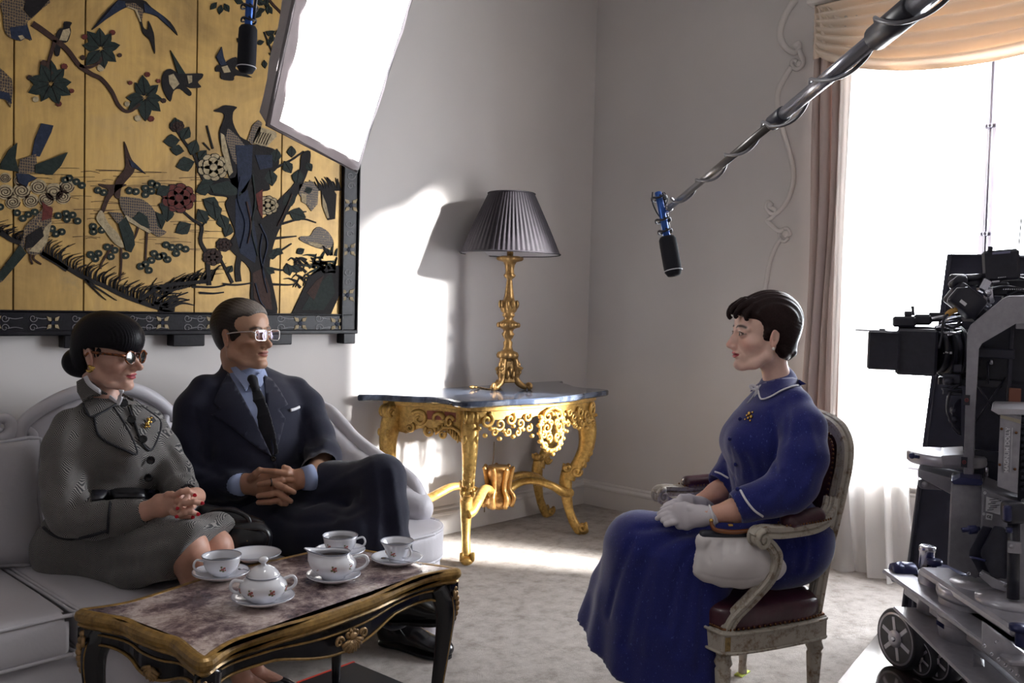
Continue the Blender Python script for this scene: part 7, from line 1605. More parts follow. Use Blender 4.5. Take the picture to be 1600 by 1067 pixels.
creases(k_,kb,(([(1110,820),(1060,835),(1020,855),(1000,890)],.014,-0.0150),([(1130,850),(1080,862),(1060,900),(1040,980)],.012,-0.0210),([(1080,830),(1040,822),(1000,826)],.014,-0.0105),([(1085,880),(1075,940),(1060,1020)],.012,-0.0180),([(985,850),(965,900),(950,960)],.010,-0.0150),([(1012,880),(990,940),(975,1010)],.012,-0.0180),([(1100,915),(1098,980),(1092,1050)],.010,-0.0150),([(1035,870),(1022,940),(1010,1020)],.010,0.0090),([(1150,850),(1120,862),(1090,885)],.012,-0.0150),([(1240,800),(1250,850),(1246,890)],.010,-0.0150),([(1262,800),(1270,850),(1266,890)],.010,-0.0150),([(1225,810),(1228,850),(1222,880)],.010,0.0090)))
cloth_mesh(k_,'skirt',M_BLUE,L_root,1)
# white handbag tucked in the chair
wb=thing('handbag','white pleated leather handbag with amber handle resting in the armchair','handbag',tuple(tc(1155,880,2.50)))
s_=SDF(*bb([tc(1075,830,2.42),tc(1235,930,2.42),tc(1150,840,2.62)],.06),.0042)
top_=[(1096,848),(1125,846),(1165,848),(1192,850)];out=[(1092,852),(1087,880),(1083,900),(1096,909),(1125,918),(1160,921),(1195,918),(1218,906),(1226,896),(1212,868),(1196,850)]
cb=tc(1152,884,2.575)
for i in range(len(out)):a=tc(*out[i],2.575);b=tc(*out[(i+1)% len(out)],2.575);a2=a*.86+cb*.14;b2=b*.86+cb*.14;s_.chain([a2,b2],[.018,.018],k=.02);s_.chain([a2*.5+cb*.5,cb],[.028,.034],k=.03)
for x,y,q in ((1112,880,1180),):pass
s_.ell(cb+[0,0,-.01],np.array([.108,.034,.05]),np.stack([CR,-CF,CU],1),k=.03);s_.chain([tc(1096,853,2.575),tc(1192,853,2.575)],[.020,.020],k=.01)
V,F=s_.mesh();kb=bvh_of(V,F)
creases(s_,kb,(([(1110,856),(1104,870),(1108,885)],.005,-.005),([(1130,856),(1128,868),(1129,882)],.004,-.006),([(1150,856),(1150,870)],.004,-.005),([(1165,856),(1164,868)],.004,-.005),([(1178,857),(1184,872)],.004,-.005),([(1120,856),(1118,866)],.004,.004),([(1140,856),(1140,870)],.004,.004),([(1092,905),(1130,914),(1165,916),(1210,905)],.003,-.004)))
V,F=s_.mesh();V=smoothm(V,F,1);link_mesh('bag_body',V,F,MAT('white_kid_leather',rgb(212,206,206),.42,bump=(80,.15,.002)),wb)
Bx=np.stack([CR,-CF,CU],1);m=MB();m.box((tc(1092,844,2.575)+tc(1190,846,2.575))/2,(.178,.034,.030),Bx,.012,seg=3);m.build('frame_top',MAT('navy_bag_frame',rgb(34,36,48),.4),wb)
m=MB();m.tube(cr(np.array([tc(1111,822,2.56),tc(1112,829,2.557),tc(1117,836,2.555),tc(1130,839,2.555),tc(1150,840,2.555),tc(1176,837,2.555)]),6),[.005,.0055,.0065,.007,.007,.006],9);m.build('bag_handle',MAT('amber_handle',rgb(120,66,28),.12,coat=.5),wb)
MB().ball(tc(1111,822,2.56),.0062).build('handle_knob',M_GOLDJ,wb);m=MB();m.box(tc(1141,829,2.56),(.014,.010,.006),Bx,.001);m.build('clasp',M_GOLDJ,wb);wb.location.z += .016
# ================================================================== film gear
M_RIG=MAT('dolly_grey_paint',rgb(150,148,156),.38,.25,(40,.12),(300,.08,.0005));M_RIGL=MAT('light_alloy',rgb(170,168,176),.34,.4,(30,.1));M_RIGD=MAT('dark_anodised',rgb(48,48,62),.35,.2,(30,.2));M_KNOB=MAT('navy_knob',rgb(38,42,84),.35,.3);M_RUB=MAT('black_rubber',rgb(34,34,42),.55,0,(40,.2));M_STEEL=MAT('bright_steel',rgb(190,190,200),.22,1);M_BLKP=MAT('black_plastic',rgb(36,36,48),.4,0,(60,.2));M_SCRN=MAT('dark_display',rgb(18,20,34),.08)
M_LBL=MAT('white_label',rgb(210,210,216),.5);M_INK=MAT('label_ink',rgb(40,40,50),.6);M_REDL=MAT('red_mark',rgb(150,60,60),.5)
# softbox ---------------------------------------------------------------
sb=thing('softbox','bright white softbox lamp with grey fabric sides hanging before the screen','lamp',tuple(P(530,110,2.0)))
f1,f2,f3,f4=P(430,196,2.02),P(563,266,2.20),P(664,-50,2.09),P(494,-100,1.89)
nf=np.cross(f2-f1,f4-f1);nf /= np.linalg.norm(nf);nf=nf if nf@TOCAM>0 else-nf
def q4_(u,v,off=0.0,bow=0):a=f1*(1-u)+f2*u;b=f4*(1-u)+f3*u;return a*(1-v)+b*v+nf*(off+bow*math.sin(math.pi*u)*math.sin(math.pi*v))
M_DIFF=MAT('lit_diffuser',(1,1,1),.9,emit=((1.0,.985,.97),12.0))
M_SBF=MAT('softbox_fabric',rgb(176,170,172),.8,bump=(60,.4,.004));M_SBW=fabric_mat('softbox_rim_cloth',rgb(206,200,204),.04,.8)
cloth_grid('diffuser',lambda u,v:q4_(.045+.91*u,.035+.94*v,-.003,.008),12,20,M_DIFF,sb)
m=MB();o_=[(0,0),(1,0),(1,1),(0,1)];bk_off=-.13
def sbp(u,v,off,sh=0):c=q4_(.5,.5);p=q4_(u,v,off);return p+(c-p)*sh
rings=[[sbp(u,v,-.003) for u,v in ((.045,.035),(.955,.035),(.955,.975),(.045,.975))],[sbp(u,v,-.010) for u,v in o_],[sbp(u,v,-.03) for u,v in ((-.03,-.02),(1.01,-.02),(1.01,1.0),(-.03,1.0))]]
v=[];N_=10
for r in rings:
    for i in range(4):
        a,b=r[i],r[(i+1)% 4]
        for t in range(N_):v.append(a+(b-a)*t/N_+nf*.004*math.sin(t*1.9+i))
k=4*N_;m.add(v,[(r*k+i,r*k+(i+1)% k,(r+1)*k+(i+1)% k,(r+1)*k+i) for r in range(2) for i in range(k)]);m.build('rim',M_SBW,sb)
m=MB();v=[]
for (off,sh) in ((-.03,0),(-.10,.06),(-.20,.30),(-.26,.60),(-.27,.75)):
    r=[sbp(u,w_,off,sh) for u,w_ in ((-.03,-.02),(1.01,-.02),(1.01,1.0),(-.03,1.0))]
    for i in range(4):
        a,b=r[i],r[(i+1)% 4]
        for t in range(N_):v.append(a+(b-a)*t/N_+nf*.006*math.sin(t*1.7+i*2))
m.add(v,[(r*k+i,r*k+(i+1)% k,(r+1)*k+(i+1)% k,(r+1)*k+i) for r in range(4) for i in range(k)]+[tuple(4*k+i for i in range(k))]);m.build('fabric_body',M_SBF,sb)
MB().tube([sbp(u,v_,-.022) for u,v_ in ((-.03,-.02),(1.01,-.02),(1.01,1.0),(-.03,1.0))],.006,8,closed=True).build('edge_binding',MAT('grey_binding',rgb(128,122,126),.7),sb)
c0=sbp(.55,.86,-.20);MB().cyl(c0,c0-nf*.12,.05,20).cyl(c0-nf*.06,c0-nf*.06+np.array([0,0,.9]),.016,12).build('lamp_head',M_BLKP,sb)
# boom microphones --------------------------------------------------------
def mic(label,top,bot,foam_t,foam_b,rf,bracket=True):
    t=thing('boom_microphone',label,'microphone',tuple(top));d=bot-top;L=np.linalg.norm(d);d /= L;q=np.array(Vector(d).to_track_quat('Z','Y').to_matrix())
    MB().cyl(top,foam_t+d*.01,.0105,16,bev=.002).build('mic_tube',MAT('blue_mic_tube',rgb(52,92,170),.35,.6),t)
    Lf=np.linalg.norm(foam_b-foam_t);MB().lathe([(0,0),(rf*.8,.002),(rf*.97,.010),(rf,.03),(rf,Lf-.03),(rf*.96,Lf-.015),(rf*.7,Lf-.003),(0,Lf)],foam_t,28,q).build('foam_windshield',MAT('black_foam',rgb(26,26,34),.95,bump=(500,.6,.001)),t)
    MB().tube(np.array([foam_t+d*(Lf-.018)+q@np.array([rf*1.01*math.cos(a),rf*1.01*math.sin(a),0]) for a in np.linspace(0,2*math.pi,28,endpoint=False)]),.0016,6,closed=True).build('foam_ring',M_LBL,t,label='pale ring at the foam tip')
    m=MB()
    for s_,rr in ((.02,.022),(L*.62,.022),(L*.86,.020)):
        c=top+d*s_;m.tube(np.array([c+q@np.array([rr*math.cos(a),rr*math.sin(a),.003*math.sin(3*a)]) for a in np.linspace(0,2*math.pi,22,endpoint=False)]),.0032,6,closed=True)
        for k in range(4):a=k*math.pi/2+.4;m.tube(np.array([c+q@np.array([.010*math.cos(a),.010*math.sin(a),0]),c+q@np.array([.017*math.cos(a+.3),.017*math.sin(a+.3),-.006]),c+q@np.array([rr*math.cos(a),rr*math.sin(a),0])]),.0024,5)
    m.tube(np.array([top+d*.0+q@np.array([.022,0,0]),top+d*L*.4+q@np.array([.026,0,0]),top+d*L*.86+q@np.array([.02,0,0])]),.0045,7)
    m.tube(cr(np.array([top+d*.0-CR*.016,top+d*.03-CR*.022,top+d*.06-CR*.016,top+d*.085-CR*.004]),5),.002,5);m.tube(cr(np.array([top+CR*.018,top+d*.02+CR*.026,top+d*.04+CR*.016]),5),.0018,5)
    m.build('shock_mount',M_BLKP,t);return t
mic('black foam-tipped blue microphone hanging at the boom end beside the young woman',P(1028,300,2.70),P(1041,372,2.68),P(1042,369,2.68),P(1052,432,2.66),.0262)
mic('black foam-tipped blue microphone hanging in front of the gold screen',P(392,-40,2.56),P(388,44,2.56),P(388,40,2.56),P(385,115,2.56),.026)
bp=thing('boom_pole','long telescopic boom pole with coiled cable crossing in front of the window','pole',tuple(P(1215,184,2.2)))
A_,B_=P(1043,327,2.69),P(1475,-28,1.18);at_=lambda t:A_+(B_-A_)*t
def tfor(px):
    lo,hi=0.,1.
    for _ in range(40):
        mid=(lo+hi)/2;p=at_(mid)-CC;u=800+FPX*(p@CR)/(p@CF);lo,hi=(mid,hi) if u<px else (lo,mid)
    return lo
t1,t2=tfor(1216),tfor(1390);M_CARB=MAT('carbon_tube',rgb(84,80,78),.28,.3,(50,.15),coat=.3);M_ALU=MAT('pale_anodised_tube',rgb(150,150,160),.22,.8)
MB().cyl(at_(0),at_(t1),.0088,18).build('inner_tube',M_CARB,bp);MB().cyl(at_(t1-.01),at_(t2),.0125,18).build('middle_tube',M_ALU,bp);MB().cyl(at_(t2-.01),at_(1.25),.0160,18).build('outer_tube',M_ALU,bp)
MB().cyl(at_(t1-.022),at_(t1+.022),.0155,20,bev=.003).build('locking_collar',M_BLKP,bp);MB().cyl(at_(t2-.03),at_(t2+.05),.0195,20,bev=.004).build('locking_collar',M_BLKP,bp)
m=MB();m.cyl(at_(-.012),at_(.02),.011,14,bev=.003);m.ball(at_(-.008)-CR*.004,.014);m.build('pole_swivel',M_STEEL,bp)
cbl=[];d_=(B_-A_)/np.linalg.norm(B_-A_);q=np.array(Vector(d_).to_track_quat('Z','Y').to_matrix())
for i in range(140):t=i/139;r=(.0125 if t<t1 else .017 if t<t2 else .021)+.006*max(0,math.sin(t*23));a=2*math.pi*6.0*t;cbl.append(at_(t)+q@np.array([r*math.cos(a),r*math.sin(a),0]))
MB().tube(np.array(cbl),.0034,7).build('coiled_cable',MAT('grey_cable',rgb(96,94,100),.35),bp)
# camera on its dolly -----------------------------------------------------
def vbox(m,x0,y0,x1,y1,d,th,bev=.004,mi=0,yaw=0,rise=0):
    """block whose near face fills the picture rectangle at distance d; th = real thickness away from the viewer"""
    c=P((x0+x1)/2,(y0+y1)/2,d);w_=abs(x1-x0)*d/FPX;h_=abs(y1-y0)*d/FPX;r_=ray((x0+x1)/2,533);ax=np.array([r_[1],-r_[0],0]);ax /= np.linalg.norm(ax);ay=np.cross(_Z,ax);R_=np.stack([ax,ay,_Z],1)@rotm('Z',math.radians(yaw))@rotm('Y',math.radians(rise));return m.box(c+R_@np.array([0,th/2,0]),(w_,th,h_),R_,bev,mi)
flag=thing('black_flag','tall black cloth flag board standing behind the film camera','flag',(0,0,0));fb=P(1500,985,3.42);fb[2]=0;flag.location=tuple(fb)
m=MB();A1,A2,A3,A4=P(1408,968,3.46),P(1484,398,3.46),P(1625,402,3.40),P(1640,1005,3.40);tt=CF*.018
A1[2]=.01;A4[2]=.01;v=[A1,A2,A3,A4,A1+tt,A2+tt,A3+tt,A4+tt];m.add(v,[(0,1,2,3),(7,6,5,4),(0,4,5,1),(1,5,6,2),(2,6,7,3),(3,7,4,0)],0,False);m.build('flag_cloth',MAT('black_flag_cloth',rgb(42,42,56),.85,0,(12,.2),(200,.3,.001)),flag)
m=MB();m.tube([A1,A2,A3],.010,8);m.build('flag_frame',M_RIGD,flag)
cam_t=thing('film_camera','black film camera with square matte box pointing at the seated actors','camera',tuple(P(1440,550,2.95)))
m=MB();vbox(m,1357,517,1404,578,2.90,.16,.006);vbox(m,1402,514,1462,587,2.88,.19,.008);vbox(m,1360,519,1400,521,2.885,.17,.001);mb_=m.build('matte_box',M_BLKP,cam_t)
m=MB();vbox(m,1338,515.5,1384,517.5,2.93,.12,.0005);vbox(m,1374,513.5,1383,517,2.93,.02,.001);m.build('top_flag',M_BLKP,cam_t)
m=MB();ax_=P(1520,548,2.97)-P(1460,548,2.97);a0=P(1460,548,2.97)
for (t0,t1_,r) in ((0,.2,.072),(.2,.3,.080),(.32,.5,.074),(.5,.62,.082),(.64,1.0,.070)):m.cyl(a0+ax_*t0,a0+ax_*t1_,r,36,bev=.004)
for t0 in (.22,.25,.28,.53,.56,.59):
    m.tube(np.array([a0+ax_*t0+np.array(Vector(ax_).to_track_quat('Z','Y').to_matrix())@np.array([.083*math.cos(a),.083*math.sin(a),0]) for a in np.linspace(0,2*math.pi,36,endpoint=False)]),.002,5,closed=True)
lens_=m.build('lens',M_BLKP,cam_t);m=MB();
for (x,y,s_) in ((1477,549,2.5),(1480,550,1.8),(1484,549.5,3.5),(1468,532,3),(1474,551,1.5)):vbox(m,x,y,x+s_,y+s_,2.885,.002,0)
m.build('lens_marks',M_LBL,lens_)
m=MB();vbox(m,1502,498,1640,600,2.92,.24,.012);vbox(m,1470,592,1560,604,2.92,.10,.003);m.build('camera_body',M_BLKP,cam_t)
m=MB();vbox(m,1396,494,1430,511,2.90,.045,.006,rise=-2);vbox(m,1428,491,1455,508,2.90,.05,.008);m.cyl(P(1427,493,2.91),P(1426,478,2.91),.005,10);m.cyl(P(1419,494,2.91),P(1419,486,2.91),.012,12,bev=.002);m.cyl(P(1452,500,2.93),P(1500,496,2.93),.008,10);m.cyl(P(1405,512,2.93),P(1500,516,2.93),.0075,10);vbox(m,1452,488,1476,502,2.90,.05,.004);m.build('lens_motor',M_BLKP,cam_t)
m=MB()
for (x0,y0,x1,y1,r) in ((1455,498,1500,490,.006),(1462,512,1502,506,.007),(1468,520,1500,521,.005),(1470,503,1495,497,.005),(1480,524,1502,518,.004)):m.cyl(P(x0,y0,2.89),P(x1,y1,2.89),r,10)
m.build('steel_rods',M_STEEL,cam_t)
m=MB();m.tube(cr(np.array([P(1480,492,2.87),P(1486,487,2.86),P(1494,484,2.86)]),5),.0095,10);m.build('yellow_connector',MAT('yellow_boot',rgb(196,150,76),.4),cam_t)
m=MB()
for pts in ([(1481,491),(1474,500),(1472,520),(1467,545)],[(1502,500),(1490,512),(1476,508)],[(1560,440),(1580,432),(1600,436)],[(1545,452),(1570,448),(1600,452)],[(1575,462),(1590,455),(1605,458)],[(1500,600),(1485,612),(1480,640),(1490,665),(1500,676)]):m=MB();m.tube(cr(np.array([P(*p,2.86) for p in pts]),6),.0045,7);m.build('cable',M_BLKP,cam_t)
m=MB();q=np.stack([CR,CF,CU],1)
m.box(P(1508,470,2.86),(.105,.06,.075),q@rotm('Y',math.radians(38)),.012,seg=3);m.box(P(1524,486,2.87),(.11,.05,.04),q@rotm('Y',math.radians(38)),.008);m.cyl(P(1484,440,2.88),P(1508,440,2.88),.024,16,bev=.006);m.cyl(P(1508,436,2.88),P(1545,431,2.88),.010,10);m.cyl(P(1510,445,2.88),P(1532,441,2.88),.010,10);vf=m.build('viewfinder',M_BLKP,cam_t)
m=MB();m.tube(np.array([P(x,y,2.855) for x,y in [(1540,428),(1500,430),(1496,431),(1490,436),(1484,440),(1482,444),(1486,449)]]),.0016,5);m.tube(np.array([P(x,y,2.825) for x,y in [(1512,449),(1495,450),(1481,466),(1480,472),(1490,482)]]),.0016,5);m.build('bright_edge',M_STEEL,vf)
m=MB();m.box(P(1505,473,2.818),(.022,.002,.010),q@rotm('Y',math.radians(38)),0);m.build('maker_plate',M_LBL,vf)
m=MB();m.box(P(1538,446,2.86),(.030,.03,.045),q@rotm('Y',.5),.006);m.box(P(1545,462,2.86),(.022,.03,.05),q@rotm('Y',-.1),.005);m.box(P(1552,440,2.86),(.035,.02,.010),q@rotm('Y',-.1),.003);m.box(P(1541,474,2.86),(.03,.02,.012),q@rotm('Y',.7),.003);m.cyl(P(1543,458,2.84),P(1543,458,2.88),.012,14);m.build('steel_bracket',M_STEEL,cam_t)
m=MB();vbox(m,1538,390,1590,438,2.84,.035,.008,rise=-5);vbox(m,1544,385,1551,392,2.84,.02,.002);vbox(m,1570,436,1640,470,2.86,.10,.006);vbox(m,1550,440,1575,462,2.87,.08,.006);m.cyl(P(1592,382,2.86),P(1596,340,2.86),.0022,6);m.cyl(P(1586,377,2.86),P(1563,379,2.86),.0012,5);mo=m.build('monitor',M_BLKP,cam_t)
m=MB();vbox(m,1552,393,1577,396.5,2.828,.002,0,rise=-5);m.build('monitor_lettering',MAT('grey_lettering',rgb(120,122,150),.5),mo)
m=MB()
for i in range(16):x=1560+i*2.7;m.ball(P(x,434-(x-1560)*.12,2.835),.0025,n=6,k=4)
for i in range(10):x=1568+i*3.4;m.ball(P(x,452,2.85),.0028,n=6,k=4)
m.build('connector_pins',M_STEEL,mo)['kind']='stuff'
m=MB();vbox(m,1474,585,1500,600,2.86,.05,.004);vbox(m,1490,570,1503,582,2.85,.03,.003);vbox(m,1474,607,1502,618,2.86,.05,.003);m.cyl(P(1475,596,2.85),P(1488,596,2.85),.011,12);m.cyl(P(1472,607,2.85),P(1502,612,2.85),.005,8);m.build('rod_clamp',M_RIGD,cam_t)
m=MB();pl_=[(1499,624),(1491,632),(1488,645),(1488,668),(1496,678),(1502,680),(1502,622)];m.add([P(x,y,2.87) for x,y in pl_]+[P(x,y,2.95) for x,y in pl_],[tuple(range(7)),tuple(range(7,14))[::-1]]+[(i,(i+1)% 7,7+(i+1)% 7,7+i) for i in range(7)],0,False);m.tube(np.array([P(x,y,2.865) for x,y in pl_[:6]]),.0025,6);m.cyl(P(1484,655,2.87),P(1494,655,2.87),.012,12);m.cyl(P(1486,641,2.87),P(1492,641,2.87),.010,12);m.build('remote_head',M_RIGD,cam_t)
# dolly --------------------------------------------------------------------
fp=onz(1412,1034,0.012);dl=thing('camera_dolly','grey steel camera dolly with spoked wheels and lettered mast box','dolly',(float(fp[0]),float(fp[1]),0))
def plate(m,poly,d,th,bev=.004,mi=0):
    k=len(poly);a=[P(x,y,d) for x,y in poly];r_=ray(np.mean([x for x,_ in poly]),533);r_=np.array([r_[0],r_[1],0])/math.hypot(r_[0],r_[1]);b=[p+r_*th for p in a];bm=bmesh.new();va=[bm.verts.new(p) for p in a];vb=[bm.verts.new(p) for p in b];bm.faces.new(va);bm.faces.new(vb[::-1])
    for i in range(k):bm.faces.new((va[i],vb[i],vb[(i+1)% k],va[(i+1)% k]))
    bmesh.ops.bevel(bm,geom=bm.edges[:],offset=bev,segments=2,affect='EDGES',profile=.6) if bev else None
    bm.verts.index_update();v=np.array([q.co[:] for q in bm.verts]);f=[[w.index for w in q.verts] for q in bm.faces];bm.free();return m.add(v,f,mi,False)
m=MB();D0=2.78
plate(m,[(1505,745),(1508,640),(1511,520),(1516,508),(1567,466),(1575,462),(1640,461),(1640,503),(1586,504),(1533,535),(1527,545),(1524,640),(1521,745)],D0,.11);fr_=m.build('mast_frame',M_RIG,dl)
for (x,y) in ((1511,625),(1507,722)):
    m=MB();vbox(m,x-5,y-8,x+4,y+8,D0-.003,.002,0,0);pt=m.build('warning_plate',M_INK,fr_);m=MB();m.tube(np.array([P(x-.5+2.6*math.cos(a),y+2.6*math.sin(a),D0-.005) for a in np.linspace(0,2*math.pi,12,endpoint=False)]),.0010,5,closed=True);m.ball(P(x-.5,y,D0-.004),.0016);m.build('warning_mark',M_REDL,pt)
m=MB();vbox(m,1520,500,1640,830,D0+.16,.02,.002);vbox(m,1527,545,1582,560,D0+.08,.03,.003);vbox(m,1574,505,1580,700,D0+.07,.03,.002);vbox(m,1522,705,1562,722,D0+.07,.03,.003)
m.cyl(P(1526,600,D0+.10),P(1572,668,D0+.10),.0032,8);m.cyl(P(1571,590,D0+.10),P(1523,662,D0+.10),.0032,8);m.cyl(P(1544,565,D0+.10),P(1544,600,D0+.10),.004,8);m.build('inner_bracing',M_RIGD,dl)
m=MB();vbox(m,1577,607,1594,636,D0+.04,.03,.002);m.build('copper_panel',MAT('copper_brown',rgb(128,78,62),.5),dl)
m=MB();m.cyl(P(1549,562,D0+.09),P(1549,570,D0+.09),.006,10);m.cyl(P(1541,730,D0+.05),P(1541,745,D0+.05),.006,10);m.build('adjusting_bolt',M_STEEL,dl)
m=MB();vbox(m,1592,500,1660,515,D0-.01,.05,.002);vbox(m,1594,440,1660,470,D0+.2,.05,.002);m.build('pale_strip',M_RIGL,dl)
# lettered mast box
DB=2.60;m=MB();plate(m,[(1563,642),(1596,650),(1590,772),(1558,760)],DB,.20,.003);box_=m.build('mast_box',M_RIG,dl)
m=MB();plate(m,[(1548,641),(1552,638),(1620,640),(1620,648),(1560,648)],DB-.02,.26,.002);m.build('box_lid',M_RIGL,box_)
m=MB();plate(m,[(1563,648),(1595,656),(1594.5,662),(1563,653)],DB-.003,.004,0);m.build('cream_band',MAT('cream_paint',rgb(176,168,150),.5),box_)
def lettering(name,text,c,xdir,ydir,size,mat,parent,depth=.0006):
    cu=bpy.data.curves.new(name,'FONT');cu.body=text;cu.size=size;cu.align_x='CENTER';cu.align_y='CENTER';cu.extrude=depth;cu.materials.append(mat);cu.offset=size*.012
    o=bpy.data.objects.new(name,cu);COL.objects.link(o);o.parent=parent;X=np.array(xdir)/np.linalg.norm(xdir);Yv=np.array(ydir,float);Yv -= X*(Yv@X);Yv /= np.linalg.norm(Yv);Zv=np.cross(X,Yv)
    mtx=Matrix(((X[0],Yv[0],Zv[0],c[0]),(X[1],Yv[1],Zv[1],c[1]),(X[2],Yv[2],Zv[2],c[2]),(0,0,0,1)));o.matrix_basis=wm(parent).inverted()@mtx;bpy.context.view_layer.update();me=bpy.data.meshes.new_from_object(o.evaluated_get(bpy.context.evaluated_depsgraph_get()));n_=bpy.data.objects.new(name,me);COL.objects.link(n_);n_.parent=parent;n_.matrix_basis=o.matrix_basis.copy();bpy.data.objects.remove(o);n_.name=name;return n_
a,b=P(1572.5,738,DB-.006),P(1575.5,668,DB-.006);lettering('mast_lettering','MAGNUM DOLLY',(a+b)/2,b-a,-CR,.0165,M_LBL,box_)
m=MB()
for x0 in (1568.0,1579.0):m.cyl(P(x0,738,DB-.005),P(x0+3,668,DB-.005),.0007,5)
m.build('lettering_rule',M_LBL,box_)
m=MB()
for (x,y) in ((1565,670),(1588,676),(1562,726),(1586,733)):m.cyl(P(x,y,DB-.006),P(x,y,DB+.002),.004,10)
m.build('brass_screws',M_NAIL,box_)['kind']='stuff'
m=MB()
for i in range(12):vbox(m,1598,655+i*10,1640,660+i*10,DB+.01,.05,.001)
vbox(m,1596,650,1640,790,DB+.04,.1,.002);m.build('ribbed_side',M_RIGD,box_)
# rotating seat arm and bracket plates
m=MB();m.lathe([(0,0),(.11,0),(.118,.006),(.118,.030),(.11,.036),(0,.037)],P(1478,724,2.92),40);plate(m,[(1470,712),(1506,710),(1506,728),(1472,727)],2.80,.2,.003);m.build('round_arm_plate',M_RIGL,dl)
m=MB();m.cyl(P(1436,714,2.86),P(1424,712,2.86),.006,10);m.ball(P(1425,712,2.86),.010);m.build('arm_knob',M_KNOB,dl)
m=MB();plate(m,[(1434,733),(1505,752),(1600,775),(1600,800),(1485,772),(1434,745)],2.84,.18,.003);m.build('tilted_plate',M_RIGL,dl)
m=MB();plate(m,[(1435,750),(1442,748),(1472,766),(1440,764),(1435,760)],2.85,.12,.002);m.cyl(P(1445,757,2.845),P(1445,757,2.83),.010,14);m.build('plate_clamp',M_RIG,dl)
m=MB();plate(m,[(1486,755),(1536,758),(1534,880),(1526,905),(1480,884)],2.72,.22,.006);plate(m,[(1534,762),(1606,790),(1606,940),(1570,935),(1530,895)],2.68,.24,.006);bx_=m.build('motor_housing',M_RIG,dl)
m=MB();plate(m,[(1486,752),(1500,746),(1532,749),(1536,755),(1533,759),(1490,757)],2.71,.10,.002);m.build('navy_pad',M_KNOB,bx_)
m=MB();plate(m,[(1541,776),(1574,786),(1574,808),(1540,798)],2.673,.003,0);lb_=m.build('maker_label',M_LBL,bx_)
m=MB()
for i in range(6):vbox(m,1543,780+i*3.2,1543+(16,20,12,18,14,9)[i],781+i*3.2,2.669,.001,0,0,rise=-14)
m.build('label_print',M_INK,lb_);lettering('label_letter','M',P(1569,798,2.668),CR-CU*.3,CU,.018,M_INK,lb_)
m=MB();plate(m,[(1541,802),(1551,804),(1550,813),(1540,811)],2.672,.003,0);ce_=m.build('approval_sticker',M_LBL,bx_);lettering('approval_mark','CE',P(1545.5,807.5,2.668),CR-CU*.2,CU,.011,M_INK,ce_)
m=MB()
for (x,y) in ((1539,770),(1537.5,803)):m.tube(np.array([P(x+1.6*math.cos(a),y+1.6*math.sin(a),2.672) for a in np.linspace(0,2*math.pi,10,endpoint=False)]),.0012,5,closed=True)
m.build('rivets',M_LBL,bx_)
for (x0,d) in ((0,2.62),(18,2.60)):
    m=MB();plate(m,[(1535+x0,822),(1548+x0,824),(1560+x0,830),(1562+x0*.6,905),(1532+x0*.9,902),(1522+x0,880),(1514+x0,868),(1515+x0,860)],d,.014,.003);m.build('hinge_plate',M_RIGD,dl)
m=MB();m.cyl(P(1503,828,2.64),P(1530,826,2.64),.0075,12);m.cyl(P(1512,828,2.64),P(1526,827,2.64),.013,16,bev=.003);m.cyl(P(1516,870,2.62),P(1540,876,2.59),.004,8);m.build('locking_knob',M_KNOB,dl)
m=MB();m.cyl(P(1583,935,2.52),P(1584,800,2.52),.016,18);m.box(P(1583,800,2.51),(.055,.05,.062),q,.014,seg=3);ps_=m.build('hydraulic_post',M_BLKP,dl)
m=MB();m.box(P(1574,802,2.485),(.020,.02,.044),q,.006,seg=2);m.cyl(P(1577,832,2.49),P(1577,824,2.49),.009,12);m.build('post_button',M_KNOB,ps_)
m=MB();plate(m,[(1574,846),(1596,848),(1596,866),(1574,864)],2.495,.02,.003);m.cyl(P(1581,854,2.49),P(1581,854,2.48),.007,14);m.build('post_collar',M_RIG,ps_)
m=MB();vbox(m,1594,790,1640,960,2.54,.1,.004);m.build('side_rail',M_RIG,dl)
# long chassis beams running towards the viewer
def seg_plate(m,a,b,w,th,bev=.004,up=(0,0,1)):return m.beam(a,b,w,th,up,bev)
Ba,Bb=P(1424,905,3.08),P(1640,1052,2.28);Bb[2]=Ba[2]=.325
m=MB();seg_plate(m,Ba,Bb,.05,.085);side=np.cross(_Z,(Bb-Ba)/np.linalg.norm(Bb-Ba));side=side if side@CF>0 else-side
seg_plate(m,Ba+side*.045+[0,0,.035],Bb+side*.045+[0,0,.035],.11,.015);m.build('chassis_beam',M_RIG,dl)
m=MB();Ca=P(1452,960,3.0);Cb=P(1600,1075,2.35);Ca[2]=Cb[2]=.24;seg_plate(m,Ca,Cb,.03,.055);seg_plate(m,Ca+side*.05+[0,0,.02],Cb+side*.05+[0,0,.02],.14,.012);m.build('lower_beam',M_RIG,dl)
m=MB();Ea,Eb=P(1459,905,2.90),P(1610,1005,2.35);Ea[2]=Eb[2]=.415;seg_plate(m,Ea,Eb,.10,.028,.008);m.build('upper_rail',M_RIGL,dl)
m=MB();m.lathe([(0,0),(.070,0),(.070,.125),(0,.125)],np.array([*P(1470,940,2.93)[:2],.275]),36);m.build('front_column',M_RIG,dl)
m=MB();cc=P(1512,960,2.72);m.lathe([(.055,.245),(.075,.26),(.082,.30),(.082,.385),(.078,.40)]+[],(cc[0],cc[1],0),40)
for i in range(4):z=.31+i*.018;m.tube([(cc[0]+.0825*math.cos(a),cc[1]+.0825*math.sin(a),z) for a in np.linspace(0,2*math.pi,40,endpoint=False)],.0014,5,closed=True)
cl_=m.build('centre_column',M_RIG,dl);lettering('column_lettering','DOLLY',P(1521,967,2.63),CR-CU*.22,CU,.019,M_RIGL,cl_,.001)
m=MB();c=P(1480,896,2.93);m.lathe([(0,0),(.058,0),(.060,.010),(.055,.014),(0,.014)],c,36);m.build('turntable_cap',M_KNOB,dl)
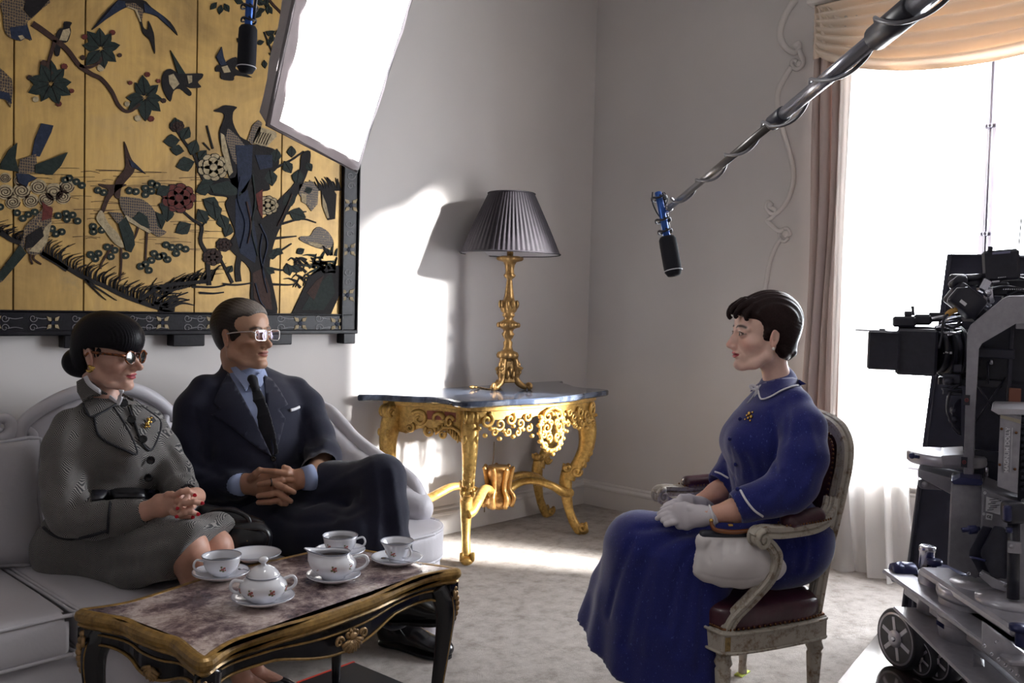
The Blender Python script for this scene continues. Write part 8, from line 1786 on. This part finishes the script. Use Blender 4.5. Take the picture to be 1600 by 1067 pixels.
m=MB();c=P(1530,925,2.72);m.lathe([(0,0),(.115,0),(.118,.010),(.118,.026),(.110,.034),(.085,.034),(.082,.044),(0,.046)],c-[0,0,.02],44);m.lathe([(0,0),(.085,0),(.085,.02),(0,.02)],P(1575,945,2.55),36);m.build('turntable',M_RIGL,dl)
m=MB();plate(m,[(1545,898),(1575,915),(1572,925),(1550,918),(1530,900),(1535,893)],2.60,.03,.002);m.build('curved_bracket',M_RIGL,dl)
m=MB();c=P(1448,882,2.98);m.lathe([(.024,0),(.024,.052),(.026,.056),(.026,.070),(.020,.074),(.008,.072),(0,.072)],c-[0,0,.01],28);m.build('steel_spigot',M_STEEL,dl)
m=MB();c=P(1459,893,2.94);m.lathe([(.009,-.02),(.009,.018),(.024,.024),(.026,.034),(.022,.040),(0,.038)],c,24);m.build('spigot_knob',M_KNOB,dl)
m=MB();m.cyl(P(1428,896,3.06),P(1404,894,3.06),.036,24,bev=.004);m.cyl(P(1408,894,3.06),P(1394,894,3.06),.038,8,.032);m.build('brake_knob',M_KNOB,dl)
m=MB();c=P(1571,1016,2.38);m.cyl(c,c+(P(1584,1014,2.36)-P(1571,1016,2.38)),.022,20,bev=.004);m.cyl(P(1580,1014,2.36),P(1563,1016,2.36),.012,14,.017);m.build('release_knob',M_KNOB,dl)
m=MB();m.cyl(P(1595,985,2.32),P(1595,1010,2.32),.014,16,bev=.003);m.lathe([(0,0),(.028,0),(.028,.012),(0,.014)],P(1595,985,2.32),20);m.build('side_knob',M_KNOB,dl)
m=MB()
for (x,y) in ((1538,1009),(1557,1003),(1549,1022),(1560,1030),(1571,1039),(1580,1047),(1590,1055),(1432,898),(1434,905),(1455,938),(1514,896),(1533,896),(1571,915)):p=P(x,y,2.30 if x>1536 and y>950 else (3.03 if y<940 and x<1460 else 2.55));m.tube(np.array([p+CR*.004*math.cos(a)+CU*.004*math.sin(a) for a in np.linspace(0,2*math.pi,10,endpoint=False)]),.0014,5,closed=True)
m.build('bolt_heads',M_STEEL,dl)['kind']='stuff'
m=MB();plate(m,[(1534,972),(1640,1050),(1640,1110),(1534,1015)],2.33,.02,.003);m.build('side_cheek',M_RIGL,dl)
m=MB();plate(m,[(1520,1030),(1541,1044),(1541,1130),(1520,1130)],2.50,.06,.003);m.build('rear_leg',M_RIG,dl)
m=MB()
for (x,y) in ((1463,968),(1512,1009)):plate(m,[(x,y),(x+12,y+8),(x+12,y+15),(x,y+7)],2.66,.003,0)
m.build('navy_sticker',M_KNOB,dl)
# wheels
def wheel(px_,py_,d,R_,wd,yaw,z0=.012):
    c=P(px_,py_,d);c[2]=z0+R_;a=np.array([math.cos(yaw),math.sin(yaw),0]);q_=np.array(Vector(a).to_track_quat('Z','Y').to_matrix());
    m=MB();m.lathe([(R_*.80,-wd/2),(R_*.94,-wd/2),(R_,-wd*.36),(R_,wd*.36),(R_*.94,wd/2),(R_*.80,wd/2)],c,44,q_);ty=m.build('tyre',M_RUB,dl)
    m=MB();m.lathe([(R_*.66,-wd*.46),(R_*.86,-wd*.52),(R_*.86,-wd*.40),(R_*.70,-wd*.30),(R_*.68,wd*.4),(R_*.66,wd*.4)],c,44,q_);m.lathe([(R_*.10,-wd*.62),(R_*.28,-wd*.62),(R_*.30,-wd*.3),(R_*.30,wd*.4),(R_*.1,wd*.4)],c,28,q_)
    for k in range(6):
        t=k*math.pi/3+.3;e=q_@np.array([math.cos(t),math.sin(t),0]);m.beam(c+e*R_*.26-a*wd*.42,c+e*R_*.72-a*wd*.42,R_*.16,wd*.20,a,.002)
    m.lathe([(0,-wd*.30),(R_*.70,-wd*.26),(R_*.70,-wd*.20),(0,-wd*.2)],c,30,q_);m.build('hub',M_RIGL,ty)
    MB().cyl(c-a*wd*.70,c-a*wd*.3,R_*.09,14,bev=.002).build('axle_bolt',M_STEEL,ty)
wy=math.atan2((CR*.94+CF*.25)[1],(CR*.94+CF*.25)[0])
wheel(1412,980,3.13,.103,.062,wy);wheel(1447,1000,3.06,.068,.05,wy);wheel(1474,1000,3.02,.075,.06,wy);wheel(1492,1000,3.06,.080,.05,wy)
m=MB();vbox(m,1426,918,1452,962,3.05,.06,.005);vbox(m,1440,940,1470,975,3.02,.08,.005);m.build('wheel_bracket',M_RIGD,dl)
# glossy ply sheet the dolly rolls on
ps=thing('floor_sheet','dark glossy ply sheet laid on the carpet under the dolly','board',tuple(onz(1420,1060,0)))
c1_,c2_,c3_=onz(1397,962,0),onz(1300,1082,0),onz(1545,1092,0);e1=(c2_-c1_);e2=(c3_-c1_);v=[c1_,c1_+e1*2.2,c1_+e1*2.2+e2*2.2,c1_+e2*2.2];v=[p+[0,0,.001] for p in v]+[p+[0,0,.012] for p in v]
MB().add(v,[(3,2,1,0),(4,5,6,7),(0,1,5,4),(1,2,6,5),(2,3,7,6),(3,0,4,7)],0,False).build('ply_sheet',MAT('glossy_film_ply',rgb(44,36,38),.09,0,(14,.2),coat=.6),ps)
